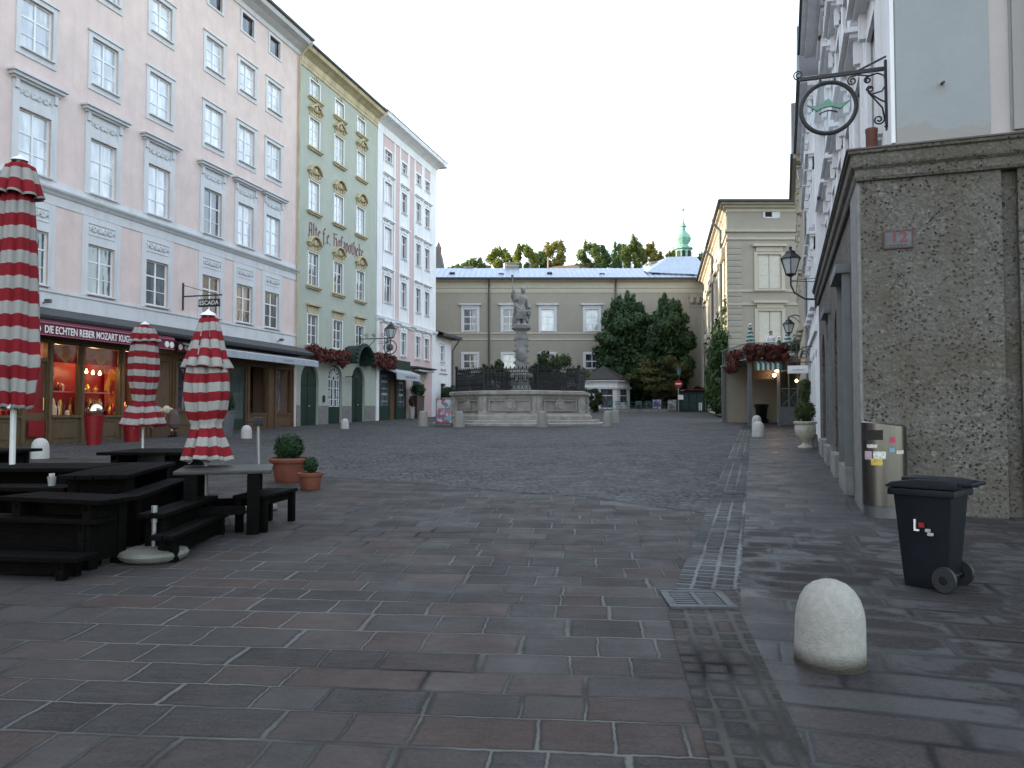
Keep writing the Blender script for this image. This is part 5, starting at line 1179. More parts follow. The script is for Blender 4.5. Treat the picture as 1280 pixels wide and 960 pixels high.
# ------------------------------------------------------------------ fountain
FX, FY = .55, 45.8; fz = gz(FY)
ft = thing('fountain', 'octagonal stone fountain with iron railing and a statue on a tall column', 'fountain', (FX, FY, fz))
A0 = R(12); 
def octo(r): return [(r*math.sin(A0+k*PI/4), -r*math.cos(A0+k*PI/4)) for k in range(8)]
def oring(mb, prof):
    rings = [mb._a([(x, y, z) for x, y in octo(r)]) for r, z in prof]
    for j in range(len(prof)-1):
        for k in range(8): mb.face((rings[j]+k, rings[j]+(k+1) % 8, rings[j+1]+(k+1) % 8, rings[j+1]+k))
    mb.face(reversed(range(rings[0], rings[0]+8))); mb.face(range(rings[-1], rings[-1]+8))
mb = MB(); oring(mb, [(5.25, -.4), (5.25, .02), (5.2, .05), (4.85, .05), (4.85, .18), (4.8, .20), (4.4, .21)]); mb.build('steps', M['marble'], ft)
mb = MB(); oring(mb, [(4.35, .2), (4.35, .42), (4.2, .5), (4.0, .58), (3.92, .75), (3.95, 1.2), (4.08, 1.42), (4.10, 1.5), (4.22, 1.58), (4.28, 1.62), (4.28, 1.78), (4.15, 1.82), (3.7, 1.82), (3.65, 1.3)]); mb.build('basin', M['marble'], ft)
for k in range(8):
    (xa, ya), (xb, yb) = octo(4.0)[k], octo(4.0)[(k+1) % 8]; mx, my = (xa+xb)/2, (ya+yb)/2; a = math.atan2(my, mx)+PI/2; L = math.hypot(xb-xa, yb-ya)
    mb = MB(); mb.lathe([(.36, 0), (.36, .06), (.30, .09), (.27, .05), (.22, .05), (.19, .11), (.08, .13), (.01, .1)], n=18)
    o = mb.build('medallion', M['marble'], ft, smooth=True, loc=(mx*1.0, my*1.0, 1.0)); o.rotation_euler = (R(90), 0, a); 
    mb = MB()
    pts = [(-L/2+.42, .72), (L/2-.42, .72), (L/2-.42, 1.28), (-L/2+.42, 1.28)]
    for (p, q), (r_, s_) in zip(pts, pts[1:]+pts[:1]): mb.bar((p, -.035, q), (r_, -.035, s_), .08, .06)
    mb.box(-L/2-.14, -L/2+.26, -.10, .2, .5, 1.52); mb.box(L/2-.26, L/2+.14, -.10, .2, .5, 1.52); mb.box(-L/2-.2, -L/2+.3, -.17, .2, .45, .68)
    mb.build('panel_frame', M['marble'], ft, loc=(mx, my, 0), rot=a, bevel=.015)
    # wrought iron railing panel
    (xa, ya), (xb, yb) = octo(3.85)[k], octo(3.85)[(k+1) % 8]; mx, my = (xa+xb)/2, (ya+yb)/2; L = math.hypot(xb-xa, yb-ya)
    mb = MB(); h0 = 1.82
    for zz in (.06, .34, .98, 1.16): mb.box(-L/2, L/2, -.022, .022, h0+zz-.02, h0+zz+.02)
    n = 13
    for j in range(n+1):
        x = -L/2+L*j/n; mb.box(x-.014, x+.014, -.014, .014, h0, h0+1.22); 
        if j < n:
            c = x+L/n/2
            mb.tube([(c+.075*math.cos(2*PI*q/8), 0, h0+.20+.10*math.sin(2*PI*q/8)) for q in range(9)], .015, 4, cap=False)
            mb.tube([(c-.07, 0, h0+.38), (c+.06, 0, h0+.5), (c-.06, 0, h0+.66), (c+.06, 0, h0+.82), (c-.05, 0, h0+.95)], .018, 4)
            mb.tube([(c+.07, 0, h0+.38), (c-.06, 0, h0+.5), (c+.06, 0, h0+.66), (c-.06, 0, h0+.82), (c+.05, 0, h0+.95)], .018, 4)
            mb.ball((c, 0, h0+.66), .045, 5, 4); mb.lathe([(.03, 1.18), (.045, 1.26), (.0, 1.36)], (c, 0, h0), 5)
    mb.box(-L/2-.05, -L/2+.05, -.05, .05, h0, h0+1.3); mb.ball((-L/2, 0, h0+1.4), .11, 8, 6)
    mb.build('railing_panel', M['iron'], ft, loc=(mx, my, 0), rot=a)
mb = MB(); oring(mb, [(3.7, 1.60), (3.7, 1.62)]); mb.build('water', glassmat('dark_water', (.01, .013, .012), (.02, .025, .022)), ft)
mb = MB()
mb.lathe([(.75, .8), (.75, 1.9), (.62, 2.0), (.55, 2.2), (.48, 2.5), (.62, 2.7), (.66, 2.85), (.54, 2.95)], n=8, a0=PI/8)
mb.box(-.36, .36, -.35, .35, 2.9, 5.0); mb.box(-.44, .44, -.42, .42, 2.85, 3.05); mb.box(-.40, .40, -.38, .38, 4.95, 5.1); mb.box(-.32, .32, -.31, .31, 5.1, 5.5); mb.box(-.46, .46, -.45, .45, 5.5, 5.58); mb.box(-.54, .54, -.52, .52, 5.58, 5.72)
mb.ball((0, -.35, 4.1), .32, 12, 8, 1, .45, 1.6)
for s in (-1, 1):
    for zz in (3.2, 3.55, 3.9, 4.25, 4.6, 4.9): mb.ball((s*(.37+.05*math.sin(zz*9)), -.32, zz), .07+.04*math.sin(zz*5)**2, 7, 5)
    mb.ball((s*.5, -.3, 2.75), .18, 8, 6); mb.ball((s*.25, -.5, 2.55), .14, 8, 6)
mb.build('column', M['statue'], ft, smooth=True)
# statue of a soldier saint with banner and bucket, one melted body
mb = MB(); b0 = 5.72
mb.lathe([(.46, .0), (.48, .06), (.42, .12)], (0, 0, b0), 12)
limb(mb, [(-.14, .02, b0+.1), (-.15, -.02, b0+.5), (-.13, .02, b0+1.05)], [.13, .12, .17]); limb(mb, [(.16, -.05, b0+.1), (.17, -.1, b0+.5), (.12, -.02, b0+1.05)], [.13, .12, .17])
mb.ball((-.16, -.12, b0+.12), .12, 8, 6, .9, 1.6, .7); mb.ball((.2, -.16, b0+.12), .12, 8, 6, .9, 1.6, .7)
limb(mb, [(0, 0, b0+.95), (0.02, 0, b0+1.25), (.03, 0, b0+1.62), (.04, 0, b0+1.80)], [.27, .23, .28, .13])
limb(mb, [(.05, -.01, b0+1.8), (.09, -.04, b0+2.02)], [.09, .08])
mb.ball((.11, -.05, b0+2.12), .15, 10, 8, .9, 1, 1.2); mb.ball((.11, -.21, b0+2.10), .045, 6, 5); mb.ball((.11, -.02, b0+2.22), .165, 10, 8, 1, 1.1, .8); mb.tube([(.05, -.16, b0+2.24), (.12, .0, b0+2.40), (.22, .16, b0+2.28)], .05, 6)
limb(mb, [(-.24, 0, b0+1.66), (-.46, -.06, b0+1.55), (-.52, -.16, b0+1.85), (-.50, -.2, b0+2.02)], [.12, .10, .08, .07])
limb(mb, [(.30, 0, b0+1.66), (.42, -.06, b0+1.35), (.46, -.2, b0+1.12)], [.12, .09, .08])
mb.lathe([(.08, .0), (.13, .3), (.0, .3)], (.46, -.22, b0+.62), 8); mb.tube([(.36, -.2, b0+1.0), (.40, -.2, b0+.75)], .04, 5); mb.tube([(.44, -.1, b0+1.2), (.5, .0, b0+.9), (.42, .0, b0+.5)], .12, 6)
# cloak folds sweeping from the shoulder to the ground
rr = random.Random(5)
for k in range(9):
    x = -.34+.085*k
    limb(mb, [(x*.7, .16+.03*math.sin(k*2), b0+1.62), (x, .24, b0+1.1), (x*1.2-.03, .26+.05*math.sin(k*3), b0+.55), (x*1.25-.06, .22, b0+.08)], [.085, .10, .095, .09], 6)
for k in range(5):
    limb(mb, [(-.30+.1*k, -.16, b0+1.2), (-.22+.12*k, -.26, b0+.85), (-.30+.13*k, -.2, b0+.45)], [.06, .075, .06], 6)
limb(mb, [(-.38, .05, b0+1.45), (-.2, -.22, b0+1.1), (.2, -.24, b0+.7), (.34, -.1, b0+.35)], [.08, .10, .10, .08], 6)
# banner cloth
for k in range(5): limb(mb, [(-.50+.02*k, -.16+.05*k, b0+2.15), (-.56+.05*k, -.1+.06*k, b0+1.75), (-.48+.09*k, -.05+.05*k, b0+1.5)], [.05, .075, .06], 6)
st = fuse(mb, 'statue', M['statue'], ft, .03)
mb = MB(); mb.tube([(-.44, -.18, b0+.9), (-.50, -.2, b0+2.1), (-.53, -.2, b0+2.95)], .025, 6); mb.ball((-.53, -.2, b0+2.98), .09, 8, 6); mb.build('banner_pole', M['statue'], st)

# ------------------------------------------------------------------ bollards
def bollard(dome=True):
    mb = MB()
    if dome: mb.lathe([(.205, -.05), (.203, .0), (.2, .12), (.196, .27), (.188, .33), (.170, .39), (.140, .44), (.1, .475), (.05, .495), (.004, .5)], n=28)
    else: mb.lathe([(.30, -.1), (.29, .0), (.26, .35), (.22, .72), (.20, .78), (.14, .81), (.004, .82)], n=20)
    return mb
bd = bollard().build('bollard', M['bollard'], None, smooth=True)
rr = random.Random(2); jag = [rr.uniform(0, 1) for _ in range(28)]
for v in bd.data.vertices:      # chipped foot
    if v.co.z < -.02: k_ = int((math.atan2(v.co.y, v.co.x)/(2*PI)) % 1*28) % 28; v.co.z = .004+.022*jag[k_]*jag[(k_+5) % 28]; v.co.x *= .985; v.co.y *= .985
for v in bd.data.vertices:      # hand-cut, slightly uneven
    v.co.x *= 1+.02*math.sin(v.co.z*9+v.co.y*14); v.co.y *= 1+.02*math.cos(v.co.z*7+v.co.x*12)
p = gp(1054, 843); bd.location = (p.x, p.y+.18, gz(p.y+.18)); tag(bd, 'large round topped pale stone bollard in the right foreground by the wheeled bin', 'bollard')
bw = bollard().build('bollard', M['bollardw'], None, smooth=True); bt = bollard(False).build('bollard', M['bollard'], None, smooth=True)
bt.data.materials[0] = M['bollard']
m_ = MB(); m_.lathe([(.212, .001), (.206, .018), (.1, .02)], n=26); m_.build('base_joint', M['soil'], bd)
first = {}
def put_b(src, px, py, label, sc=1., grp='small bollards round the square'):
    o = src if src.name not in first else src.copy()
    if src.name in first: COL.objects.link(o)
    first[src.name] = 1
    p = gp(px, py); o.location = (p.x, p.y, p.z); o.scale = (sc, sc, sc); tag(o, label, 'bollard', grp); return o
put_b(bw, 308, 548, 'white domed bollard in front of the boutique window, right of the striped parasol')
put_b(bw, 431, 536, 'white domed bollard before the arched door of the green house')
put_b(bw, 50, 573, 'white domed bollard by the candy shop, behind the left tables', 1.05)
put_b(bw, 948, 546, 'nearer of two white bollards at the end of the paved drain', 1.22)
put_b(bw, 946, 534, 'farther of two white bollards at the end of the paved drain', 1.22)
put_b(bt, 574, 534, 'tapered stone bollard at the left foot of the fountain steps')
put_b(bt, 678, 534, 'tapered stone bollard in front of the middle of the fountain')
put_b(bt, 760, 533, 'tapered stone bollard at the right end of the fountain steps, the nearer one')
put_b(bt, 769, 529, 'tapered stone bollard right of the fountain steps, the farther one', .95)
put_b(bt, 529, 533, 'tapered stone bollard beside the advertising board, in front of the brown planter')
put_b(bt, 848, 514, 'short stone bollard beside the white news stand far away', 1.1)

# ------------------------------------------------------------------ bins
tc = thing('litter_bin', 'oval brushed steel litter bin with stickers leaning on the stone corner', 'litter bin', tuple(rw(.20, -.36, 0))[:2]+(gz(10.4),), RROT+R(4))
def oval(a, b, z, n=28): return [(a*math.cos(2*PI*k/n), b*math.sin(2*PI*k/n), z) for k in range(n)]
mb = MB(); n = 28; rings = []
for z, s in ((.16, 1), (1.0, 1), (1.22, 1.)):
    rings.append(mb._a([(x, y, (z if z < 1.1 else z+.03-.22*(x+.28)*.5)) for x, y, _ in oval(.275*s, .235*s, z)]))
top = mb._a([(x*.93, y*.93, 1.265-.22*(x*.93+.28)*.5) for x, y, _ in oval(.275, .235, 0)]); rings.append(top)
for a, b in zip(rings, rings[1:]):
    for k in range(n): mb.face((a+k, a+(k+1) % n, b+(k+1) % n, b+k))
mb.face(range(top, top+n)); mb.build('body', M['steel'], tc, smooth=True, angle=40)
mb = MB(); r0 = [mb._a(oval(.26, .22, z)) for z in (.0, .02, .158)]
for a, b in zip(r0, r0[1:]):
    for k in range(n): mb.face((a+k, a+(k+1) % n, b+(k+1) % n, b+k))
mb.build('base', M['gutter'], tc, smooth=True)
def onoval(mb, x0, x1, z0, z1, off=.004, a=.275, b=.235, n=6):
    P = []
    for k in range(n+1):
        x = x0+(x1-x0)*k/n; c_ = min(1, abs(x)/a); y = -b*math.sqrt(max(0, 1-c_*c_))
        P.append((x, y-off))
    for (xa, ya), (xb, yb) in zip(P, P[1:]):
        mb.poly([(xa, ya, z0), (xb, yb, z0), (xb, yb, z1), (xa, ya, z1)]); mb.poly([(xa, ya+.008, z0), (xb, yb+.008, z0), (xb, yb+.008, z1), (xa, ya+.008, z1)])
        mb.poly([(xa, ya, z0), (xb, yb, z0), (xb, yb+.008, z0), (xa, ya+.008, z0)]); mb.poly([(xa, ya, z1), (xb, yb, z1), (xb, yb+.008, z1), (xa, ya+.008, z1)])
mb = MB(); onoval(mb, -.255, -.05, 1.02, 1.15, n=12); mb.build('slot', M['dark'], tc)
for nm, cl, x0, x1, z0, z1 in (('sticker', (.5, .5, .48), -.23, -.12, .915, .96), ('sticker', (.42, .30, .36), -.25, -.18, .76, .87), ('sticker', (.5, .52, .46), -.165, -.02, .775, .87), ('sticker', (.5, .36, .06), -.19, -.06, .69, .775), ('sticker', (.35, .02, .09), .03, .10, .985, 1.06), ('sticker', (.10, .27, .36), .02, .085, .865, .915), ('sticker', (.5, .45, .43), .11, .205, .84, .885)):
    mb = MB(); onoval(mb, x0, x1, z0, z1, .0025); mb.build(nm, mat('sticker', cl, .5, .35, 30), tc)
# wheeled bin
p = gp(1160, 740); wb_rot = R(45)          # long side to the camera, wheels to the right
def wheeled_bin(label, loc, rot, sc=1., group=None):
    wb = thing('wheeled_bin', label, 'wheeled bin', loc, rot, group)
    # local: front at -x, wheels at +x, y across
    mb = MB(); prof = [(0, -.20, .16, .18), (.10, -.215, .20, .185), (.80, -.275, .265, .235), (.86, -.285, .275, .245)]
    rg = [mb._a([(a, -w_, z), (b, -w_, z), (b, w_, z), (a, w_, z)]) for z, a, b, w_ in prof]
    for a, b in zip(rg, rg[1:]):
        for k in range(4): mb.face((a+k, a+(k+1) % 4, b+(k+1) % 4, b+k))
    mb.face(reversed(range(rg[0], rg[0]+4))); mb.face(range(rg[-1], rg[-1]+4))
    mb.build('body', M['binplastic'], wb, bevel=.018)
    mb = MB(); mb.box(-.315, .295, -.27, -.235, .80, .862); mb.box(-.315, .295, .235, .27, .80, .862); mb.box(-.32, -.275, -.27, .27, .80, .862); mb.box(.27, .30, -.27, .27, .80, .862); mb.build('rim', M['binplastic'], wb, bevel=.01)
    mb = MB(); pr = [(-.335, .868), (-.335, .885), (-.28, .915), (-.05, .945), (.20, .945), (.33, .925), (.33, .868)]; mb.prism(pr, -.28, .28); mb.box(-.22, .14, -.17, .17, .92, .955); mb.build('lid', M['binplastic'], wb, bevel=.012)
    mb = MB(); mb.tube([(.30, -.2, .90), (.42, -.2, .915), (.42, .2, .915), (.30, .2, .90)], .018, 7); mb.box(.28, .36, -.25, -.19, .87, .93); mb.box(.28, .36, .19, .25, .87, .93); mb.build('handle', M['binplastic'], wb, smooth=True)
    for s in (-1, 1):
        w_ = MB(); w_.lathe([(.06, -.03), (.105, -.03), (.11, -.015), (.11, .015), (.105, .03), (.06, .03)], n=22); o = w_.build('wheel', M['rubber'], wb, smooth=True, loc=(.19, s*.245, .11)); o.rotation_euler = (R(90), 0, 0)
        h_ = MB(); h_.lathe([(.03, -.034), (.062, -.02), (.062, .02), (.03, .034)], n=14); h_.build('hub', M['binplastic'], o)
    mb = MB(); mb.tube([(.19, -.24, .11), (.19, .24, .11)], .015, 6); mb.build('axle', M['iron'], wb)
    wb.scale = (sc*.9, sc*.95, sc*1.03); return wb
wbin = wheeled_bin('dark wheeled bin with a small torn sticker in front of the stone wall', (p.x+.15, p.y+.20, gz(p.y+.2)), R(-47), .93)
st_ = MB()
st_.box(-.075, -.06, -.262, -.240, .50, .60); st_.box(-.06, -.03, -.262, -.240, .50, .515); st_.build('sticker_lettering', M['label'], wbin)
st_ = MB(); st_.box(-.03, .02, -.262, -.24, .535, .575); st_.build('sticker_spot', M['red'], wbin)
st_ = MB(); st_.box(.03, .075, -.263, -.24, .50, .525); st_.box(.05, .10, -.263, -.24, .47, .495); st_.build('sticker_scrap', mat('torn_paper', (.35, .33, .34), .7, .4, 60), wbin)
p = gp(954, 529); fb = wheeled_bin('dark wheeled bin standing under the roof terrace beside the post', (p.x, p.y+.3, gz(p.y)), R(-80), 1.15)
_ = MB()

# ------------------------------------------------------------------ parasols
def canopy(name, m, parent, prof, folds, seed, n=120, per=.3, soft=False):
    """folded canopy: radius profile with pleats; UV carries the run of the stripes"""
    rr = random.Random(seed); ph = [rr.uniform(0, 6.28) for _ in range(6)]
    V = []; F = []; UV = []
    L = 0; lens = [0]
    for (r0, z0), (r1, z1) in zip(prof, prof[1:]): L += math.hypot(r1-r0, z1-z0); lens.append(L)
    for j, (r, z) in enumerate(prof):
        u = j/(len(prof)-1)
        for k in range(n):
            a = 2*PI*k/n
            pl = -1+1.9*abs(math.sin(folds*a*.5+ph[0]+(.0 if soft else .35)*math.sin(u*5+ph[1])))**.55+(0. if soft else .45*math.cos((folds*2-1)*a*.5*2+ph[2]+u*3))+.12*math.cos(3*a+ph[5]-u*4)
            amp = (.08+.20*u if soft else .13+.10*u) if j else .02
            rad = r*(1+amp*pl*.8)+.012*math.sin(3*a+ph[3]+u*6)
            V.append((rad*math.cos(a), rad*math.sin(a), z+.015*pl*u+.012*math.sin(2*a+ph[4]+u*4))); UV.append((k/n, lens[j]/per))
    for j in range(len(prof)-1):
        for k in range(n): F.append((j*n+k, j*n+(k+1) % n, (j+1)*n+(k+1) % n, (j+1)*n+k))
    me = bpy.data.meshes.new(name); me.from_pydata(V, [], F); uvl = me.uv_layers.new(name='UVMap')
    for l in me.loops: uvl.data[l.index].uv = UV[l.vertex_index]
    me.materials.append(m); me.polygons.foreach_set('use_smooth', [True]*len(me.polygons)); me.update()
    o = link(name, me, parent)
    so_ = o.modifiers.new('s', 'SOLIDIFY'); so_.thickness = .006
    return o
def dense(pr, n=4):
    out = []
    for a, b in zip(pr, pr[1:]):
        for k in range(n): t_ = k/n; out.append((a[0]+(b[0]-a[0])*t_, a[1]+(b[1]-a[1])*t_))
    return out+[pr[-1]]
def parasol(label, loc, base, hem, top, prof, flap, folds, seed, per, pole_m, striper='parasol', pole_r=.028, grp='closed striped parasols by the tables'):
    t_ = thing('closed_parasol', label, 'parasol', loc, 0, grp)
    mb = MB(); mb.tube([(0, 0, .0), (0, 0, top-loc[2])], pole_r, 8); mb.build('pole', pole_m, t_, smooth=True)
    canopy('canopy', M[striper], t_, dense([(r, z) for r, z in prof]), folds, seed, per=per)
    canopy('top_flap', M[striper], t_, dense(flap), folds+1, seed+9, per=per, soft=True)
    mb = MB(); mb.lathe([(.10, 0), (.085, .03), (.03, .055), (.0, .09)], (0, 0, top-loc[2]-.02), 12); mb.build('finial', M['sash'], t_, smooth=True)
    if base:
        mb = MB(); mb.lathe([(.29, -.03), (.31, .02), (.31, .07), (.28, .10), (.06, .115), (.06, .3)], n=26); mb.build('base', M['concrete'], t_, smooth=True)
    mb = MB()
    for k in range(4): a = k*PI/2+.3; mb.bar((.05*math.cos(a), .05*math.sin(a), hem-loc[2]+.12), (.2*math.cos(a), .2*math.sin(a), hem-loc[2]-.04), .03, .02)
    mb.lathe([(.05, 0), (.06, .02), (.06, .10), (.04, .12)], (0, 0, hem-loc[2]-.02), 10); mb.build('rib', pole_m, t_)
    return t_
# middle one, between the benches and the pots
PX, PY = -3.82, 9.72; g0 = gz(PY); zt_ = 2.82-g0; zb = 1.02-g0
prof = [(.08, zt_-.03), (.14, zt_-.28), (.205, zt_-.62), (.235, zt_-.80), (.24, zt_-1.0), (.215, zt_-1.2), (.155, zt_-1.36), (.16, zt_-1.43), (.205, zt_-1.58), (.245, zt_-1.72), (.265, zb)]
flap = [(.04, zt_), (.10, zt_-.04), (.15, zt_-.25), (.21, zt_-.50), (.262, zt_-.66)]
parasol('red and white closed parasol beside the dark square table and terracotta pots', (PX, PY, g0), True, 1.02, 2.85, prof, flap, 8, 4, .235, M['polegrey'])
# big one at the left edge
PX, PY = -6.24, 9.72; g0 = gz(PY); zt_ = 4.78-g0; zb = 1.66-g0
prof = [(.10, zt_-.05), (.17, zt_-.5), (.20, zt_-1.1), (.22, zt_-1.7), (.235, zt_-2.2), (.25, zt_-2.55), (.21, zt_-2.85), (.19, zb)]
flap = [(.06, zt_), (.15, zt_-.06), (.20, zt_-.28), (.25, zt_-.45)]
parasol('tall red and white closed parasol at the left edge, white pole', (PX, PY, g0), True, 1.70, 4.82, prof, flap, 7, 21, .32, M['polewhite'], pole_r=.035)
# the one farther off, before the candy shop
p = gp(178, 581); PX, PY = p.x, p.y; g0 = gz(PY); zt_ = 3.66-g0; zb = 1.30-g0
prof = [(.16, zt_-.05), (.24, zt_-.4), (.29, zt_-.8), (.29, zt_-1.2), (.22, zt_-1.65), (.20, zt_-1.78), (.30, zt_-2.0), (.42, zb)]
flap = [(.06, zt_), (.2, zt_-.08), (.26, zt_-.25), (.30, zt_-.40)]
parasol('red and white closed parasol in front of the lit red shop window', (PX, PY, g0), True, 1.3, 3.7, prof, flap, 9, 33, .29, M['polewhite'])
# bare base with a stub of pole
p = gp(176, 706); ub = thing('concrete_stand', 'round concrete parasol base with a bare pole stub in front of the benches', 'parasol base', (p.x, p.y+.26, gz(p.y+.26)))
mb = MB(); mb.lathe([(.27, 0), (.31, .025), (.325, .06), (.31, .09), (.22, .115), (.045, .125)], n=30); mb.build('disc', M['concrete'], ub, smooth=True)
mb = MB(); mb.tube([(0, 0, .10), (0, 0, .50)], .022, 10); mb.tube([(0, 0, .36), (0, 0, .52)], .030, 10); mb.tube([(.0, .0, .44), (.05, -.03, .44)], .009, 6); mb.build('pole_stub', M['polegrey'], ub, smooth=True)
# thin pole with a clamp behind the square table
p = gp(325, 577, .72); ps = thing('parasol_stand', 'thin bare grey pole with a black clamp behind the square table', 'parasol stand', (p.x-.0, 10.9, gz(10.9)))
X_ = at(325, 570, 10.9).x; ps.location.x = X_
mb = MB(); mb.tube([(0, 0, .05), (-.03, 0, 1.22)], .024, 8); mb.build('pole', M['polegrey'], ps, smooth=True)
mb = MB(); mb.box(-.09, .03, -.05, .05, 1.18, 1.30); mb.bar((-.06, 0, 1.25), (-.19, 0, 1.24), .03, .03); mb.build('clamp', M['iron'], ps, bevel=.01)
mb = MB(); mb.lathe([(.22, 0), (.25, .03), (.24, .07), (.04, .08)], n=22); mb.build('base', M['concrete'], ps, smooth=True)

# ------------------------------------------------------------------ dark wooden tables and benches
def bench(label, c0, c1, w, h, name='bench', cat='bench', leg_in=.18, legs=True, grp='dark wooden tables and benches'):
    """a plank top on two trestle ends, from c0 to c1"""
    (xa, ya), (xb, yb) = c0, c1; L = math.hypot(xb-xa, yb-ya); a = math.atan2(yb-ya, xb-xa)
    cx, cy = (xa+xb)/2, (ya+yb)/2; g0 = gz(cy); t_ = thing(name, label, cat, (cx, cy, g0), a, grp)
    tilt = SLOPE*math.sin(a)
    n = 2 if w < .5 else 4
    mb = MB()
    for k in range(n): y0 = -w/2+w*k/n; mb.box(-L/2, L/2, y0+.004, y0+w/n-.004, h-.045, h)
    o = mb.build('seat' if name == 'bench' else 'tabletop', M['wood'], t_, bevel=.006)
    for s in (-1, 1):
        x = s*(L/2-leg_in); lw_ = .07 if w < .5 else .10; mb = MB()
        if legs:
            mb.box(x-lw_/2, x+lw_/2, -w/2+.03, -w/2+.03+lw_, -.06, h-.046); mb.box(x-lw_/2, x+lw_/2, w/2-.03-lw_, w/2-.03, -.06, h-.046); mb.box(x-lw_/2+.012, x+lw_/2-.012, -w/2+.03+lw_, w/2-.03-lw_, h*.1, h-.121)
            mb.box(x-lw_/2+.01, x+lw_/2-.01, -w/2+.03, w/2-.03, h-.12, h-.047)
            mb.build('trestle', M['wood'], t_, bevel=.005)
    mb = MB(); mb.box(-L/2+leg_in, L/2-leg_in, -.025, .025, h*.12, h-.06); mb.build('stretcher', M['wood'], t_)
    return t_
def flat(pxs, h): return [tuple(gp(px, py, h))[:2] for px, py in pxs]
mid = lambda a, b: ((a[0]+b[0])/2, (a[1]+b[1])/2)
bench('low dark bench nearest the open paving, running away from the bare parasol base', (-3.30, 7.36), (-3.43, 9.2), .24, .26)
bench('second dark bench, just above the low one beside the bare parasol base', (-3.50, 7.55), (-3.62, 9.25), .27, .44)
bench('third dark bench in the stepped set, next to the long table', (-3.86, 7.75), (-4.22, 9.9), .28, .58)
bench('long dark table at the back of the stepped set of benches', (-4.36, 8.1), (-4.82, 10.3), .70, .75, 'table', 'table', .3)
bench('lowest dark bench at the bottom left, in front of the others', (-6.2, 7.18), (-3.72, 6.86), .30, .20)
bench('dark bench above the lowest one at the bottom left', (-6.2, 7.72), (-3.76, 7.25), .30, .46)
bench('small dark table with worn top behind the left benches', (-4.85, 7.70), (-3.66, 7.32), .50, .64, 'table', 'table', .2)
bench('wide reddish dark table behind the left benches, by the white parasol pole', (-7.6, 9.5), (-4.95, 9.55), 1.0, .75, 'table', 'table', .3)
bench('dark table with the little sugar tumbler at the left edge', (-5.75, 8.55), (-4.75, 8.50), .45, .62, 'table', 'table', .2)
pale_top = mat('pale_table_top', (.05, .05, .054), .35, .3, 6, stretch=(2, 12, 12))  # lighter and smoother than the other dark tops
o = bench('pale topped table behind the middle parasol, far side of the benches', (-6.15, 12.2), (-4.85, 12.2), 1.4, .75, 'table', 'table', .25); o.children[0].data.materials[0] = pale_top
o = bench('pale topped table by the white bollard at the left edge', (-9.2, 12.3), (-7.75, 12.3), 1.1, .75, 'table', 'table', .25); o.children[0].data.materials[0] = pale_top
# square table and stool at the right end of the group
sq = thing('table', 'square dark table with thick legs between the striped parasol and the stool', 'table', (-3.42, 9.42, gz(9.42)), R(16), 'dark wooden tables and benches')
mb = MB()
for k in range(5): y0 = -.6+.24*k; mb.box(-.56, .50, y0*.9+.004, y0*.9+.212, .69, .735)
mb.build('tabletop', mat('grey_worn_wood', (.014, .013, .013), .42, .4, 5, .3, 40, stretch=(2, 12, 12)), sq, bevel=.008)
for x in (-.38, .30):
    mb = MB(); mb.box(x-.07, x+.07, -.52, -.36, -.05, .69); mb.build('leg', M['wood'], sq, bevel=.006)
    mb = MB(); mb.box(x-.07, x+.07, .36, .52, -.08, .69); mb.build('leg', M['wood'], sq, bevel=.006)
mb = MB(); mb.box(-.35, .21, -.47, -.42, .22, .32); mb.build('stretcher', M['wood'], sq); mb = MB(); mb.box(-.35, .21, .42, .47, .22, .32); mb.build('stretcher', M['wood'], sq)
sb = thing('bench', 'short dark bench beside the square table, right end of the seating', 'bench', (-3.02, 9.60, gz(9.60)), R(84), 'dark wooden tables and benches')
mb = MB(); mb.box(-.50, .50, -.20, -.004, .385, .425); mb.box(-.50, .50, .004, .20, .385, .425); mb.build('seat', M['wood'], sb, bevel=.006)
for x in (-.42, .42):
    for y in (-.15, .15): mb = MB(); mb.box(x-.035, x+.035, y-.04, y+.04, -.05, .384); mb.build('leg', M['wood'], sb, bevel=.004)
mb = MB(); mb.box(-.40, .40, -.16, -.13, .30, .37); mb.build('apron', M['wood'], sb)
p = gp(80, 606, .62); bench('dark bench stored under the long table', (-4.05, 8.3), (-4.5, 10.2), .26, .40)
bench('dark bench stored under the wide reddish table', (-7.4, 9.25), (-5.0, 9.3), .28, .44)
bench('dark bench between the wide table and the table with the tumbler', (-6.6, 8.95), (-4.7, 8.9), .28, .44)
sg = thing('sugar_tumbler', 'small glass tumbler of sugar sachets on the dark table at the left', 'tumbler', (-5.02, 8.5, gz(8.5)+.62))
mb = MB(); mb.lathe([(.035, 0), (.045, .08), (.047, .10), (.042, .10), (.032, .01)], n=12); mb.build('tumbler', mat('tumbler_glass', (.25, .25, .25), .2), sg, smooth=True)
mb = MB()
for k in range(7): a = k*.9; mb.obox((.018*math.cos(a), .018*math.sin(a), .085), (math.cos(a*2), math.sin(a*2), 0), (-math.sin(a*2), math.cos(a*2), .2), (0, 0, 1), .012, .002, .05)
mb.build('sachets', mat('sachet_paper', (.42, .36, .33), .7, .3, 40), sg)

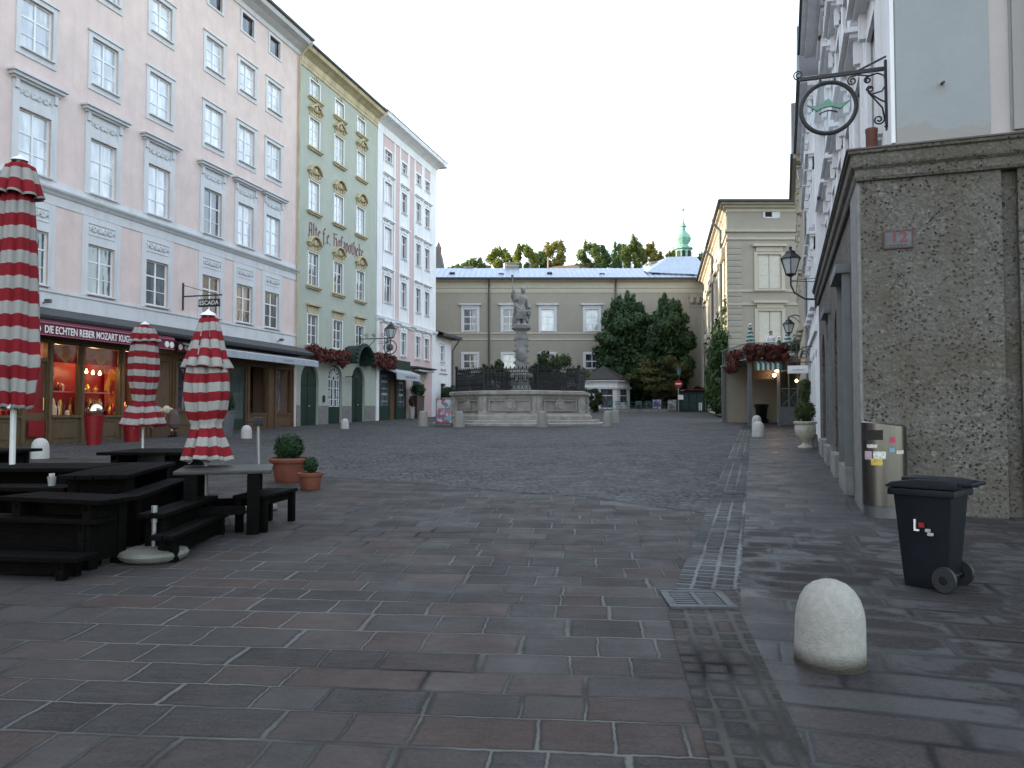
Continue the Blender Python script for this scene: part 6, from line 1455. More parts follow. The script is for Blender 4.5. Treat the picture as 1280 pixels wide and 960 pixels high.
# ------------------------------------------------------------------ people
skin = mat('skin', (.42, .25, .18), .55, .1, 6)
def person(name, label, loc, rot, J, cloth, hair_m, shoe_m, skirt=None, sleeves=None, voxel=.022, hair_long=False):
    """J: joints in metres; the body is one skin, clothes are shells over it"""
    t_ = thing(name, label, 'person', loc, rot)
    mb = MB()
    limb(mb, [J['hip'], J['waist'], J['chest'], J['neck']], [.145, .125, .15, .06]); limb(mb, [J['neck'], J['head']], [.055, .06])
    mb.ball(J['head'], .105, 12, 9, .86, 1.0, 1.18)
    d = Vector(J['face']).normalized(); h = Vector(J['head']); up = (h-Vector(J['neck'])).normalized(); sd_ = d.cross(up).normalized()
    mb.ball(tuple(h+d*.105-up*.015), .022, 6, 5); mb.ball(tuple(h+d*.09-up*.075), .035, 6, 5)
    for s in (-1, 1):
        mb.ball(tuple(h+sd_*s*.092-up*.01), .028, 6, 5)
        limb(mb, [J['hipL' if s < 0 else 'hipR'], J['kneeL' if s < 0 else 'kneeR'], J['ankL' if s < 0 else 'ankR']], [.10, .066, .044])
        f_ = Vector(J['ankL' if s < 0 else 'ankR']); fw = Vector(J.get('toe', (0, -.16, 0))); limb(mb, [tuple(f_+Vector((0, 0, -.04))), tuple(f_+fw+Vector((0, 0, -.055)))], [.045, .034])
        sh, el, wr = (Vector(J[k+('L' if s < 0 else 'R')]) for k in ('sho', 'elb', 'wri')); limb(mb, [tuple(sh), tuple(el), tuple(wr)], [.058, .044, .030])
        hd = (wr-el).normalized(); pc = wr+hd*.05; mb.ball(tuple(pc), .042, 8, 6, .8, .8, 1)
        side = hd.cross(Vector((.3, .5, .81))).normalized(); curl = hd.cross(side)
        for q in range(4): b_ = pc+hd*.035+side*(q-1.5)*.019; limb(mb, [tuple(b_), tuple(b_+hd*.035+curl*.006), tuple(b_+hd*.055+curl*.024)], [.0105, .0095, .008], 6)
        limb(mb, [tuple(pc-hd*.01+side*.03), tuple(pc+hd*.02+side*.055), tuple(pc+hd*.045+side*.055+curl*.012)], [.012, .0105, .009], 6)
    body = fuse(mb, 'body', skin, t_, voxel*.62)
    for k in (-1, 1):
        e = MB(); e.ball(tuple(h+d*.094+sd_*k*.036+up*.02), .011, 8, 6); e.build('eye', M['dark'], body, smooth=True)
    e = MB(); c_ = h+d*.100-up*.052; e.obox(tuple(c_), tuple(sd_), tuple(up), tuple(d), .024, .006, .006); e.build('mouth', mat('lips', (.28, .10, .09), .5), body)
    # hair
    mb = MB(); c_ = h-d*.022+up*.035; mb.ball(tuple(c_), .112, 12, 9, .92, 1.0, 1.08)
    if hair_long: limb(mb, [tuple(c_-d*.07), tuple(c_-d*.09-up*.1), tuple(c_-d*.07-up*.18)], [.08, .075, .05])
    fuse(mb, 'hair', hair_m, body, .02)
    # top
    mb = MB(); limb(mb, [J['hip'], J['waist'], J['chest'], tuple(Vector(J['chest'])*.35+Vector(J['neck'])*.65)], [.155, .137, .165, .09])
    for s in 'LR':
        sh, el, wr = (Vector(J[k+s]) for k in ('sho', 'elb', 'wri')); limb(mb, [tuple(sh), tuple(el), tuple(el+(wr-el)*.8)], [.072, .056, .046])
    fuse(mb, 'top', cloth, t_, voxel)
    if skirt:
        mb = MB(); sm, pts, rad = skirt; limb(mb, pts, rad, 14); fuse(mb, 'skirt', sm, t_, voxel)
    for s in 'LR':
        a = Vector(J['ank'+s]); k_ = Vector(J['knee'+s]); fw = Vector(J.get('toe', (0, -.16, 0))); mb = MB(); limb(mb, [tuple(a+(k_-a)*.35), tuple(a+Vector((0, 0, -.03)))], [.058, .052]); limb(mb, [tuple(a+Vector((0, 0, -.045))), tuple(a+fw+Vector((0, 0, -.06)))], [.052, .042])
        fuse(mb, 'boot', shoe_m, t_, .018)
    return t_
J = dict(hip=(0, 0, .86), waist=(-.14, 0, 1.0), chest=(-.34, 0, 1.07), neck=(-.53, 0, 1.08), head=(-.66, 0, 1.06), face=(-.55, 0, -.85),
         hipL=(0, -.09, .82), kneeL=(-.03, -.10, .46), ankL=(.0, -.10, .10), hipR=(.0, .09, .82), kneeR=(-.03, .10, .46), ankR=(.02, .12, .10), toe=(-.16, 0, 0),
         shoL=(-.46, -.17, 1.03), elbL=(-.56, -.20, .76), wriL=(-.70, -.14, .56), shoR=(-.46, .17, 1.03), elbR=(-.58, .19, .78), wriR=(-.74, .14, .60))
scarf = mat('patterned_cream_cloth', (.46, .42, .33), .8, .6, 14); brown = mat('taupe_skirt_cloth', (.085, .06, .055), .85, .25, 6); hairm = mat('dark_hair', (.022, .014, .01), .5, .3, 20)
p = gp(214, 546.5)
pw = person('person', 'person bending forward in cream patterned top, brown skirt and black boots at shop door', (p.x+.1, p.y, gz(p.y)), R(-12), J, scarf, hairm, mat('black_leather', (.012, .011, .011), .4), (brown, [(-.02, 0, .92), (.0, 0, .72), (.0, 0, .50)], [.19, .21, .235]))
# ------------------------------------------------------------------ pots and planters
def potplant(name, label, loc, pot_prof, pot_m, lobes, lm, nleaf, lsize, shell=.5, cat='potted plant', soil=None, grp=None, n=28, trunk=None):
    t_ = thing(name, label, cat, loc, 0, grp)
    mb = MB(); mb.lathe(pot_prof, n=n); mb.build('pot', pot_m, t_, smooth=True, angle=30)
    if soil: mb = MB(); mb.lathe([(soil[0], soil[1]-.02), (soil[0], soil[1])], n=18); mb.build('soil', M['soil'], t_)
    C, N = blobs(lobes, nleaf, shell); quads('foliage', C, N, lsize, lm, t_)
    mb = MB(); z0, z1 = (soil[1] if soil else lobes[0][2]-lobes[0][5]), lobes[0][2]
    mb.tube([(0, 0, z0), (.01, 0, (z0+z1)/2), (0, 0, z1)], .02, 6)
    for k in range(6): a = k*1.05; mb.tube([(0, 0, (z0+z1)/2), (lobes[0][3]*.5*math.cos(a), lobes[0][4]*.5*math.sin(a), z1+lobes[0][5]*.3)], .008, 5)
    mb.build('stem', M['shopwood'], t_)
    return t_
box_leaf = leafmat('box_leaf', (.012, .032, .012), (.034, .07, .026), scale=6)
box_leaf2 = leafmat('box_leaf_yellowish', (.03, .05, .012), (.06, .09, .025), scale=4)
p = gp(357, 604)
potplant('potted_boxwood', 'large terracotta pot with a clipped box bush near the benches', (p.x, p.y+.25, gz(p.y)), [(.24, 0), (.27, .06), (.31, .30), (.325, .36), (.37, .37), (.385, .42), (.37, .455), (.34, .455), (.33, .36), (.25, .34)], M['terra'], [(-.03, 0, .66, .27, .27, .26), (-.12, .02, .62, .16, .2, .2), (.1, 0, .64, .17, .18, .2)], box_leaf, 2600, .022, .6, soil=(.33, .40))
p = gp(385, 613)
potplant('potted_boxwood', 'small terracotta pot with a little box bush, in front of the larger pot', (p.x, p.y+.15, gz(p.y)), [(.145, 0), (.16, .02), (.19, .23), (.215, .235), (.22, .285), (.20, .295), (.185, .29), (.18, .22), (.13, .21)], M['terra'], [(0, 0, .42, .13, .13, .14)], box_leaf, 1100, .018, .5, soil=(.175, .25))
p = gp(297, 543)
potplant('potted_boxwood', 'grey tapered planter with a cone of box beside the boutique door', (p.x-.25, p.y-.6, gz(p.y-.6)), [(.24, 0), (.33, .95), (.36, .95), (.36, 1.0), (.31, 1.0)], mat('lead_planter', (.10, .105, .11), .6), [(0, 0, 1.25, .34, .34, .34), (0, 0, 1.55, .25, .25, .32), (0, 0, 1.8, .13, .13, .25)], box_leaf, 2200, .03, soil=(.3, .98), n=20)
# red pots before the candy shop
p = gp(117, 556); rp = thing('red_planter', 'tall red tapered planter holding a polished mirror ball before the candy shop', 'planter', (p.x, p.y, gz(p.y)))
mb = MB(); mb.lathe([(.21, 0), (.30, .95), (.32, .97), (.29, .99), (.25, .9)], n=26); mb.build('pot', M['red'], rp, smooth=True)
mb = MB(); mb.ball((0, 0, 1.12), .27, 24, 16); mb.build('mirror_ball', M['chrome'], rp, smooth=True)
p = gp(165, 552); rp = thing('red_planter', 'low red planter half hidden behind the striped parasol at the candy shop', 'planter', (p.x, p.y, gz(p.y)))
mb = MB(); mb.lathe([(.24, 0), (.32, .8), (.34, .82), (.30, .82), (.26, .7)], n=22); mb.build('pot', M['red'], rp, smooth=True); mb = MB(); mb.ball((0, 0, .95), .22, 18, 12); mb.build('mirror_ball', M['chrome'], rp, smooth=True)
# urn with topiary on the right
p = gp(1011, 560); urn_m = mat('cream_urn_stone', (.42, .40, .33), .7, .15, 9, .4, 60, dirt=(.26, .24, .19), dscale=4)
un = potplant('urn_topiary', 'cream stone urn with two tier clipped box against the right hand wall', (p.x-.10, p.y, gz(p.y)), [(.22, 0), (.22, .05), (.12, .10), (.10, .16), (.14, .22), (.26, .34), (.31, .50), (.315, .66), (.29, .72), (.34, .75), (.35, .80), (.30, .82), (.26, .78)], urn_m, [(0, 0, 1.12, .32, .32, .36), (0, 0, 1.72, .18, .18, .36), (.02, 0, 1.95, .17, .17, .2)], box_leaf2, 3600, .026, .6, cat='topiary urn', soil=(.29, .79))
m_ = MB(); m_.tube([(.07*math.cos(2*PI*k/12), -.318, .56+.07*math.sin(2*PI*k/12)) for k in range(13)], .012, 5); m_.build('ring_handle', urn_m, un)
m_ = MB(); m_.lathe([(.1, -.03), (.095, .35), (.07, .42), (.0, .44)], n=16)
pp = rw(-.14, 14.0, 0); tag(m_.build('kerb_stone', M['stonelight'], None, loc=(pp.x, pp.y, gz(pp.y)), smooth=True), 'short dark guard stone at the foot of the wall beside the urn', 'guard stone')
# round trees in tall boxes by the rose house
for px_, k, o_, lab, s in ((521, 15.0, .75, 'tall brown planter with a round dark shrub by the roller door', 1.0), (545, 20.9, .9, 'white planter with a round dark shrub behind the advertising board', .9)):
    pp = lw(k, o_, 0)
    potplant('potted_shrub', lab, (pp.x, pp.y, gz(pp.y)), [(.40, 0), (.46, 1.55*s), (.52, 1.56*s), (.52, 1.62*s), (.42, 1.62*s)], mat('rust_brown_planter', (.06, .035, .03), .6) if s == 1. else M['bollardw'], [(0, 0, 2.05*s, .55, .55, .5)], box_leaf, 900, .07, soil=(.42, 1.58*s), n=4 if s == 1. else 12)
pp = lw(14.9, .4, 0); potplant('flower_pot', 'pale pot with a small red plant between the dark shop and the roller door', (pp.x, pp.y, gz(pp.y)), [(.22, 0), (.3, .75), (.34, .76), (.34, .82), (.26, .82)], M['bollardw'], [(0, 0, 1.2, .3, .3, .4)], leafmat('red_green_leaf', (.05, .03, .02), (.16, .05, .04)), 400, .06, soil=(.28, .8), n=12)
# flower boxes
begonia = leafmat('begonia', (.028, .042, .016), (.14, .018, .028), (.24, .04, .05), scale=3.5, trans=.15)
begonia2 = leafmat('rust_begonia', (.04, .03, .016), (.13, .024, .024), (.20, .05, .045), scale=2.5, trans=.15)
def flowerbox(label, place, rot, L, m, n, hang=.5, size=.09, trough='trough'):
    t_ = thing('flower_box', label, 'flower box', place, rot)
    mb = MB(); mb.box(-L/2, L/2, -.16, .16, -.12, .12); mb.build('trough', M['gutter'], t_)
    cl = []
    k = int(L/.45)
    rr = random.Random(int(L*100))
    for i in range(k):
        x = -L/2+L*(i+.5)/k; cl.append((x+rr.uniform(-.1, .1), -.1+rr.uniform(-.1, .06), .10+rr.uniform(-.06, .16), .34, .34, .26+rr.uniform(0, .1))); cl.append((x+rr.uniform(-.12, .12), -.24+rr.uniform(-.1, .05), -.18*hang*2+rr.uniform(-.2, .12), .28, .24, .34*hang*1.8*rr.uniform(.6, 1.3)))
    C, N = blobs(cl, n, .5); quads('flowers', C, N, size, m, t_); return t_
flowerbox('long box of red begonias over the left arched door of the green house', lw(2.5, .35, 4.85), LROT, 4.3, begonia, 2600)
flowerbox('box of red begonias over the right arched door, spilling towards the white and rose house', lw(9.4, .35, 4.98), LROT, 4.0, begonia, 2400)
# advertising board
p = gp(555, 533); ab = thing('sandwich_board', 'colourful turquoise and pink advertising board on legs left of the fountain', 'sandwich board', (p.x, p.y, gz(p.y)), R(6))
for s in (-1, 1):
    mb = MB(); mb.obox((0, s*.16, .82), (1, 0, 0), (0, 1, s*.22), (0, -s*.22, 1), .40, .015, .62); mb.build('board_panel', cells('poster_art', [(.10, .25, .27), (.32, .10, .13), (.30, .32, .32), (.08, .14, .17), (.22, .05, .09), (.16, .28, .30), (.38, .36, .34)], 5.2, .6), ab)
mb = MB()
for s in (-1, 1):
    for x in (-.41, .41): mb.bar((x, s*.32, 0), (x, s*.03, 1.45), .035, .035)
    mb.bar((-.41, s*.03, 1.44), (.41, s*.03, 1.44), .035, .035); mb.bar((-.41, s*.29, .18), (.41, s*.29, .18), .03, .03)
mb.build('board_frame', M['maroon'], ab)
# street lamps
def lantern(label, base, out, rise, z0, rot, hgt=.75, wid=.30, style='swan', grp='lanterns on wall brackets'):
    """base on the wall, lantern 'out' from it, lantern foot at z0"""
    t_ = thing('street_lamp', label, 'street lamp', base, rot, grp); dz = z0-base[2]
    mb = MB()
    if style == 'swan':
        mb.tube([(0, 0, 0), (0, -out*.45, -.02+dz*.06), (0, -out*.86, dz*.3), (0, -out, dz*.62), (0, -out, dz)], .028, 7); mb.tube([(0, 0, dz*.72), (0, -out, dz*.78)], .012, 5); mb.tube([(0, -.02, dz*.86), (0, -out, dz*.80)], .010, 5); mb.box(-.05, .05, -.06, 0, -.25, .15)
    else:
        mb.tube([(0, 0, dz+hgt+.1), (0, -out*.5, dz+hgt+.22), (0, -out, dz+hgt+.12), (0, -out, dz+hgt)], .03, 6); mb.tube([(0, 0, dz+hgt-.25), (0, -out*.5, dz+hgt+.05), (0, -out*.8, dz+hgt+.15)], .018, 5); mb.box(-.05, .05, -.05, 0, dz+hgt-.4, dz+hgt+.3)
    mb.build('bracket', M['iron'], t_, smooth=True)
    mb = MB(); r0, r1, n = wid*.52, wid, 6
    for k in range(n):
        a, b = 2*PI*k/n, 2*PI*(k+1)/n
        P = lambda r, q, z: (r*math.cos(q), -out+r*math.sin(q), dz+z)
        mb.bar(P(r0, a, .05), P(r1, a, hgt*.66), .025, .025); mb.bar(P(r0, a, .05), P(r0, b, .05), .03, .03); mb.bar(P(r1, a, hgt*.66), P(r1, b, hgt*.66), .035, .03)
    mb.lathe([(.05, -.02), (r0*.9, .03), (r0*.9, .06)], (0, -out, dz), 8)
    mb.lathe([(r1*1.12, hgt*.67), (r1*.72, hgt*.82), (r1*.62, hgt*.83), (r1*.5, hgt*.95), (.06, hgt*1.0), (.04, hgt*1.06), (.06, hgt*1.1), (.0, hgt*1.18)], (0, -out, dz), 6)
    o = mb.build('lantern', M['iron'], t_)
    mb = MB(); mb.lathe([(r0*.93, .06), (r1*.95, hgt*.655)], (0, -out, dz), 6); mb.build('lantern_glass', M['lampglass'], o)
    return t_
lantern('black hexagonal lantern on a curved bracket at the end of the stone ledge, right side', tuple(rw(-.06, 12.95, 5.0)), .72, 0, 5.74, RROT-PI/2, .78, .30)
lantern('smaller lantern farther along the right hand wall, above the roof terrace door', tuple(rw(-.1, 29.6, 5.2)), .62, 0, 5.62, RROT-PI/2, .72, .30, 'hang')
lantern('black lantern on a curved bracket between the green and the rose house', tuple(lw(9.75, .05, 5.3)), .95, 0, 6.45, LROT, .95, .36)
# small white shop sign on the right
sg = thing('hanging_sign', 'small white board on a scrolled bracket on the right, above the urn topiary', 'shop sign', tuple(rw(.1, 22.0, 3.4)), RROT)
mb = MB(); mb.box(-.95, -.15, -.03, .03, -.16, .16); mb.build('sign_board', M['sash'], sg, bevel=.01)
mb = MB(); mb.bar((0, 0, .30), (-1.0, 0, .30), .03); mb.tube([(0, 0, .95), (-.35, 0, .90), (-.65, 0, .65), (-.95, 0, .32)], .025, 6); mb.tube(scroll(-.30, .58, .18, .05, 0, 1.5), .02, 5); mb.bar((-.85, 0, .3), (-.85, 0, .16), .015); mb.bar((-.25, 0, .3), (-.25, 0, .16), .015); mb.build('bracket', M['iron'], sg)
marks('sign_lettering', M['gutter'], sg, (-.55, -.031, -.02), .45, .06, 8, 4)
# pharmacy shop blue banner
pp = lw(14.78, .5, 4.3); m_ = MB(); m_.box(-.02, .02, -.45, .05, -2.2, 0); bn = thing('hanging_banner', 'narrow pale blue cloth banner hanging beside the small dark shop', 'banner', tuple(pp), LROT)
m_.build('cloth', mat('blue_banner_cloth', (.16, .27, .42), .8, .4, 1.5), bn); m_ = MB(); m_.bar((0, .5, .03), (0, -.5, .03), .04); m_.build('rod', M['iron'], bn)

# ------------------------------------------------------------------ roof terrace and what stands on it
TX, TY = 12.75, 41.6; tg = gz(TY+1)
tr = thing('roof_terrace', 'blue grey steel pavilion with a flat roof terrace and glazed door on the right', 'pavilion', (TX, TY, tg))
H_ = 3.45
mb = MB(); mb.box(-.1, 3.6, -.1, 5.5, H_, H_+.10); mb.box(1.55, 3.6, -.16, -.1, H_-.05, H_+.28); mb.box(-.1, 1.549, -.14, -.1, H_-.02, H_+.14); mb.build('roof_slab', M['bluegrey'], tr)
for x, y in ((0, 0), (1.55, 0), (3.45, 0), (0, 5.2), (3.45, 5.2)): mb = MB(); mb.box(x-.06 if x else -.10, x+.06 if x else .10, y-.06, y+.06, -.05, H_); mb.build('post', M['bluegrey'], tr)
mb = MB()
for k in range(11):
    x = .12+k*.13; mb.cur = k % 2; mb.prism([(-.16, H_-.03), (-.50, H_-.16), (-.52, H_-.52), (-.50, H_-.52), (-.48, H_-.17), (-.15, H_-.06)], x, x+.13, 'yz')
mb.build('striped_awning', [mat('teal_canvas', (.03, .15, .14), .8), mat('white_canvas', (.6, .62, .6), .8)], tr, recalc=True)
mb = MB(); mb.box(.1, 1.5, .3, .36, H_-.95, H_-.05); mb.build('back_board', mat('brown_board', (.05, .025, .015), .6), tr)
mb = MB()
for x in (1.62, 2.10, 2.58, 3.05, 3.38): mb.box(x-.025, x+.025, -.02, .03, 0, H_)
for z in (0.02, .95, 1.95, H_-.55): mb.box(1.6, 3.4, -.015, .025, z, z+.05)
mb.tube([(1.65, .0, 1.0), (2.3, .0, 1.6), (2.6, .0, 1.9)], .015, 5); mb.tube([(1.65, 0, 1.9), (2.2, 0, 1.4), (2.55, 0, 1.0)], .015, 5)
o = mb.build('glazed_screen', M['bluegrey'], tr)
mb = MB(); mb.box(1.62, 3.38, .03, .05, .95, H_); mb.build('pane', clearglass('screen_glass', (.62, .72, .74), 1.6), o)
mb = MB(); mb.box(1.62, 3.38, -.005, .02, .07, .95); mb.build('lower_panel', M['bluegrey'], o)
mb = MB(); mb.box(-.05, 3.55, 5.3, 5.4, 0, H_); mb.box(3.5, 3.56, .1, 5.3, 0, H_); mb.build('back_wall', M['greyp'], tr)
mb = MB()
for k in range(15): mb.box(-.05, -.02, .1+k*.36, .13+k*.36, H_+.1, H_+.95); mb.box(.0+k*.25, .02+k*.25, -.08, -.05, H_+.1, H_+.95)
mb.box(-.1, 3.6, -.09, -.04, H_+.95, H_+1.0); mb.box(-.07, -.02, -.05, 5.4, H_+.95, H_+1.0); mb.build('balustrade', M['bluegrey'], tr)
flowerbox('long hanging box of rust red begonias along the edge of the roof terrace', (TX+.75, TY-.30, tg+H_+.42), 0, 2.3, begonia2, 2600, .45, .075)
f2 = flowerbox('rust red begonias hanging from the left side of the roof terrace', (TX-.30, TY+1.2, tg+H_+.25), R(-90), 1.8, begonia2, 1900, .85, .075)
for i, (px_, py_, y_) in enumerate(((968, 469, TY-.2), (971, 463, TY-.15), (996, 476, TY+.35))):
    q = at(px_, py_, y_); wl = thing('wall_lamp', ['glowing globe of the twin lamp beside the terrace awning, lower one', 'glowing globe of the twin lamp beside the terrace awning, upper one', 'glowing round lamp behind the glazed terrace door'][i], 'lamp', tuple(q))
    mb = MB(); mb.ball((0, 0, 0), .09, 12, 8); mb.build('globe', M['bulb'], wl, smooth=True); mb = MB(); mb.tube([(0, 0, -.09), (0, .0, -.3)] if i < 1 else [(0, 0, .08), (0, 0, .5)], .02, 6); mb.build('stem', M['iron'], wl)
for i, (px_, Yp, lab) in enumerate(((938, TY+1.0, 'green and white closed parasol on the roof terrace, left of the shutters'), (985, TY+2.2, 'green and white closed parasol on the roof terrace below the far lantern'), (974, TY+3.0, 'short green and white closed parasol on the roof terrace, beside the waiter'))):
    q = at(px_, 435, Yp); g0 = tg+H_+.1; hh = (2.0, 2.0, 1.5)[i]
    prof = [(.02, hh), (.08, hh-.3), (.17, hh-.8), (.24, hh-1.25), (.26, hh-1.5)]
    parasol(lab, (q.x, Yp, g0), False, g0+hh-1.4, g0+hh, prof, [(.01, hh+.02), (.05, hh-.1), (.09, hh-.3)], 7, 50+i, .22, M['polewhite'], 'parasolg', grp='green parasols on the roof terrace')
q = at(1000, 430, TY+1.6); potplant('terrace_tree', 'leafy green shrub in a pot on the roof terrace by the right wall', (q.x, TY+1.6, tg+H_+.1), [(.2, 0), (.26, .4), (.22, .4)], M['terra'], [(0, 0, 1.0, .5, .5, .6), (-.2, 0, .8, .4, .4, .4), (.2, 0, 1.5, .4, .4, .5)], leafmat('olive_leaf', (.03, .05, .025), (.08, .11, .06)), 1500, .06, .3, soil=(.2, .38), n=14)
# waiter on the terrace
q = at(964, 445, TY+2.0)
J = dict(hip=(0, 0, .92), waist=(0, 0, 1.08), chest=(0, 0, 1.30), neck=(0, 0, 1.47), head=(0, -.01, 1.60), face=(.2, -1, -.2), hipL=(.09, 0, .88), kneeL=(.09, -.02, .48), ankL=(.09, 0, .10), hipR=(-.09, 0, .88), kneeR=(-.09, -.02, .48), ankR=(-.09, 0, .10),
         shoL=(.19, 0, 1.40), elbL=(.25, -.03, 1.13), wriL=(.16, -.2, 1.0), shoR=(-.19, 0, 1.40), elbR=(-.25, -.03, 1.13), wriR=(-.16, -.2, 1.0))
person('person', 'person in a white shirt and dark trousers standing on the roof terrace behind the flowers', (q.x, TY+2.0, tg+H_+.1), 0, J, mat('white_shirt_cloth', (.66, .66, .66), .8), hairm, mat('black_shoe', (.012, .012, .012), .4), (mat('black_trouser_cloth', (.018, .018, .02), .8), [(0, 0, .92), (0, 0, .5), (0, 0, .2)], [.17, .15, .13]))
p = gp(936, 527); potplant('flower_pot', 'round pot of rust red flowers on the pavement left of the terrace post', (p.x, p.y+.3, gz(p.y)), [(.22, 0), (.3, .35), (.26, .35)], M['terra'], [(0, 0, .62, .36, .34, .42), (.05, 0, .35, .36, .34, .3)], begonia2, 1000, .05, soil=(.26, .33), n=14)
p = gp(910, 519); potplant('dark_planter', 'dark green planter box with shrubs at the foot of the ivy', (p.x, p.y, gz(p.y)), [(.5, 0), (.55, .8), (.5, .8)], M['darkgreen'], [(0, 0, 1.1, .5, .4, .4), (-.4, 0, 1.0, .3, .3, .3)], box_leaf, 500, .08, soil=(.5, .78), n=4)
# ------------------------------------------------------------------ far side of the square
ks = thing('kiosk', 'white octagonal kiosk with a dark pyramid roof right of the fountain', 'kiosk', (9.7, 82, gz(82)))
def ngon(r, n=8, a0=PI/8): return [(r*math.cos(a0+2*PI*k/n), r*math.sin(a0+2*PI*k/n)) for k in range(n)]
mb = MB(); mb.lathe([(3.1, 3.15), (3.05, 3.3), (1.6, 3.95), (.15, 4.75), (.0, 4.95)], n=8, a0=PI/8); mb.build('roof', mat('dark_brown_shingle', (.022, .018, .017), .7, .3, 6), ks)
mb = MB(); mb.lathe([(2.95, 2.25), (3.0, 2.45), (2.95, 2.5), (2.85, 2.5)], n=8, a0=PI/8); mb.lathe([(2.9, 3.0), (3.15, 3.05), (3.15, 3.14)], n=8, a0=PI/8); mb.build('fascia', M['trim'], ks)
mb = MB(); mb.lathe([(2.8, 2.5), (2.8, 3.0)], n=8, a0=PI/8); mb.build('frieze', M['coldwhite'], ks)
mb = MB(); mb.lathe([(2.45, 0), (2.45, 2.3)], n=8, a0=PI/8); mb.build('inner_wall', M['dark'], ks)
for k in range(8):
    (xa, ya), (xb, yb) = ngon(2.75)[k], ngon(2.75)[(k+1) % 8]; mx, my = (xa+xb)/2, (ya+yb)/2; a = math.atan2(my, mx)+PI/2; L = math.hypot(xb-xa, yb-ya)
    mb = MB(); mb.box(-L/2, -L/2+.45, -.06, .06, 0, 2.3); mb.box(L/2-.45, L/2, -.06, .06, 0, 2.3); mb.box(-L/2+.45, L/2-.45, -.05, .05, 0, .35 if k % 2 else .9); mb.box(-L/2+.45, L/2-.45, -.03, .03, 1.55, 1.63); f = mb.build('window', M['trim'], ks, loc=(mx, my, 0), rot=a)
    mb = MB(); mb.box(-L/2+.45, L/2-.45, .0, .02, .35 if k % 2 else .9, 2.3); mb.build('pane', M['glass'], f)
# teal chairs and low planting kerb before the kiosk
teal = mat('teal_chair_paint', (.035, .12, .12), .5)
def chair():
    t_ = thing('cafe_chair', 'teal slatted folding chair in the row before the white kiosk', 'chair', (0, 0, 0), 0, 'teal chairs before the kiosk')
    mb = MB()
    for k in range(4): mb.box(-.2, .2, -.2+k*.1, -.12+k*.1, .43, .45)
    mb.build('seat', teal, t_); mb = MB()
    for k in range(3): mb.box(-.2, .2, .19, .21, .58+k*.11, .65+k*.11)
    mb.build('backrest', teal, t_)
    for s in (-1, 1): mb = MB(); mb.bar((s*.2, -.22, -.02), (s*.2, .2, .9), .025); mb.bar((s*.18, .22, -.02), (s*.18, -.15, .45), .025); mb.build('leg_frame', teal, t_)
    return t_
c0 = chair(); xs = [(8.0, 77.0, .3), (8.9, 77.3, 1.2), (9.7, 76.8, -.4), (10.6, 77.2, .2), (11.5, 76.9, .9), (12.6, 77.3, -.2), (13.6, 77.0, .4)]
for i, (x, y, a) in enumerate(xs):
    o = c0 if i == 0 else copy_tree(c0); o.location = (x, y, gz(y)); o.rotation_euler = (0, 0, a); o.scale = (1.25, 1.25, 1.25)
mb = MB(); mb.box(-3.2, 5.5, -.2, .2, -.1, .35); tag(mb.build('kerb_wall', M['stonelight'], None, loc=(10.5, 75.6, gz(75.6))), 'low stone kerb wall in front of the teal chairs and kiosk', 'kerb')
mb = MB()
for k in range(26): x = -2.2+k*.32; mb.box(x-.02, x+.02, -.02, .02, 0, 1.0)
mb.box(-2.3, 6, -.03, .03, .95, 1.02); mb.box(-2.3, 6, -.02, .02, .1, .16); tag(mb.build('railing', M['darkgreen'], None, loc=(14.0, 76.4, gz(76.4))), 'dark green railing below the reddish bush', 'railing')
# traffic sign, lamp post, boards, stall, posts
p = gp(848, 514); Yq = 74.0
X = lambda px_, Y_: (px_-640)/FPX*Y_
ns = thing('no_entry_sign', 'round red no entry sign on a post before the reddish bush', 'traffic sign', (X(848, Yq), Yq, gz(Yq)))
mb = MB(); mb.tube([(0, 0, -.05), (0, 0, 3.1)], .05, 8); mb.build('pole', M['polegrey'], ns)
mb = MB(); mb.lathe([(.38, -.02), (.38, .02)], n=28); o = mb.build('disc', mat('sign_red', (.32, .012, .02), .45, .05), ns, loc=(0, -.08, 2.75)); o.rotation_euler = (R(90), 0, 0)
mb = MB(); mb.box(-.28, .28, -.125, -.102, 2.69, 2.82); mb.build('bar', M['label'], ns)
mb = MB(); mb.box(-.05, .45, -.09, -.06, 1.25, 1.7); mb.lathe([(.0, -.01), (.16, -.01), (.16, .01), (.0, .01)], (.35, -.08, 2.1), 14); mb.build('extra_plate', M['label'], ns)
lp_ = thing('lamp_post', 'green lamp post with a pale lantern just above the no entry sign', 'lamp post', (X(849, 78), 78, gz(78)))
mb = MB(); mb.tube([(0, 0, -.05), (0, 0, .8), (0, 0, 3.7)], .06, 8, taper=[.1, .07, .05]); mb.build('post', M['darkgreen'], lp_)
mb = MB(); mb.lathe([(.12, 3.7), (.24, 4.2)], n=6); mb.build('lantern_glass', mat('teal_lamp_glass', (.10, .2, .2), .3), lp_); mb = MB(); mb.lathe([(.28, 4.2), (.1, 4.45), (.0, 4.6)], n=6); mb.build('lantern_cap', M['darkgreen'], lp_)
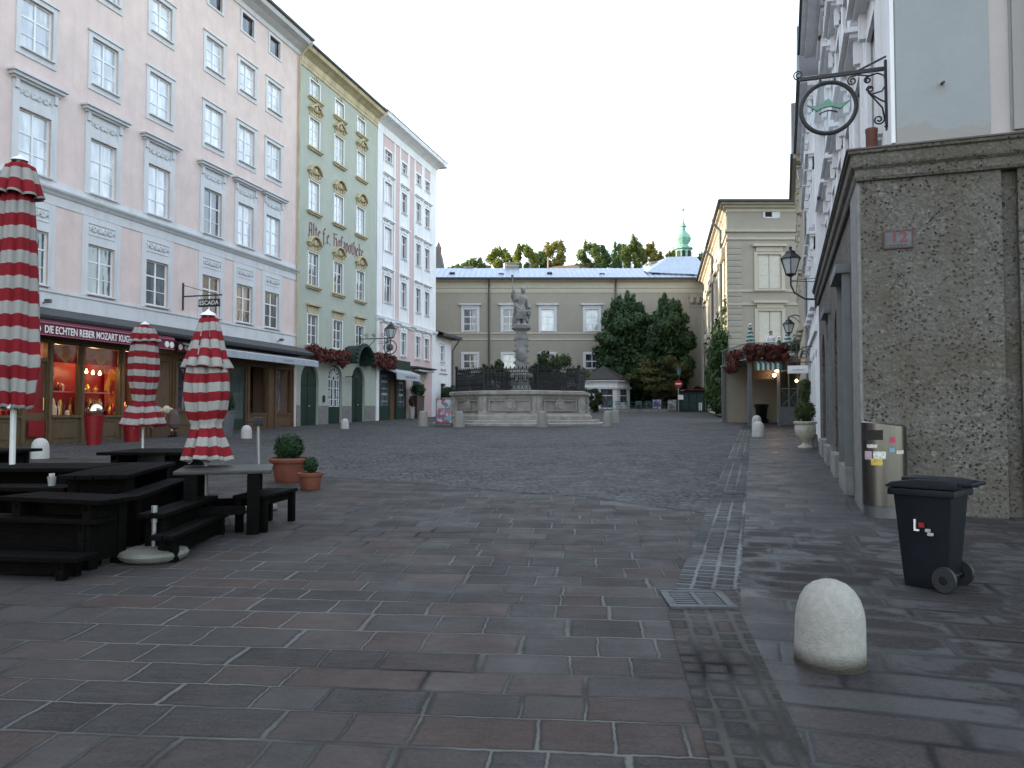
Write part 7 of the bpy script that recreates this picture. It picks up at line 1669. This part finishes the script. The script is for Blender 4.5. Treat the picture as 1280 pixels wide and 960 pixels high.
for px_, Yb, lab, m2 in ((821, 76, 'white poster board with blue pictures on the far pavement', cells('blue_poster', [(.5, .5, .55), (.08, .09, .2), (.45, .46, .52), (.2, .2, .33)], 3.2)), (840, 75, 'pale news stand of stacked papers beside the short stone bollard', cells('news_papers', [(.42, .42, .43), (.13, .13, .14), (.35, .35, .36), (.22, .23, .24)], 4.5))):
    t_ = thing('poster_board', lab, 'poster board', (X(px_, Yb), Yb, gz(Yb)), R(4)); mb = MB(); mb.obox((0, 0, .75), (1, 0, 0), (0, 1, .15), (0, -.15, 1), .40, .03, .48); mb.build('board_panel', m2, t_)
    mb = MB()
    for s in (-1, 1): mb.bar((s*.38, -.12, -.02), (s*.38, .05, 1.2), .04); mb.bar((s*.38, .35, -.02), (s*.38, .08, 1.15), .04)
    mb.build('legs', M['polegrey'], t_)
sl_ = thing('market_stall', 'closed dark green stall with a maroon roof edge beside the no entry sign', 'stall', (X(863, 80), 80, gz(80)))
mb = MB(); mb.box(-1.3, 1.3, -.9, .9, -.05, 2.0); mb.build('body', M['darkgreen'], sl_)
for x in (-1.0, -.2, .5): mb = MB(); mb.box(x, x+.55, -.94, -.905, .2, 1.8); mb.build('shutter', mat('stall_board', (.02, .05, .05), .5, .3), sl_)
mb = MB(); mb.box(-1.6, 1.7, -1.3, 1.2, 2.15, 2.28); mb.build('roof', M['maroon'], sl_)
mb = MB(); mb.box(.62, .95, -1.0, -.95, 0.1, .95); mb.build('white_panel', M['label'], sl_)
st0 = MB(); st0.lathe([(.28, -.05), (.26, 0), (.25, 1.55), (.32, 1.6), (.32, 1.72), (.0, 1.78)], n=14); s0 = st0.build('stone_post', M['bollard'], None, smooth=True)
for i, (px_, lab) in enumerate(((873, 'left stone post of the gateway by the ivy, next to the stall'), (889, 'right stone post of the gateway by the ivy'))):
    o = s0 if i == 0 else s0.copy()
    if i: COL.objects.link(o)
    o.location = (X(px_, 80), 80, gz(80)); tag(o, lab, 'post', 'stone posts of the far gateway')

# ------------------------------------------------------------------ vegetation
bark = mat('bark', (.045, .035, .028), .9, .3, 8, .5, 20)
def tree(name, label, loc, lobes, lm, n, size, trunk_h, tr=.25, shell=.35, cat='tree', grp=None, asp=1.5, jitter=.6, droop=0.):
    t_ = thing(name, label, cat, loc, 0, grp)
    C, N = blobs(lobes, n, shell); quads('crown', C, N, size, lm, t_, asp=asp, jitter=jitter, droop=droop)
    mb = MB(); mb.tube([(0, 0, -.3), (.05*tr, 0, trunk_h*.5), (0, .1*tr, trunk_h), (0, 0, trunk_h*1.5)], tr, 8, taper=[tr*1.25, tr, tr*.75, tr*.3])
    rr = random.Random(int(abs(loc[0])*100)+3)
    for l in lobes[:14]:
        k = trunk_h*rr.uniform(.55, 1.0); mb.tube([(0, 0, k), (l[0]*.45, l[1]*.45, k+(l[2]-k)*.6), (l[0]*.9, l[1]*.9, l[2])], tr*.3, 5, taper=[tr*.4, tr*.22, tr*.08])
    mb.build('trunk', bark, t_, smooth=True); return t_
def lobes_round(rx, ry, h0, h1, n, seed, fr=.42):
    rr = random.Random(seed); L = []
    for k in range(n):
        z = h0+(h1-h0)*((k+.5)/n); u = (z-(h0+h1)/2)/((h1-h0)/2); w_ = math.sqrt(max(.08, 1-u*u*.82)); a = rr.uniform(0, 6.28) if k else 0; q = rr.uniform(.35, .8)
        s = fr*rr.uniform(.7, 1.2)
        L.append((rx*w_*q*math.cos(a), ry*w_*q*math.sin(a), z, rx*s*max(.5, w_), ry*s*max(.5, w_), (h1-h0)*.16*rr.uniform(.8, 1.3)))
    return L
def yewl(rx, ry, z0, z1, seed, lean):
    rr = random.Random(seed); L = []
    for j in range(9):
        u = (j+.5)/9; z = z0+(z1-z0)*u*.92; w_ = (.86+.14*min(1, u/.4)) if u < .45 else math.sqrt(max(.10, 1-((u-.45)/.56)**2.2))
        L.append((lean*u, 0, z, rx*w_*.72, ry*w_*.72, 1.15))
        for k in range(4): a = rr.uniform(0, 6.28); L.append((lean*u+rx*w_*.68*math.cos(a), ry*w_*.68*math.sin(a), z+rr.uniform(-.4, .4), rx*w_*.32, ry*w_*.34, rr.uniform(.7, 1.2)))
    for k in range(5): a = rr.uniform(-1, 1); L.append((lean+rx*.45*a, 0, z1-.3-1.2*abs(a), .3, .4, .9))
    return L
yew = leafmat('yew_leaf', (.012, .030, .011), (.036, .072, .024), scale=.7, trans=.08)
tree('yew_tree', 'broad dark yew tree behind the kiosk, the left and wider of two', (X(786, 82), 84.5, gz(84)), yewl(3.95, 2.8, 1.2, 12.7, 4, .3), yew, 30000, .17, 4.0, .35, .38, grp='dark yews before the grey palace', jitter=1.0, droop=.9)
tree('yew_tree', 'dark yew tree right of the wider one, before the palace corner', (X(841, 82), 83.8, gz(84)), yewl(3.1, 2.6, 1.2, 12.5, 9, -.1), yew, 25000, .17, 4.0, .3, .38, grp='dark yews before the grey palace', jitter=1.0, droop=.9)
rust = leafmat('turning_leaf', (.032, .042, .012), (.065, .08, .02), (.085, .066, .020), scale=.45)
tree('maple_bush', 'low spreading bush turning reddish below the yews', (X(828, 79), 79.5, gz(79)), lobes_round(3.6, 2.2, 1.9, 5.3, 18, 14, .42), rust, 8000, .16, 1.6, .2, .4, cat='bush')
grn = leafmat('shrub_leaf', (.018, .032, .012), (.05, .07, .022), scale=.8)
tree('shrub', 'olive green shrub seen through the fountain railing, left of the column', (-1.35, 56, gz(56)), lobes_round(1.5, 1.2, .8, 3.9, 12, 22, .5), grn, 3600, .11, 1.2, .12, .4, cat='shrub', grp='shrubs behind the fountain')
tree('shrub', 'broad olive green shrub behind the fountain railing, right of the column', (3.1, 56.5, gz(56)), lobes_round(2.5, 1.5, .8, 4.5, 18, 27, .46), grn, 6500, .11, 1.2, .14, .4, cat='shrub', grp='shrubs behind the fountain')
tree('shrub', 'dull green bush between the fountain and the kiosk windows', (X(742, 74), 74, gz(74)), lobes_round(1.1, .9, .3, 2.2, 9, 31, .5), grn, 1600, .11, .8, .1, .4, cat='shrub', grp='shrubs behind the fountain')
tree('shrub', 'small grey green bush behind the advertising board', (X(561, 62), 62, gz(62)), lobes_round(.8, .8, .3, 2.3, 8, 35, .5), grn, 1100, .11, .8, .1, .4, cat='shrub', grp='shrubs behind the fountain')
tree('shrub', 'green hedge below the ivy beyond the stone posts', (X(884, 86), 85.5, gz(86)), lobes_round(2.4, .9, .2, 2.6, 12, 38, .42), leafmat('hedge_leaf', (.03, .06, .015), (.06, .10, .025)), 2600, .13, .8, .1, .4, cat='shrub')
# ivy on the palace
iv = thing('wall_ivy', 'thick green ivy climbing the side wall of the corner palace', 'climbing plant', (15.4, 55, gz(55)))
cl = []; rr = random.Random(8)
for k in range(46):
    u = rr.uniform(.2, 15.0); zz = rr.uniform(.9, 6.6)*(1 if u > 2.5 else .92)
    q = LF(u, -.25-.25*rr.random(), zz); cl.append((q[0], q[1], q[2], .62, 1.15, .85))
for k in range(9):
    q = LF(1.0+k*1.6, -.15, 6.9+rr.random()*.9); cl.append((q[0], q[1], q[2], .22, .30, .9+.7*rr.random()))
for k in range(6):
    q = LF(.2+k*.7, -.55, 1.8+rr.random()*3.5); cl.append((q[0], q[1], q[2], .65, .8, .9))
C, N = blobs(cl, 9500, .35); quads('foliage', C, N, .13, leafmat('ivy_leaf', (.016, .040, .008), (.042, .085, .018), (.05, .07, .02), scale=.5), iv, jitter=.5)
mb = MB()
for k in range(7): q = LF(.6+k*1.7, -.12, 0); mb.tube([(q[0], q[1], 0), (q[0]+.1, q[1], 2.4), (q[0]-.05, q[1]+.3, 5)], .05, 5)
mb.build('stem', bark, iv)
# wooded hill behind
hb = MB(); nx, ny = 40, 14; idx = {}
for i in range(nx+1):
    for j in range(ny+1):
        x = -130+i*8.0; y = 150+j*14.0; e = min(1, (y-150)/45.0); e = e*e*(3-2*e)
        z = 2+e*(33+2.2*math.sin(x*.05)+1.2*math.sin(x*.13+1)); idx[i, j] = hb._a([(x, y, z)])
for i in range(nx):
    for j in range(ny): hb.face((idx[i, j], idx[i+1, j], idx[i+1, j+1], idx[i, j+1]))
structure(hb.build('hill', leafmat('hill_green', (.03, .045, .012), (.07, .085, .03), trans=0), smooth=True))
lf = [leafmat('gold_green_leaf', (.10, .13, .022), (.20, .22, .045), scale=.25, trans=.45), leafmat('deep_green_leaf', (.045, .085, .028), (.095, .15, .05), scale=.25, trans=.45), leafmat('mid_green_leaf', (.075, .115, .03), (.15, .19, .055), scale=.25, trans=.45), leafmat('amber_leaf', (.12, .125, .026), (.23, .20, .045), scale=.25, trans=.45)]
LT = .5
HT = [(572, 330, 26, 2, 'pale round tree at the far left end of the hill'), (592, 322, 38, 2, 'low olive tree second from the left on the hill'), (624, 308, 40, 0, 'broad golden green tree above the left chimney of the palace'), (655, 304, 32, 0, 'upright golden tree on the hill above the statue'), (676, 314, 24, 1, 'short dark tree between the golden ones on the hill'),
      (695, 300, 38, 3, 'tall amber tree above the clay gable on the hill'), (736, 302, 32, 2, 'tall olive tree right of the clay gable'), (753, 306, 22, 1, 'slim dark tree beside the tall olive one on the hill'), (775, 304, 30, 1, 'dark airy tree in the middle of the right hand group'), (793, 296, 30, 2, 'tallest tree of the right hand group on the hill'),
      (811, 304, 30, 3, 'amber tipped tree left of the church spire'), (829, 322, 20, 2, 'low thin tree just left of the church spire'), (843, 311, 22, 0, 'golden tree behind the left side of the church spire'), (880, 315, 32, 2, 'olive tree on the hill right of the church spire')]
for i, (px_, py_, w_, k, lab) in enumerate(HT):
    Y_ = 196+7*(i % 3); q = at(px_, py_, Y_); rx = w_/2/FPX*Y_*1.25; base = 34.0; h1 = q.z-base
    L = lobes_round(rx, rx, h1*.15, h1-.8, 17, 60+i, .30)
    L += [(0, 0, h1-1.4, rx*.28, rx*.28, 1.5), (rx*.3, 0, h1-2.6, rx*.3, rx*.3, 1.4), (-rx*.42, .2, h1-3.4, rx*.3, rx*.3, 1.5)]
    tree('hill_tree', lab+', sunlit', (q.x, Y_, base), L, lf[k], int(1500+w_*85), .30, h1*.35, .28, .1, grp='trees on the hill behind the palace', jitter=1.0)
